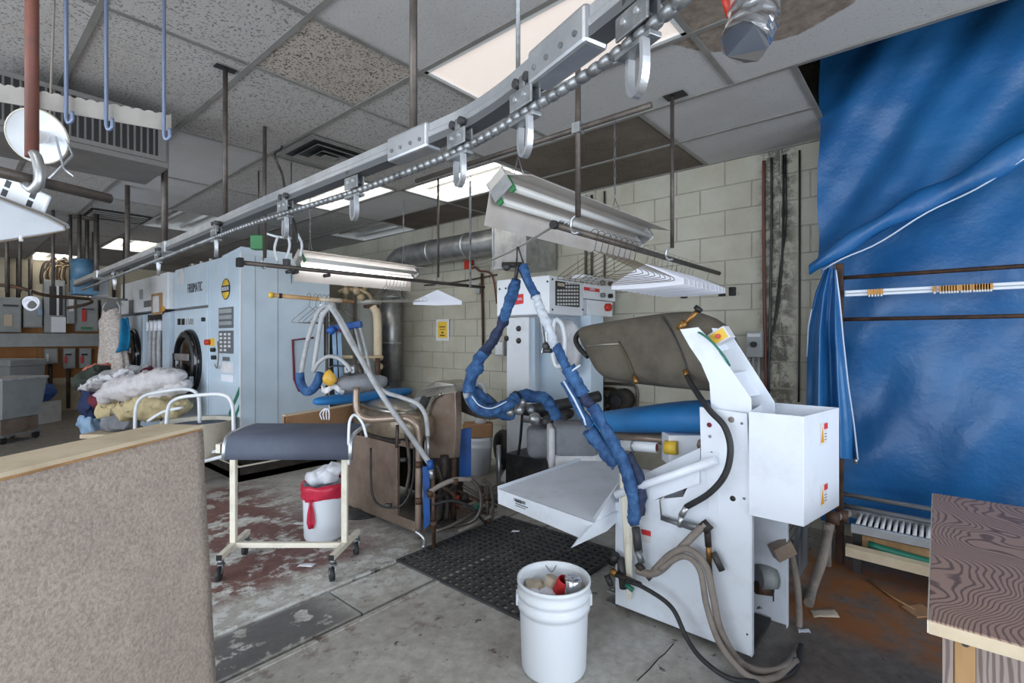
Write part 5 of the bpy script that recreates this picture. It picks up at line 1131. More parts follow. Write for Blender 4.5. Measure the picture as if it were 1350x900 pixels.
MB().obox(bk_+RT*.152+UPV*.285, RT*.006, FW*.022, UPV*.025).build('handle_lug', 'bucket_white', Bk, bevel=.004); MB().obox(bk_-RT*.152+UPV*.285, RT*.006, FW*.022, UPV*.025).build('handle_lug', 'bucket_white', Bk, bevel=.004)
tp0 = bk_+UPV*.31
def litter(name, label, mb, m): o = mb.build(name, m); tag(o, label, name.split('_')[-1]); return o
litter('crumpled_can', 'red topped crushed can in the white bucket', MB().lathe([(0, 0), (.028, 0), (.03, .01), (.03, .075), (.026, .085)], tp0+RT*.02-UPV*.02+FW*.01, RT*.3+UPV*.9-FW*.3, 16), 'ink_red')
litter('foil_roll', 'silver foil wrapped tube standing in the white bucket', MB().lathe([(0, -.06), (.036, -.06), (.034, .0), (.037, .06), (.03, .068), (0, .06)], tp0+RT*.072-FW*.02, UPV+RT*.08, 18), 'foil')
litter('dark_tray', 'small dark green plastic lid in the white bucket', MB().obox(tp0-RT*.06-FW*.05-UPV*.0, RT*.04+UPV*-.008, FW*.02, UPV*.008), 'panel_dark')
litter('tan_carton', 'tan paper carton in the white bucket', MB().lathe([(0, -.03), (.028, -.03), (.03, .04), (0, .04)], tp0-RT*.012+FW*.04, UPV+RT*.3, 12), 'paper_tan')
for i, (a, b, s_) in enumerate(((-.08, .05, .05), (-.03, .0, .045), (.03, -.08, .04), (-.09, -.01, .04), (.1, .04, .045))):
    bg = MB().ball(tp0+RT*a+FW*b-UPV*.012, s_, 6, (1, 1, .6))
    for k_, v in enumerate(bg.v): bg.v[k_] = v+Vector((noise.noise(v*40), noise.noise(v*40+Vector((4, 0, 0))), noise.noise(v*40+Vector((0, 4, 0)))))*.018
    o = bg.build('crumpled_paper', 'paper' if i % 2 else 'paper_tan'); tag(o, 'crumpled waste paper ball inside the ribbed bucket', 'paper', 'waste paper in the bucket')
# ================================================================== rubber mat with holes
Mt = MB(); mu0, mv0, nn_, st_ = 1.86, 1.53, 19, .0515
for i in range(nn_):
    for j in range(nn_):
        x, y = mu0+i*st_, mv0+j*st_; h = .0085; a = [(x, y), (x+st_, y), (x+st_, y+st_), (x, y+st_)]; b = [(x+h, y+h), (x+st_-h, y+h), (x+st_-h, y+st_-h), (x+h, y+st_-h)]
        Mt.add([(p[0], p[1], .013) for p in a]+[(p[0], p[1], .013) for p in b]+[(p[0], p[1], .001) for p in b], [(k, (k+1) % 4, 4+(k+1) % 4, 4+k) for k in range(4)]+[(4+k, 4+(k+1) % 4, 8+(k+1) % 4, 8+k) for k in range(4)])
e = nn_*st_; Mt.box(mu0-.012, mu0, mv0-.012, mv0+e+.012, .001, .012).box(mu0+e, mu0+e+.012, mv0-.012, mv0+e+.012, .001, .012).box(mu0, mu0+e, mv0-.012, mv0, .001, .012).box(mu0, mu0+e, mv0+e, mv0+e+.012, .001, .012)
tag(Mt.build('rubber_mat', 'mat_rubber'), 'black perforated rubber floor mat between the two presses', 'mat')
# floor scraps
for i, (x, y, s_, m) in enumerate(((405, 745, .05, 'paper'), (680, 703, .03, 'paper'), (1087, 809, .07, 'paper_tan'), (1060, 832, .03, 'paper'), (370, 722, .03, 'paper'), (395, 690, .05, 'card_white'))):
    c = Zp(x, y, 0); z0 = .016 if i == 1 else .002
    sc_ = MB().grid(lambda a, b: c+RT*((a-.5)*s_*1.8+.3*s_*(b-.5))+FW*((b-.5)*s_)+UPV*(z0+.010*abs(noise.noise(Vector((a*3+i, b*3, i))))), 5, 4)
    labs = ['white paper scrap on the concrete beneath the rolling stand', 'white paper scrap lying on the rubber mat', 'torn tan paper strip on the brown floor by the white press', 'small white paper square beside the looped hoses', 'tiny white scrap by the red painted floor', 'white plaster chip beside the lined bin']
    o = sc_.build('paper_scrap', m, solid=.001); tag(o, labs[i], 'paper')
tag(MB().tube([Zp(1145, 764, .004), Zp(1178, 788, .006), Zp(1206, 804, .004)], .005, 6).build('thin_stick', 'wood_raw'), 'thin brown stick lying on the rusty floor', 'stick')
fc = Zp(1212, 806, .0); tag(MB().obox(fc+UPV*.004, RT*.06+FW*.01, FW*.05, UPV*.003).build('cardboard_flap', 'cardboard'), 'flattened cardboard flap on the floor beside the table', 'cardboard')
# ================================================================== wood grain table (right foreground)
tz_ = .75
Tb = thing('work_table', 'brown wood grain laminate table with raw stud leg', 'table', (2.0, -.6, 0))
MB().box(1.43, 2.60, -1.3, .015, tz_-.004, tz_).build('laminate_top', 'laminate', Tb)
MB().box(1.43, 2.60, -1.3, .015, tz_-.032, tz_-.004).build('plywood_core', 'wood_pale', Tb)
MB().box(1.428, 2.60, .0152, .018, tz_-.03, tz_-.002).build('edge_band', 'cream_enamel', Tb)
MB().box(1.50, 1.518, -1.1, -.064, 0, tz_-.032).build('side_panel', 'laminate_side', Tb)
MB().box(1.52, 1.57, -.064, -.028, 0, tz_-.032).build('leg', 'wood_raw', Tb, bevel=.003); MB().box(1.488, 1.53, -.026, -.008, 0, tz_-.032).build('leg_strip', 'laminate_side', Tb)
MB().box(2.45, 2.5, -.12, -.04, 0, tz_-.032).build('leg', 'wood_raw', Tb); MB().box(2.45, 2.5, -1.2, -1.1, 0, tz_-.032).build('leg', 'wood_raw', Tb)
# raw stud face is set in front of the panel
MB().box(1.486, 1.51, -.063, -.028, 0, tz_-.032).build('leg_batten', 'wood_raw', Tb, bevel=.002); MB().cyl((1.487, -.046, .695), (1.482, -.046, .695), .007, 10).build('bolt_head', 'dark_metal', Tb)
# ================================================================== small things at the foot of the wall
bb = Zp(630, 622, 0); Bb = thing('plastic_bucket', 'white plastic bucket standing behind the blue steel panel', 'bucket', bb)
MB().lathe([(0, 0), (.13, 0), (.142, .25), (.15, .26), (.15, .29), (.145, .3), (.15, .33), (.153, .37), (.145, .37), (.14, .33), (0, .33)], bb, n=32).build('bucket_body', 'bucket_white', Bb)
cbx = tag(MB().obox(bb+UPV*.435, RT*.15, FW*.1, UPV*.065).build('cardboard_box', 'cardboard', bevel=.004), 'open cardboard carton on the bucket behind the blue panel', 'box')
jg = bb+UPV*.5+RT*.03; Jg = thing('jug', 'white plastic jug on the cardboard carton', 'jug', jg)
MB().lathe([(0, 0), (.055, 0), (.06, .02), (.06, .15), (.03, .2), (.022, .21), (.022, .235)], jg, n=20).build('jug_body', 'bag_white', Jg); MB().cyl(jg+UPV*.235, jg+UPV*.255, .026, 14).build('cap', 'paper', Jg)
MB().tube(cr([jg+RT*.05+UPV*.17, jg+RT*.085+UPV*.16, jg+RT*.085+UPV*.09, jg+RT*.055+UPV*.07]), .01, 8).build('handle', 'bag_white', Jg)
tkc = Zp(664, 616, 0)+RT*.06+UPV*.22; Tk = thing('air_tank', 'dark round compressor tank beside the white column', 'tank', Zp(664, 616, 0)+RT*.06)
MB().lathe([(0, -.16), (.08, -.155), (.15, -.13), (.18, -.09), (.18, .09), (.15, .13), (.08, .155), (0, .16)], tkc, RT+FW*.4, 32).build('tank_shell', 'dark_metal', Tk)
MB().obox(tkc-UPV*.2-RT*.05, RT*.02, FW*.1, UPV*.03).build('foot', 'dark_metal', Tk); MB().obox(tkc-UPV*.2+RT*.08, RT*.02, FW*.1, UPV*.03).build('foot', 'dark_metal', Tk)
MB().cyl(tkc+UPV*.17, tkc+UPV*.42, .02, 10).build('riser', 'dark_metal', Tk); MB().obox(tkc+UPV*.27-FW*.12, RT*.025, FW*.025, UPV*.09).build('regulator', 'black', Tk, bevel=.006); MB().cyl(tkc+UPV*.30-FW*.12, tkc+UPV*.30-FW*.1+RT*.16, .018, 10).build('outlet_pipe', 'galvanised', Tk)
# ================================================================== covered rack behind the blue tarpaulins
RU = 3.60
Rk = thing('roller_rack', 'rusty steel rack with white clip rail and roller tray in front of the tarps', 'rack', (RU, -.6, 0))
pv = Up(1107, 400, RU).y; VE = -1.9
MB().box(RU-.02, RU+.02, pv-.02, pv+.02, 0, 1.82).build('post', 'rust_pipe', Rk, bevel=.003)
MB().box(RU-.02, RU+.02, VE-.02, VE+.02, 0, 1.82).build('post', 'rust_pipe', Rk, bevel=.003)
for y, r, m in ((366, .012, 'rust_pipe'), (421, .012, 'rust_pipe')):
    z = Up(1114, y, RU).z; MB().cyl((RU, pv, z), (RU, VE, z), r, 10).build('cross_rod', m, Rk)
z = Up(1116, 387, RU-.03).z; cr_ = MB().box(RU-.045, RU-.02, VE, pv-.03, z-.018, z+.018).build('clip_rail', 'rail_white', Rk, bevel=.004)
MB().box(RU-.05, RU-.045, VE, pv-.03, z-.004, z+.002).build('rail_groove', 'panel_grey', cr_)
def clip(x):
    p = Up(x, 384, RU-.05); o = MB().box(p.x-.006, p.x, p.y-.008, p.y+.008, z-.014, z+.016).build('clip', 'brass', Rk); MB().cyl((p.x-.004, p.y, z-.014), (p.x-.004, p.y, z-.026), .005, 6).build('clip_foot', 'card_white', o)
for x in (1146, 1150, 1154, 1158, 1162, 1232)+tuple(1240+i*3.7 for i in range(7))+tuple(1268+i*3.7 for i in range(4))+tuple(1284+i*3.7 for i in range(7)): clip(x)
for y in (652, 667): z = Up(1118, y, RU).z; MB().cyl((RU, pv, z), (RU, VE, z), .014, 10).build('chrome_rod', 'aluminium', Rk)
zr = Up(1122, 690, 3.42).z; ty = Up(1122, 690, 3.42).y
MB().box(3.40, 3.425, VE, ty, zr-.045, zr+.005).build('tray_rail', 'aluminium', Rk, bevel=.003); MB().box(3.60, 3.62, VE, ty+.03, zr-.02, zr+.03).build('tray_rail', 'chain_steel', Rk)
rl_ = MB().cyl((3.425, 0, zr+.002), (3.60, 0, zr+.012), .0095, 10)
me_ = rl_.mesh('roller', 'card_white', (0, 0, 0)); ro = wloc(Rk)
for i in range(62):
    o = bpy.data.objects.new('roller', me_); COL.objects.link(o); o.parent = Rk; o.location = Vector((0, ty-.03-i*.028, 0))-ro
MB().box(3.42, 3.62, VE, ty-.01, zr-.03, zr-.022).build('tray_floor', 'greasy_black', Rk)
for v in (ty-.02, VE+.1): MB().box(3.5, 3.54, v-.02, v+.02, 0, zr-.02).build('tray_leg', 'dark_metal', Rk)
MB().box(3.44, 3.46, VE, ty-.05, zr-.2, zr-.06).build('back_board', 'wood_raw', Rk)
bz = zr-.17; MB().prism([(3.36, ty+.02, bz+.05), (3.36, ty+.02, bz), (3.36, VE, bz-.04), (3.36, VE, bz+.02)], (.04, 0, .01)).build('timber_beam', 'wood_pale', Rk)
MB().tube(cr([(3.42, ty-.08, bz+.075), (3.41, ty-.3, bz+.06), (3.42, ty-.7, bz+.04), (3.42, VE, bz+.03)]), .018, 8).build('green_rope', 'teal_plastic', Rk)
MB().box(3.42, 3.46, ty-.6, ty-.55, 0, bz).build('beam_block', 'greasy_black', Rk)
# dirty pipe and bracket at the rack end
pp = thing('drain_pipe', 'dusty grey pipe leg running from the rack end to the floor', 'pipe', Zp(1066, 795, 0))
MB().tube(cr([Up(1118, 676, 3.40), Up(1098, 684, 3.30), Up(1092, 700, 3.25), Up(1085, 735, 3.1), Zp(1072, 772, .03), Zp(1066, 795, .02)], 6), .024, 10).build('pipe', 'grey_hose', pp)
MB().tube([Up(1090, 690, 3.25), Up(1090, 745, 3.25)], .022, 10).build('upright', 'grey_hose', pp)
for p in (Up(1098, 682, 3.28), Up(1110, 680, 3.36)): MB().cyl(p-Vector((.0, .03, 0)), p+Vector((0, .03, 0)), .036, 12).build('coupling', 'rust_pipe', pp)
gd = thing('mesh_guard', 'expanded metal guard panel with grey edge beside the white press', 'guard', (3.35, .62, 0))
ga, gb = Up(1036, 690, 3.2), Up(1068, 690, 3.3)
MB().box(3.20, 3.46, .60, .62, 0, .62).build('grey_side', 'panel_dark', gd)
mm = MB()
for i in range(14):
    for s_ in (1, -1):
        a = Vector((3.18, .64+i*.03, .22)); b = a+Vector((0, .2*s_, .36)); mm.bar(a, b, .004, .004)
mm.build('expanded_mesh', 'wired_mesh', gd)
MB().box(3.17, 3.19, .62, 1.1, .2, .22).box(3.17, 3.19, .62, 1.1, .58, .6).box(3.17, 3.19, 1.08, 1.1, 0, .6).build('mesh_frame', 'wired_mesh', gd)
# tarps
TB = thing('tarpaulin', 'dark blue tarpaulin hanging behind the rack', 'tarpaulin', (3.92, -.6, .35))
def back(a, b):
    v = .60-a*2.9; z = 3.28-b*3.14
    f1 = math.sin((v*.9+z*1.25)*5.2)*.028+math.sin((v*1.6+z*.9)*9.1+1)*.012+noise.noise(Vector((v*2, z*2, 3)))*.05+noise.noise(Vector((v*6, z*4, 1)))*.014
    return Vector((3.93+f1*(.35+b*.65), v, z))
MB().grid(back, 90, 90).build('sheet', 'tarp_blue', TB)
TF = thing('tarpaulin', 'bright blue tarpaulin drawn up diagonally over the rack top', 'tarpaulin', (3.72, -.6, 1.8))
def hemz(v): return 1.80+(.55-v)*.56+max(0, .1-v)*0
def front(a, b):
    v = .575-a*2.9; zt = 3.3; zb = hemz(v); z = zt+(zb-zt)*b
    bulge = math.sin(b*math.pi)*.05*min(1, a*6); sw = math.sin((z*1.6+v*2.6)*4.2+.6)*.032+math.sin((z*2.2+v*3.6)*7+1.2)*.012
    f1 = sw*(.4+.6*b)+noise.noise(Vector((v*1.8, z*1.8, 8)))*.05+noise.noise(Vector((v*5, z*5, 2)))*.014
    ed = math.exp(-a*40)*.03*math.sin(z*9)
    return Vector((3.70-bulge+f1-.16*b**3, v+ed*.2, z))
MB().grid(front, 90, 60).build('sheet', 'tarp_blue', TF)
# gathered hem roll
def hem(a, b):
    v = .60-a*2.9; q = b*2*math.pi; r = .045+.035*min(1, a*3)+.012*math.sin(v*19); c = front(a, 1)
    return Vector((c.x-.02+math.cos(q)*.04, v, c.z+.02+math.sin(q)*r+.018*math.sin(v*7)))
MB().grid(hem, 90, 12).build('gathered_hem', 'tarp_blue', TF)
MB().tube([front(i/60, 1)+Vector((-.04, 0, -.045+.012*math.sin(i*.7))) for i in range(1, 61)], .0045, 6).build('hem_cord', 'tarp_hem', TF)
TD = thing('tarpaulin', 'narrow blue tarpaulin drape hanging over the rack corner post', 'tarpaulin', (3.55, .52, .5))
L_ = [(1090, 350), (1075, 385), (1066, 430), (1064, 470), (1063, 540), (1062, 600)]; R2 = [(1102, 356), (1107, 395), (1112, 450), (1118, 505), (1126, 560), (1131, 606)]
def ip(L, t): k = min(int(t*(len(L)-1)), len(L)-2); f_ = t*(len(L)-1)-k; return (L[k][0]+(L[k+1][0]-L[k][0])*f_, L[k][1]+(L[k+1][1]-L[k][1])*f_)
def drape(a, b):
    l = ip(L_, b); r = ip(R2, b); x = l[0]+(r[0]-l[0])*a; y = l[1]+(r[1]-l[1])*a
    return Up(x, y, 3.50+.045*math.sin(a*13+b*2)*(.3+b)+.02*math.sin(a*29+b*5)*b+noise.noise(Vector((a*4, b*4, 5)))*.03)
MB().grid(drape, 48, 40).build('sheet', 'tarp_blue', TD)
MB().tube([drape(1, i/20)-Vector((.006, 0, 0)) for i in range(21)], .005, 6).build('hem_cord', 'tarp_hem', TD)
MB().tube([drape(0, i/20)-Vector((.006, 0, 0)) for i in range(6, 13)], .004, 6).build('hem_cord', 'tarp_hem', TD)
MB().cyl(drape(.96, 1)+Vector((-.004, 0, -.02)), drape(.96, 1)+Vector((-.004, 0, .01)), .011, 8).build('grommet', 'aluminium', TD)
MB().tube([Up(1100, 345, 3.57), Up(1101, 430, 3.57)], .006, 6).build('white_rod', 'aluminium', TD)
# ================================================================== services on the block wall
WU = 4.10
def wpipe(name, label, pts, r, m, cat='pipe', u=WU):
    o = MB().tube([Up(x, y, u) for x, y in pts] if len(pts) < 3 else cr([Up(x, y, u) for x, y in pts], 4), r, 8).build(name, m); return tag(o, label, cat)
wpipe('wall_conduit', 'red brown conduit running down the block wall left of the grimy strip', [(1007, 212), (1007, 300), (1008, 420), (1010, 520)], .012, 'red_pipe')
wpipe('wall_conduit', 'dark conduit in the grimy strip beside the red brown conduit', [(1017, 208), (1017, 300), (1015, 420), (1013, 520)], .009, 'dark_metal')
wpipe('wall_cable', 'black cable sagging down the grimy wall strip', [(1033, 204), (1032, 320), (1026, 400), (1014, 460), (1008, 540)], .008, 'black', 'cable')
wpipe('wall_cable', 'thin black cable running beside the sagging cable', [(1036, 203), (1036, 300), (1029, 350), (1020, 430)], .005, 'black', 'cable')
wpipe('wall_conduit', 'black spotted conduit beside the bare pale blocks by the tarp', [(1054, 198), (1054, 300), (1054, 400), (1053, 530)], .007, 'black')
wpipe('wall_conduit', 'dark conduit above the keypad cabinet nearest the duct box', [(772, 258), (772, 376)], .012, 'dark_pipe'); wpipe('wall_conduit', 'second dark conduit above the keypad cabinet', [(780, 257), (780, 374)], .012, 'dark_pipe')
wpipe('wall_conduit', 'single dark conduit dropping behind the shop light', [(797, 252), (797, 376)], .010, 'dark_pipe')
wpipe('wall_pipe', 'dark pipe elbowing along the wall behind the olive head', [(790, 505), (820, 506), (838, 510), (840, 530), (838, 545)], .014, 'dark_pipe'); wpipe('wall_pipe', 'dark pipe with valve low on the block wall', [(780, 512), (812, 514), (814, 532), (800, 540)], .016, 'rust_pipe')
wpipe('wall_pipe', 'short vertical dark pipe behind the white press buck', [(795, 495), (795, 545)], .012, 'dark_pipe')
wpipe('wall_conduit', 'thin conduit crossing the wall behind the paper hangers', [(560, 376), (600, 372), (655, 362)], .010, 'dark_pipe')
vl = thing('motor_valve', 'dark round pump with elbow pipes by the block wall', 'pump', at(818, 540, 4.3))
pc = Up(818, 527, 4.0); MB().cyl(pc-Vector((.06, 0, 0)), pc+Vector((.08, 0, 0)), .1, 20).build('pump_body', 'greasy_black', vl); MB().cyl(pc+Vector((-.06, 0, 0)), pc+Vector((-.09, 0, 0)), .05, 14).build('flange', 'dark_metal', vl)
MB().cyl(pc-UPV*.1, Vector((pc.x, pc.y, 0)), .025, 10).build('stand_pipe', 'dark_pipe', vl); MB().ball(pc+Vector((-.02, .18, -.02)), .06, 8).build('valve_body', 'greasy_black', vl); MB().cyl(pc, pc+Vector((-.02, .2, -.02)), .02, 8).build('link_pipe', 'dark_pipe', vl)
db = thing('disconnect_switch', 'grey switch box with black knob on the block wall', 'switch', Up(993, 470, WU))
a_, b_ = Up(984, 437, WU-.05), Up(1005, 471, WU-.05); MB().box(WU-.06, WU+.012, b_.y, a_.y, b_.z, a_.z).build('box', 'panel_grey', db, bevel=.006)
c = (a_+b_)/2; MB().obox((WU-.061, c.y, a_.z-.028), (.001, 0, 0), (0, .045, 0), (0, 0, .012)).build('label_strip', 'card_white', db); MB().cyl((WU-.06, c.y, c.z), (WU-.085, c.y, c.z), .022, 14).build('knob', 'black', db)
for dv in (-.02, .02, .05): MB().cyl((WU-.01, c.y+dv, b_.z), (WU-.01, c.y+dv, b_.z-.35), .01, 8).build('conduit', 'panel_grey', db)
nt = thing('wall_notice', 'white wall notice with yellow panel on the block wall', 'notice', Up(583, 448, WU))
a_, b_ = Up(575, 421, WU), Up(592, 449, WU); MB().box(WU-.001, WU+.004, b_.y, a_.y, b_.z, a_.z).build('sheet', 'card_white', nt); cy_ = (a_.y+b_.y)/2
MB().box(WU-.003, WU-.001, b_.y+.035, a_.y-.035, b_.z+.035, a_.z-.03).build('yellow_panel', 'label_yellow', nt)
for zz, h_, w_ in ((.17, .012, .055), (.14, .008, .05), (.065, .014, .045), (.1, .02, .018)): MB().box(WU-.004, WU-.003, cy_-w_, cy_+w_, b_.z+zz-h_/2, b_.z+zz+h_/2).build('print', 'ink', nt)
rv = thing('red_pull_box', 'red alarm device with conduit on the block wall', 'alarm', Up(618, 356, WU)); c = Up(618, 349, WU-.03)
MB().obox(c, (.03, 0, 0), (0, .05, 0), (0, 0, .05)).build('box', 'button_red', rv, bevel=.006)
MB().tube(cr([c+Vector((0, -.05, 0)), Up(632, 357, WU-.01), Up(642, 358, WU-.01), Up(650, 366, WU-.01), Up(655, 400, WU-.01)], 4), .01, 8).build('red_conduit', 'red_pipe', rv)
MB().tube([Up(635, 360, WU-.01), Up(637, 460, WU-.01)], .014, 8).build('drop_conduit', 'rust_pipe', rv); MB().obox(Up(631, 380, WU-.02), (.02, 0, 0), (0, .03, 0), (0, 0, .06)).build('junction_box', 'panel_grey', rv)
sw = thing('gauge_box', 'small white framed gauge box on the wall beside the column', 'gauge', Up(660, 468, WU)); a_, b_ = Up(655, 449, WU), Up(667, 469, WU)
MB().box(WU-.04, WU+.01, b_.y, a_.y, b_.z, a_.z).build('box', 'panel_grey', sw, bevel=.004); MB().box(WU-.043, WU-.04, b_.y+.015, a_.y-.015, b_.z+.015, a_.z-.015).build('face', 'card_white', sw)
# ducts
Du = thing('air_duct', 'galvanised round duct along the block wall with square plenum box and drop', 'duct', (3.9, 4.2, .8))
MB().tube(cr([(3.92, 3.30, 2.40), (3.92, 3.9, 2.40), (3.92, 5.0, 2.40), (3.92, 5.28, 2.36), (3.92, 5.42, 2.2), (3.92, 5.45, 2.0)], 6), .14, 24).build('round_duct', 'galvanised', Du)
MB().cyl((3.92, 5.45, 2.02), (3.92, 5.45, .8), .13, 24).build('drop_duct', 'galvanised', Du)
for v in (4.0, 4.6): MB().lathe([(.142, -.015), (.148, -.012), (.148, .012), (.142, .015)], (3.92, v, 2.40), (0, 1, 0), 24).build('duct_joint', 'aluminium', Du)
for z in (1.9, 1.3): MB().lathe([(.132, -.012), (.138, -.01), (.138, .01), (.132, .012)], (3.92, 5.45, z), (0, 0, 1), 24).build('duct_joint', 'aluminium', Du)
MB().box(3.60, 4.08, 2.91, 3.33, 2.05, 2.50).build('plenum_box', 'galvanised', Du, bevel=.003)
for q in ((3.59, 2.905, 2.04, 2.06), (3.59, 2.905, 2.49, 2.51)): MB().box(q[0], q[0]+.01, q[1], 3.335, q[2], q[3]).build('flange', 'aluminium', Du)
for v in (2.905, 3.32): MB().box(3.59, 3.60, v, v+.015, 2.05, 2.5).build('flange', 'aluminium', Du)
MB().box(3.86, 3.98, 5.4, 5.5, 0, .8).build('duct_base', 'panel_dark', Du)
# cord from rail end to the alarm box
cd = tag(MB().tube(cr([(1.73, 1.24, 1.85), at(690, 322, 2.75), at(650, 342, 3.6), Up(620, 352, WU-.06)], 6), .006, 6).build('guy_cord', 'hanger_wire'), 'pale cord stretched from the right rail end to the red alarm', 'cord')
# ================================================================== blue sleeved steam hoses slung from the cord
HS = thing('steam_hose_set', 'blue sleeved steam hoses slung from a hook in a tall arch', 'hose', at(684, 345, 2.8))
tp_ = at(684, 346, 2.75)
MB().tube([at(682, 325, 2.72), at(681, 350, 2.75)], .005, 6).build('hook_wire', 'dark_metal', HS); MB().tube([at(683, 325, 2.72), at(690, 347, 2.75)], .005, 6).build('hook_wire', 'dark_metal', HS)
MB().cyl(at(662, 349, 2.78), at(688, 349, 2.76), .016, 10).build('clamp', 'greasy_black', HS); MB().ball(at(668, 352, 2.76), .022, 8).build('clamp_nut', 'dark_metal', HS)
def hose(pts, r, m, nm, wob=0):
    p = cr([at(*q) for q in pts], 12); r = r*.86; mb = MB().tube(p, r, 16)
    if wob:
        for i, v in enumerate(mb.v): mb.v[i] = v+Vector((noise.noise(v*14), noise.noise(v*14+Vector((3, 0, 0))), noise.noise(v*14+Vector((0, 3, 0)))))*wob*1.2+Vector((noise.noise(v*45), noise.noise(v*45+Vector((3, 0, 0))), noise.noise(v*45+Vector((0, 3, 0)))))*.008
    return mb.build(nm, m, HS)
hose([(682, 350, 2.75), (679, 372, 2.78)], .012, 'dark_metal', 'hose_neck')
hose([(679, 368, 2.78), (674, 390, 2.82), (667, 412, 2.88), (662, 425, 2.92)], .036, 'blue_sleeve', 'sleeve', .012)
hose([(664, 420, 2.90), (656, 438, 2.95), (645, 455, 3.0), (636, 468, 3.05)], .038, 'navy_wrap', 'tape_wrap', .014)
hose([(638, 463, 3.04), (628, 482, 3.08), (621, 500, 3.1), (617, 516, 3.12)], .046, 'blue_sleeve', 'sleeve', .016)
hose([(616, 508, 3.12), (616, 520, 3.12), (622, 532, 3.12), (632, 538, 3.12)], .03, 'silver_hose', 'hose')
hose([(618, 522, 3.1), (630, 538, 3.1), (648, 542, 3.12), (668, 533, 3.15), (680, 524, 3.2)], .043, 'blue_sleeve', 'sleeve', .012)
hose([(625, 515, 3.2), (640, 528, 3.22), (660, 545, 3.25), (675, 545, 3.3)], .042, 'blue_sleeve', 'sleeve', .012)
hose([(622, 512, 3.2), (630, 505, 3.25), (638, 512, 3.25), (638, 528, 3.25)], .016, 'silver_hose', 'hose')
hose([(684, 522, 3.25), (700, 521, 3.3), (716, 524, 3.3), (728, 538, 3.3), (732, 552, 3.3)], .045, 'blue_sleeve', 'sleeve', .012)
for x, y, r, m in ((680, 522, .035, 'greasy_black'), (688, 530, .03, 'galvanised'), (684, 540, .035, 'galvanised'), (672, 543, .03, 'galvanised'), (700, 540, .028, 'chain_steel')): MB().ball(at(x, y, 3.25), r, 8).build('fitting', m, HS)
# right hand hose down to the white press
hose([(688, 350, 2.75), (698, 372, 2.72), (707, 392, 2.68)], .028, 'blue_sleeve', 'sleeve', .008)
hose([(685, 352, 2.78), (696, 376, 2.74), (706, 394, 2.69)], .016, 'navy_wrap', 'inner_hose')
hose([(706, 390, 2.68), (713, 408, 2.64), (720, 426, 2.6), (728, 446, 2.57), (738, 466, 2.55)], .027, 'pale_wrap', 'tape_wrap', .012)
hose([(734, 456, 2.55), (742, 474, 2.53), (750, 490, 2.52)], .030, 'blue_sleeve', 'sleeve', .006)
hose([(749, 484, 2.51), (758, 502, 2.5), (768, 520, 2.48)], .042, 'blue_sleeve', 'sleeve', .005)
hose([(744, 502, 2.5), (757, 526, 2.48), (770, 550, 2.46), (778, 562, 2.45)], .026, 'blue_sleeve', 'sleeve', .005)
hose([(764, 512, 2.48), (774, 528, 2.46), (788, 545, 2.45)], .026, 'navy_wrap', 'tape_wrap', .012)
hose([(780, 535, 2.45), (795, 560, 2.42), (812, 590, 2.38), (826, 622, 2.34), (834, 655, 2.32), (836, 690, 2.32)], .036, 'blue_sleeve', 'sleeve', .008)
hose([(776, 566, 2.46), (790, 585, 2.44), (806, 602, 2.42), (815, 610, 2.41)], .044, 'blue_sleeve', 'sleeve', .01)
hose([(826, 600, 2.40), (838, 622, 2.36), (846, 650, 2.34), (843, 680, 2.34)], .032, 'navy_wrap', 'sleeve_flap', .012)
MB().tube([at(743, 502, 2.46), at(757, 526, 2.44), at(770, 552, 2.42), at(772, 560, 2.42)], .005, 6).build('white_piping', 'tarp_hem', HS)
MB().tube([at(752, 490, 2.475), at(765, 481, 2.46)], .005, 6).build('white_piping', 'tarp_hem', HS)
MB().tube(cr([at(622, 522, 3.05), at(632, 534, 3.05), at(648, 538, 3.07), at(668, 529, 3.1)]), .004, 6).build('white_piping', 'tarp_hem', HS)
# handle bars of the hose gun on the hose
MB().tube(cr([at(714, 425, 2.66), at(716, 440, 2.64), at(717, 455, 2.62), at(714, 466, 2.62)]), .008, 8).build('gun_handle', 'galvanised', HS)
MB().ball(at(720, 456, 2.6), .022, 8).build('gun_valve', 'dark_metal', HS); MB().cyl(at(716, 462, 2.6), at(728, 462, 2.58), .012, 8).build('gun_nozzle', 'dark_metal', HS)
# ================================================================== sleeve board stand beside the brown press
IB = thing('sleeve_board_stand', 'blue sleeve board and grey hoses on a bent pipe stand', 'ironing board', at(470, 560, 3.45)); IB.location.z = 0
b0, b1 = Zp(413, 526, .93), Zp(542, 512, .93)
n_ = []
for t, w_, h_ in ((0, .02, .015), (.04, .055, .03), (.15, .075, .036), (.4, .085, .04), (.7, .085, .04), (.95, .07, .035), (1, .03, .02)):
    c = b0.lerp(b1, t); n_.append((c.x, c.y, c.z-.02, w_, h_))
MB().loft(n_, 20, 2.4, 0).build('sleeve_board', 'blue_pad', IB, sub=1)
c = b0.lerp(b1, .45); MB().cyl((c.x, c.y, 0), (c.x, c.y, .88), .02, 12).build('post', 'rust_pipe', IB); MB().lathe([(0, 0), (.16, 0), (.16, .015), (.03, .04)], (c.x, c.y, 0), n=20).build('foot', 'dark_metal', IB)
MB().tube(cr([b0.lerp(b1, .12)+Vector((0, -.03, -.05)), b0.lerp(b1, .12)+Vector((0, -.03, -.16))]), .003, 5).build('string', 'paper', IB)
for k_ in range(4): MB().tube(cr([at(430+(k_-1.5)*1, 538, 3.45), at(428+(k_-1.5)*4, 545, 3.45), at(429+(k_-1.5)*3, 553, 3.45)]), .004, 5).build('string_knot', 'paper', IB)
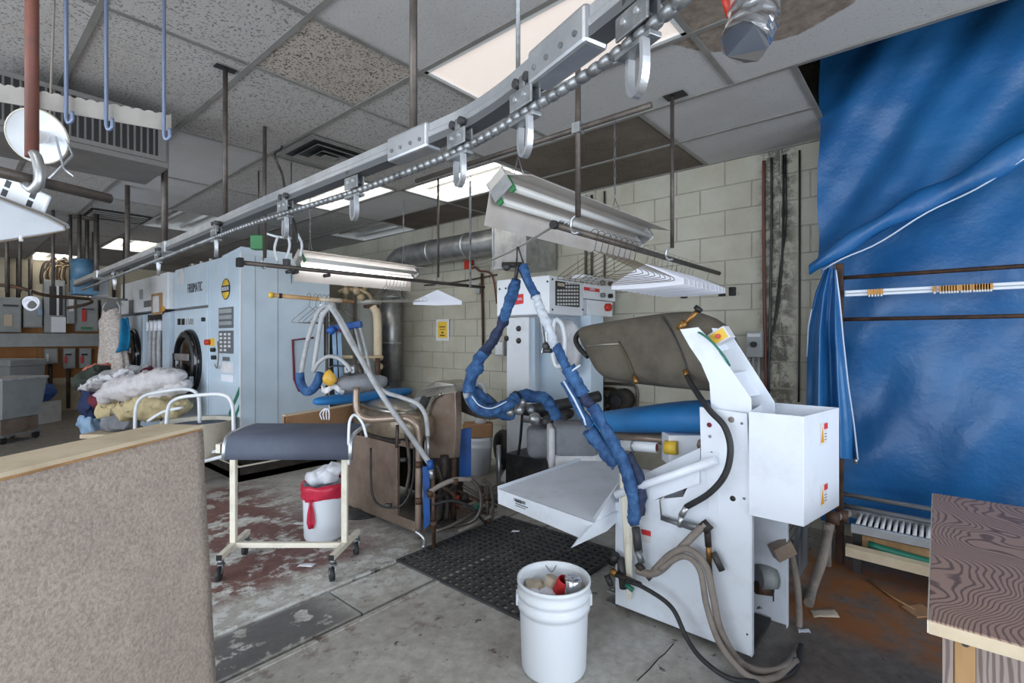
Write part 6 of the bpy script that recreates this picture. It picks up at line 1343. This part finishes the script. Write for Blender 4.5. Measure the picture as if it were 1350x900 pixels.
# grey cloth iron pad on the board
gp_ = MB().loft([(0, 0, 0, .03, .02), (.06, 0, 0, .09, .06), (.2, 0, 0, .1, .065), (.33, 0, .005, .09, .055), (.38, 0, .01, .04, .03)], 18, 2.6, 0)
g0 = at(440, 505, 3.6); ex = RT
for i, v in enumerate(gp_.v): gp_.v[i] = g0+RT*v.x+FW*v.y+UPV*v.z+Vector((0, 0, noise.noise(Vector((v.x*9, v.y*9, v.z*9)))*.02))
gp_.build('press_cloth', 'grey_cloth', IB)
ab = MB().ball(at(434, 498, 3.5), .05, 10, (.9, .9, 1.2))
for i, v in enumerate(ab.v): ab.v[i] = v+Vector((noise.noise(v*20), noise.noise(v*20+Vector((4, 0, 0))), 0))*.02
ab.build('yellow_sponge', 'amber_bag', IB)
MB().loft([(0, 0, 0, .01, .01), (.1, 0, 0, .03, .012), (.2, 0, 0, .02, .01)], 8, 2, 0)
MB().grid(lambda a, b: at(424+a*30, 508+b*8+3*math.sin(a*9), 3.52+.02*math.sin(a*15)), 10, 3).build('lilac_cloth', 'white_cloth', IB, solid=.004)
# mast, hoses and blue rails
def ih(pts, r, m='silver_hose', nm='hose'): return MB().tube(cr([at(*q) for q in pts], 6), r, 9).build(nm, m, IB)
ih([(431, 530, 3.75), (431, 470, 3.75), (431, 400, 3.75)], .012, 'dark_pipe', 'mast')
ih([(432, 402, 3.72), (420, 410, 3.7), (408, 440, 3.68), (400, 475, 3.66), (397, 494, 3.65)], .017)
ih([(434, 404, 3.7), (424, 420, 3.68), (418, 455, 3.66), (413, 490, 3.64)], .017); ih([(413, 490, 3.64), (420, 478, 3.62), (432, 470, 3.6), (446, 472, 3.6), (458, 482, 3.58), (462, 490, 3.56)], .015)
ih([(434, 402, 3.7), (446, 420, 3.65), (462, 450, 3.58), (480, 480, 3.5), (497, 510, 3.4), (520, 545, 3.32), (545, 580, 3.26), (566, 610, 3.2)], .019)
ih([(437, 402, 3.7), (452, 425, 3.64), (470, 460, 3.56), (490, 495, 3.46), (505, 515, 3.4), (530, 524, 3.35), (550, 532, 3.3), (560, 545, 3.26), (563, 560, 3.24), (564, 575, 3.22)], .015)
ih([(564, 575, 3.22), (565, 605, 3.22)], .010, 'galvanised', 'valve_stem'); ih([(566, 606, 3.2), (568, 618, 3.2)], .022, 'blue_steel', 'blue_coupling'); ih([(568, 618, 3.2), (570, 630, 3.2)], .016, 'galvanised', 'coupling')
ih([(395, 491, 3.65), (397, 506, 3.65), (404, 516, 3.64), (412, 513, 3.63), (419, 503, 3.62), (423, 491, 3.62)], .032, 'blue_sleeve', 'blue_sleeve')
MB().bar(at(437, 433, 3.75), at(477, 427, 3.75), .05, .05).build('blue_rail', 'blue_steel', IB, bevel=.008); ih([(434, 438, 3.7), (440, 432, 3.7)], .03, 'blue_steel', 'blue_clamp')
for x in (440, 447): MB().bar(at(x, 437, 3.76), at(x+4, 520, 3.7), .025, .012).build('upright', 'lightblue_cloth', IB)
ih([(468, 432, 3.75), (475, 460, 3.7), (484, 500, 3.62)], .010); ih([(474, 430, 3.75), (482, 460, 3.7), (489, 495, 3.62)], .010)
ih([(428, 408, 3.74), (428, 440, 3.74), (428, 470, 3.74)], .006, 'black', 'cable'); ih([(432, 488, 3.6), (440, 482, 3.6), (455, 484, 3.58), (462, 494, 3.56)], .007, 'black', 'cable')
MB().ball(at(437, 404, 3.7), .035, 8).build('hose_tie', 'silver_hose', IB); MB().ball(at(448, 436, 3.64), .012, 8).build('purple_tie', 'maroon_cloth', IB)
MB().obox(at(462, 487, 3.6), RT*.04, FW*.03, UPV*.03).build('iron_head', 'chain_steel', IB, bevel=.01)
# ================================================================== electrical panels on the back wall (V = 12.41)
BV = 12.43
def vbox(x0, y0, x1, y1, th, nm, m, par, off=0, bevel=.006):
    a, b = Vp(x0, y0, BV), Vp(x1, y1, BV); return MB().box(min(a.x, b.x), max(a.x, b.x), BV-off-th, BV-off, min(a.z, b.z), max(a.z, b.z)).build(nm, m, par, bevel=bevel)
def panel(name, label, x0, y0, x1, y1, th=.2, extra=()):
    r = thing(name, label, 'electrical box', Vp((x0+x1)/2, y1, BV)); body = vbox(x0, y0, x1, y1, th, 'cabinet', 'panel_grey', r); vbox(x0+1.2, y0+1.2, x1-1.2, y1-1.2, .02, 'door', 'panel_grey', r, th)
    for (a, b, c, d, nm, m) in extra: vbox(a, b, c, d, .03, nm, m, r, th+.02, 0)
    return r
panel('breaker_panel', 'wide grey electrical cabinet at the far end of the panel row', -30, 391, 26, 438, .25, ((2, 402, 22, 405, 'handle', 'dark_metal'), (3, 415, 14, 430, 'label', 'paper_tan')))
panel('breaker_panel', 'plain grey electrical cabinet behind the coiled white tubing', 29, 393, 54, 432, .2, ((47, 407, 53, 416, 'label', 'lightblue_cloth'),))
panel('breaker_panel', 'tall grey breaker panel with white schedule and dark breakers', 56, 369, 84, 439, .18, ((63, 378, 72, 416, 'breaker_row', 'ink'), (75, 378, 80, 416, 'breaker_row', 'ink'), (72, 378, 75, 416, 'label', 'card_white'), (65, 418, 84, 438, 'schedule_sheet', 'paper')))
panel('breaker_panel', 'small grey meter cabinet with white face label', 85, 392, 96, 427, .28, ((87, 394, 93, 411, 'label', 'card_white'),))
panel('breaker_panel', 'square grey disconnect cabinet with red label and green mark', 97, 393, 127, 437, .2, ((105, 408, 110, 424, 'label', 'label_red'), (105, 407, 120, 409, 'handle', 'dark_metal'), (104, 431, 118, 434, 'green_mark', 'green_plastic')))
panel('breaker_panel', 'grey disconnect cabinet behind the hanging lace dress', 131, 395, 166, 432, .2, ((137, 409, 145, 424, 'label', 'maroon_cloth'), (137, 407, 150, 409, 'handle', 'dark_metal')))
tr_ = thing('cable_trough', 'long grey wiring trough under the electrical cabinets', 'trough', Vp(65, 457, BV)); vbox(-40, 439, 131, 456, .2, 'trough', 'panel_grey', tr_)
for (x0, y0, x1, y1, lab, ex) in ((57, 459, 75, 479, 'small dark grey disconnect box lowest under the trough beside two lever switches', ((59, 466, 62, 476, 'label', 'card_white'),)), (82, 459, 98, 485, 'grey lever switch box under the trough with long conduit', ((84, 466, 92, 468, 'lever', 'black'), (83, 469, 86, 478, 'label', 'label_red'))), (103, 459, 119, 484, 'grey lever switch box under the trough nearest the lace dress', ((105, 466, 113, 468, 'lever', 'black'), (104, 469, 107, 478, 'label', 'label_red')))):
    q = panel('lever_switch', lab, x0, y0, x1, y1, .14, ex)
    c = Vp((x0+x1)/2, y1, BV-.06); z1 = Vp(0, 541, BV).z
    MB().tube([(c.x, c.y, c.z), (c.x, c.y, .05 if x0 == 82 else c.z-.5)], .03, 8).build('conduit', 'dark_pipe', q)
wi = tag(MB(), None) if False else None
wr_ = thing('cable_bundle', 'tangle of brown cables looping above the electrical cabinets', 'cables', Vp(75, 372, BV-.2))
rnd = random.Random(11)
for i in range(14):
    x = 54+i*2.4+rnd.uniform(-2, 2); t = rnd.uniform(340, 350)
    MB().tube(cr([Vp(x, 374, BV-.1), Vp(x-3+rnd.uniform(-3, 3), 362, BV-.12), Vp(x+4+rnd.uniform(-3, 6), t, BV-.14), Vp(x+16+rnd.uniform(-4, 8), t+4, BV-.1), Vp(x+20+rnd.uniform(-4, 8), 352, BV-.05)], 4), .016, 6).build('cable', rnd.choice(['rust_pipe', 'tan_pipe', 'dark_pipe']), wr_)
for x in (10, 24, 40, 118, 150): tag(MB().cyl(Vp(x, 392 if x < 60 else 395, BV-.08), Vp(x, 334, BV-.08), .03, 8).build('wall_conduit', 'dark_pipe'), {10: 'dark conduit rising from the far wide cabinet', 24: 'dark conduit rising from the edge of the wide cabinet', 40: 'dark conduit rising from the plain grey cabinet', 118: 'dark conduit rising from the square disconnect cabinet', 150: 'dark conduit rising above the lace dress'}[x], 'pipe')
# low rusty pipe rail with coiled tubing
lr = thing('clothes_rail', 'rusty bent pipe rail with coiled white tubing in the rear', 'clothes rail', at(60, 385, 5.6))
MB().tube(cr([at(-40, 372, 5.2), at(20, 378, 5.3), at(60, 389, 5.5), at(118, 394, 6.0)], 5), .018, 8).build('rail', 'rust_pipe', lr); MB().tube(cr([at(118, 394, 6.0), at(121, 398, 6.0), at(110, 402, 5.9), at(88, 406, 5.8)], 4), .018, 8).build('bent_end', 'rust_pipe', lr)
for x, d in ((26, 5.35), (70, 5.5), (93, 5.7), (9, 5.25)):
    p = at(x, 385, d); MB().cyl(p, (p.x, p.y, CEIL), .016, 8).build('hanger_rod', 'dark_pipe', lr)
for k_ in range(4):
    c = at(41+k_*.6, 400+k_*.5, 5.3); R0 = .085-k_*.008; MB().tube([c+RT*R0*math.cos(a)+UPV*R0*.85*math.sin(a)+FW*.01*math.sin(a*2+k_) for a in [2*math.pi*q/20 for q in range(20)]], .009, 6, closed=True).build('white_tubing', 'paper', lr)
MB().tube(cr([at(41, 391, 5.3), at(40, 384, 5.35), at(42, 381, 5.35)]), .005, 5).build('tubing_hook', 'hanger_wire', lr)
# lace dress and teal garment on a pipe
dp_ = thing('clothes_rail', 'pale pipe rail carrying the lace dress beside the second machine', 'clothes rail', at(140, 394, 6.9)); d0, d1 = at(117, 391, 6.6), at(168, 395, 7.0)
MB().cyl(d0, d1, .016, 10).build('rail', 'galvanised', dp_)
for q in (d0.lerp(d1, .1), d0.lerp(d1, .9)): MB().cyl(q, (q.x, q.y, CEIL), .012, 8).build('hanger_rod', 'dark_pipe', dp_)
Dr = thing('lace_dress', 'cream lace dress on a hanger in front of the electrical cabinets', 'dress', at(148, 480, 6.75))
wtab = [(0, 8, 12), (.06, 10, 14), (.14, 16, 17), (.3, 15, 14), (.5, 15, 13), (.75, 18, 16), (1, 19, 16)]
def dress(a, b):
    k = max(i for i in range(len(wtab)) if wtab[i][0] <= b+1e-9); k = min(k, len(wtab)-2); t = (b-wtab[k][0])/(wtab[k+1][0]-wtab[k][0]); w_ = wtab[k][1]+(wtab[k+1][1]-wtab[k][1])*t
    q = 2*math.pi*a; fold = 1+.10*b*math.sin(q*7); y = 412+80*b - (6*abs(math.cos(q)) if b < .05 else 0)
    return at(147+3*b+w_*math.cos(q)*fold, y, 6.75)+FW*(.10*math.sin(q)*fold)
MB().grid(dress, 48, 24).build('dress_body', 'lace', Dr)
for s_ in (-1, 1): MB().tube(cr([at(147+s_*10, 413, 6.72), at(147+s_*11, 405, 6.75), at(147+s_*7, 398, 6.78)]), .008, 6).build('strap', 'white_cloth', Dr)
MB().tube(cr([at(133, 402, 6.75), at(140, 396, 6.75), at(148, 394, 6.75), at(156, 396, 6.75), at(162, 402, 6.75)]), .005, 6).build('hanger', 'hanger_wire', Dr)
tl_ = tag(MB().grid(lambda a, b: at(166-a*(4+12*b)+2*math.sin(b*3), 418+44*b+3*a, 6.6)+FW*.05*math.sin(a*7+b*2), 12, 10).build('teal_garment', 'teal_cloth', solid=.01), 'bright teal garment hanging beside the lace dress', 'garment')
# ================================================================== pile of laundry on a folding table
Ft = thing('folding_table', 'low pale table under the laundry pile', 'table', at(178, 560, 5.3)); Ft.location.z = 0
tc = at(178, 560, 5.3); tc.z = 0
MB().obox(tc+UPV*.36, RT*.40, FW*.22, UPV*.02).build('table_top', 'wood_pale', Ft)
for a in (-.36, .36):
    for b in (-.18, .18): q = tc+RT*a+FW*b; MB().cyl(q, q+UPV*.35, .02, 8).build('leg', 'dark_metal', Ft)
def lump(name, label, x0, y0, x1, y1, rp, d, td, m, wob=.03, fr=7, cat='laundry', ends=.35):
    n = 44; vs = []; k = 30; mb = MB(); fs = []
    for i in range(n+1):
        t = i/n; c = at(x0+(x1-x0)*t, y0+(y1-y0)*t, d); r = rp*d/F*max(.12, (1-abs(2*t-1)**3.2)**ends)
        for j in range(k):
            a = 2*math.pi*j/k; v = c+UPV*r*math.sin(a)+FW*td*(r/(rp*d/F))*math.cos(a); nz = Vector((noise.noise(v*fr), noise.noise(v*fr+Vector((3, 1, 0))), noise.noise(v*fr+Vector((0, 5, 2))))); nz2 = Vector((noise.noise(v*fr*3.3), noise.noise(v*fr*3.3+Vector((3, 1, 0))), noise.noise(v*fr*3.3+Vector((0, 5, 2))))); rdg = (1-abs(noise.noise(v*fr*1.9+Vector((7, 7, 7)))*2))*wob*.5; vs.append(v+nz*wob+nz2*wob*.45+UPV*rdg)
    for i in range(n): fs += [(i*k+j, i*k+(j+1) % k, (i+1)*k+(j+1) % k, (i+1)*k+j) for j in range(k)]
    mb.add(vs, fs, True); mb.add(vs[:k], [tuple(range(k))], True); mb.add(vs[-k:], [tuple(range(k))], True)
    return tag(mb.build(name, m), label, cat, 'laundry piled before the machines')
lump('rolled_quilt', 'large off white rolled quilt lying along the laundry pile', 126, 521, 246, 496, 17, 5.2, .17, 'quilt', .032, 9, ends=.7)
lump('folded_sheet', 'pale folded sheet under the dark jacket end of the quilt', 116, 512, 190, 489, 9, 5.5, .2, 'white_cloth', .05, 10)
lump('pale_bolster', 'pale bolster roll under the quilt near the machine door', 185, 531, 250, 508, 11, 5.2, .12, 'quilt', .03, 10)
lump('khaki_bundle', 'khaki crumpled bundle in the middle of the laundry pile', 158, 541, 248, 537, 15, 5.15, .17, 'khaki', .045, 9)
lump('cream_bundle', 'yellowish cream bundle at the front of the laundry pile', 132, 540, 165, 536, 13, 5.3, .12, 'khaki', .04, 9)
lump('grey_garment', 'grey folded garment at the bottom front of the laundry pile', 138, 556, 182, 552, 14, 5.3, .14, 'grey_cloth', .04)
lump('dark_green_jacket', 'dark green jacket draped at the end of the laundry pile', 104, 508, 140, 492, 14, 5.7, .16, 'dark_green_cloth', .05)
lump('denim_garment', 'navy garment hanging off the end of the laundry pile', 110, 535, 134, 530, 24, 5.6, .12, 'denim', .05)
lump('light_blue_garment', 'light blue garment trailing at the foot of the laundry pile', 106, 562, 132, 560, 17, 5.6, .1, 'lightblue_cloth', .05)
lump('salmon_garment', 'salmon red garment on top behind the quilt', 117, 488, 140, 485, 6, 5.9, .12, 'salmon_cloth', .03)
lump('maroon_garment', 'maroon garment peeping out above the quilt by the doors', 182, 490, 200, 488, 7, 5.6, .1, 'maroon_cloth', .02)
lump('pink_garment', 'dusty pink garment tucked under the quilt end', 122, 528, 150, 530, 8, 5.4, .12, 'maroon_cloth', .03)
# ================================================================== white tubular laundry cart
Lc = thing('laundry_cart', 'white tubular hoop cart with cream tub and lower rails', 'cart', at(250, 640, 4.55)); Lc.location.z = 0
def lt(pts, r=.016, nm='hoop', m='white_enamel'): return MB().tube(cr([at(*q) for q in pts], 6), r, 10).build(nm, m, Lc)
lt([(178, 575, 4.9), (179, 540, 4.9), (188, 523, 4.88), (215, 516, 4.8), (245, 513, 4.75), (260, 520, 4.72), (263, 545, 4.7), (263, 635, 4.7)])
lt([(219, 590, 4.45), (221, 542, 4.45), (232, 526, 4.43), (260, 521, 4.4), (292, 520, 4.35), (305, 530, 4.33), (308, 560, 4.3), (308, 640, 4.3)])
lt([(195, 555, 4.7), (215, 543, 4.68), (240, 537, 4.65)], .014, 'stay')
tc_ = at(262, 572, 4.6)
MB().lathe([(0, -.22), (.22, -.22), (.28, .12), (.30, .13), (.27, .12), (.21, -.19), (0, -.19)], tc_, n=32).build('tub', 'cream_enamel', Lc)
MB().lathe([(0, .09), (.26, .09)], tc_, n=24).build('tub_contents', 'board_slate', Lc)
lt([(258, 601, 4.6), (312, 588, 4.35)], .016, 'lower_rail'); lt([(258, 611, 4.5), (310, 597, 4.25)], .016, 'lower_rail'); lt([(255, 588, 4.9), (312, 575, 4.6)], .016, 'lower_rail')
for x, y, d in ((263, 648, 4.7), (308, 655, 4.3)):
    c = at(x, 640, d); c.z = .05; MB().cyl(c-RT*.015, c+RT*.015, .05, 16).build('wheel', 'black_rubber', Lc); MB().cyl(c+UPV*.03, c+UPV*.16, .012, 8).build('caster_stem', 'chain_steel', Lc)
for x, d in ((178, 4.9), (219, 4.45)):
    c = at(x, 600, d); MB().cyl(at(x, 570, d), (c.x, c.y, .1), .016, 8).build('leg', 'white_enamel', Lc); MB().cyl(Vector((c.x, c.y, .05))-RT*.015, Vector((c.x, c.y, .05))+RT*.015, .05, 16).build('wheel', 'black_rubber', Lc)
# ================================================================== grey bins and box at the rear left
gb = at(10, 560, 6.6); gb.z = 0
Gb = thing('laundry_bin', 'grey plastic laundry bin on a wheeled dolly', 'bin', gb)
def tub(c, w0, w1, dpt, z0, z1, nm, m, par):
    a = [c+RT*s_*w0+FW*t_*dpt*.85+UPV*z0 for s_, t_ in ((-1, -1), (1, -1), (1, 1), (-1, 1))]; b = [c+RT*s_*w1+FW*t_*dpt+UPV*z1 for s_, t_ in ((-1, -1), (1, -1), (1, 1), (-1, 1))]
    MB().add(a+b, [(3, 2, 1, 0)]+[(i, (i+1) % 4, 4+(i+1) % 4, 4+i) for i in range(4)]).build(nm, m, par, bevel=.02, solid=.008)
tub(gb, .19, .24, .3, .32, .82, 'tub', 'panel_grey', Gb); MB().obox(gb+UPV*.83, RT*.255, FW*.32, UPV*.018).build('rim', 'silver_hose', Gb, bevel=.008); MB().obox(gb+UPV*.2, RT*.17, FW*.25, UPV*.11).build('dolly_box', 'brown_steel', Gb); MB().obox(gb+UPV*.10, RT*.2, FW*.26, UPV*.015).build('dolly', 'galvanised', Gb)
for a in (-.16, .16):
    for b in (-.22, .22): q = gb+RT*a+FW*b+UPV*.045; MB().cyl(q-RT*.015, q+RT*.015, .045, 14).build('wheel', 'black_rubber', Gb)
g2 = at(8, 540, 8.2); g2.z = 0; G2 = thing('laundry_bin', 'large grey lidded bin behind the wheeled laundry bin', 'bin', g2)
tub(g2, .33, .36, .3, .0, .9, 'tub', 'panel_grey', G2); MB().obox(g2+UPV*.96, RT*.38, FW*.32, UPV*.06).build('lid', 'panel_grey', G2, bevel=.02)
wb_ = at(44, 552, 8.0); wb_.z = 0; Wx = thing('carton', 'white printed carton on the floor below the lever switches', 'box', wb_); MB().obox(wb_+UPV*.17, RT*.27, FW*.2, UPV*.17).build('carton_body', 'card_white', Wx, bevel=.004)
for k_ in range(3): MB().obox(wb_+RT*.1+UPV*(.12-.03*k_)-FW*.201, RT*.09, FW*.001, UPV*.006).build('print', 'panel_grey', Wx)
lump('blue_bag', 'crumpled blue plastic bag on the white carton', 30, 518, 70, 517, 9, 8.0, .17, 'rock_blue', .06, 6, 'bag')
tag(MB().obox(at(341, 320, 4.2), RT*.055, FW*.04, UPV*.06).build('green_sign_box', 'green_plastic', bevel=.01), 'small green box fixed above the pale machine near the lit shop light', 'box')
q = at(341, 311, 4.2); MB().cyl(q, (q.x, q.y, CEIL), .006, 6).build('mount_rod', 'dark_pipe', bpy.data.objects['green_sign_box'])
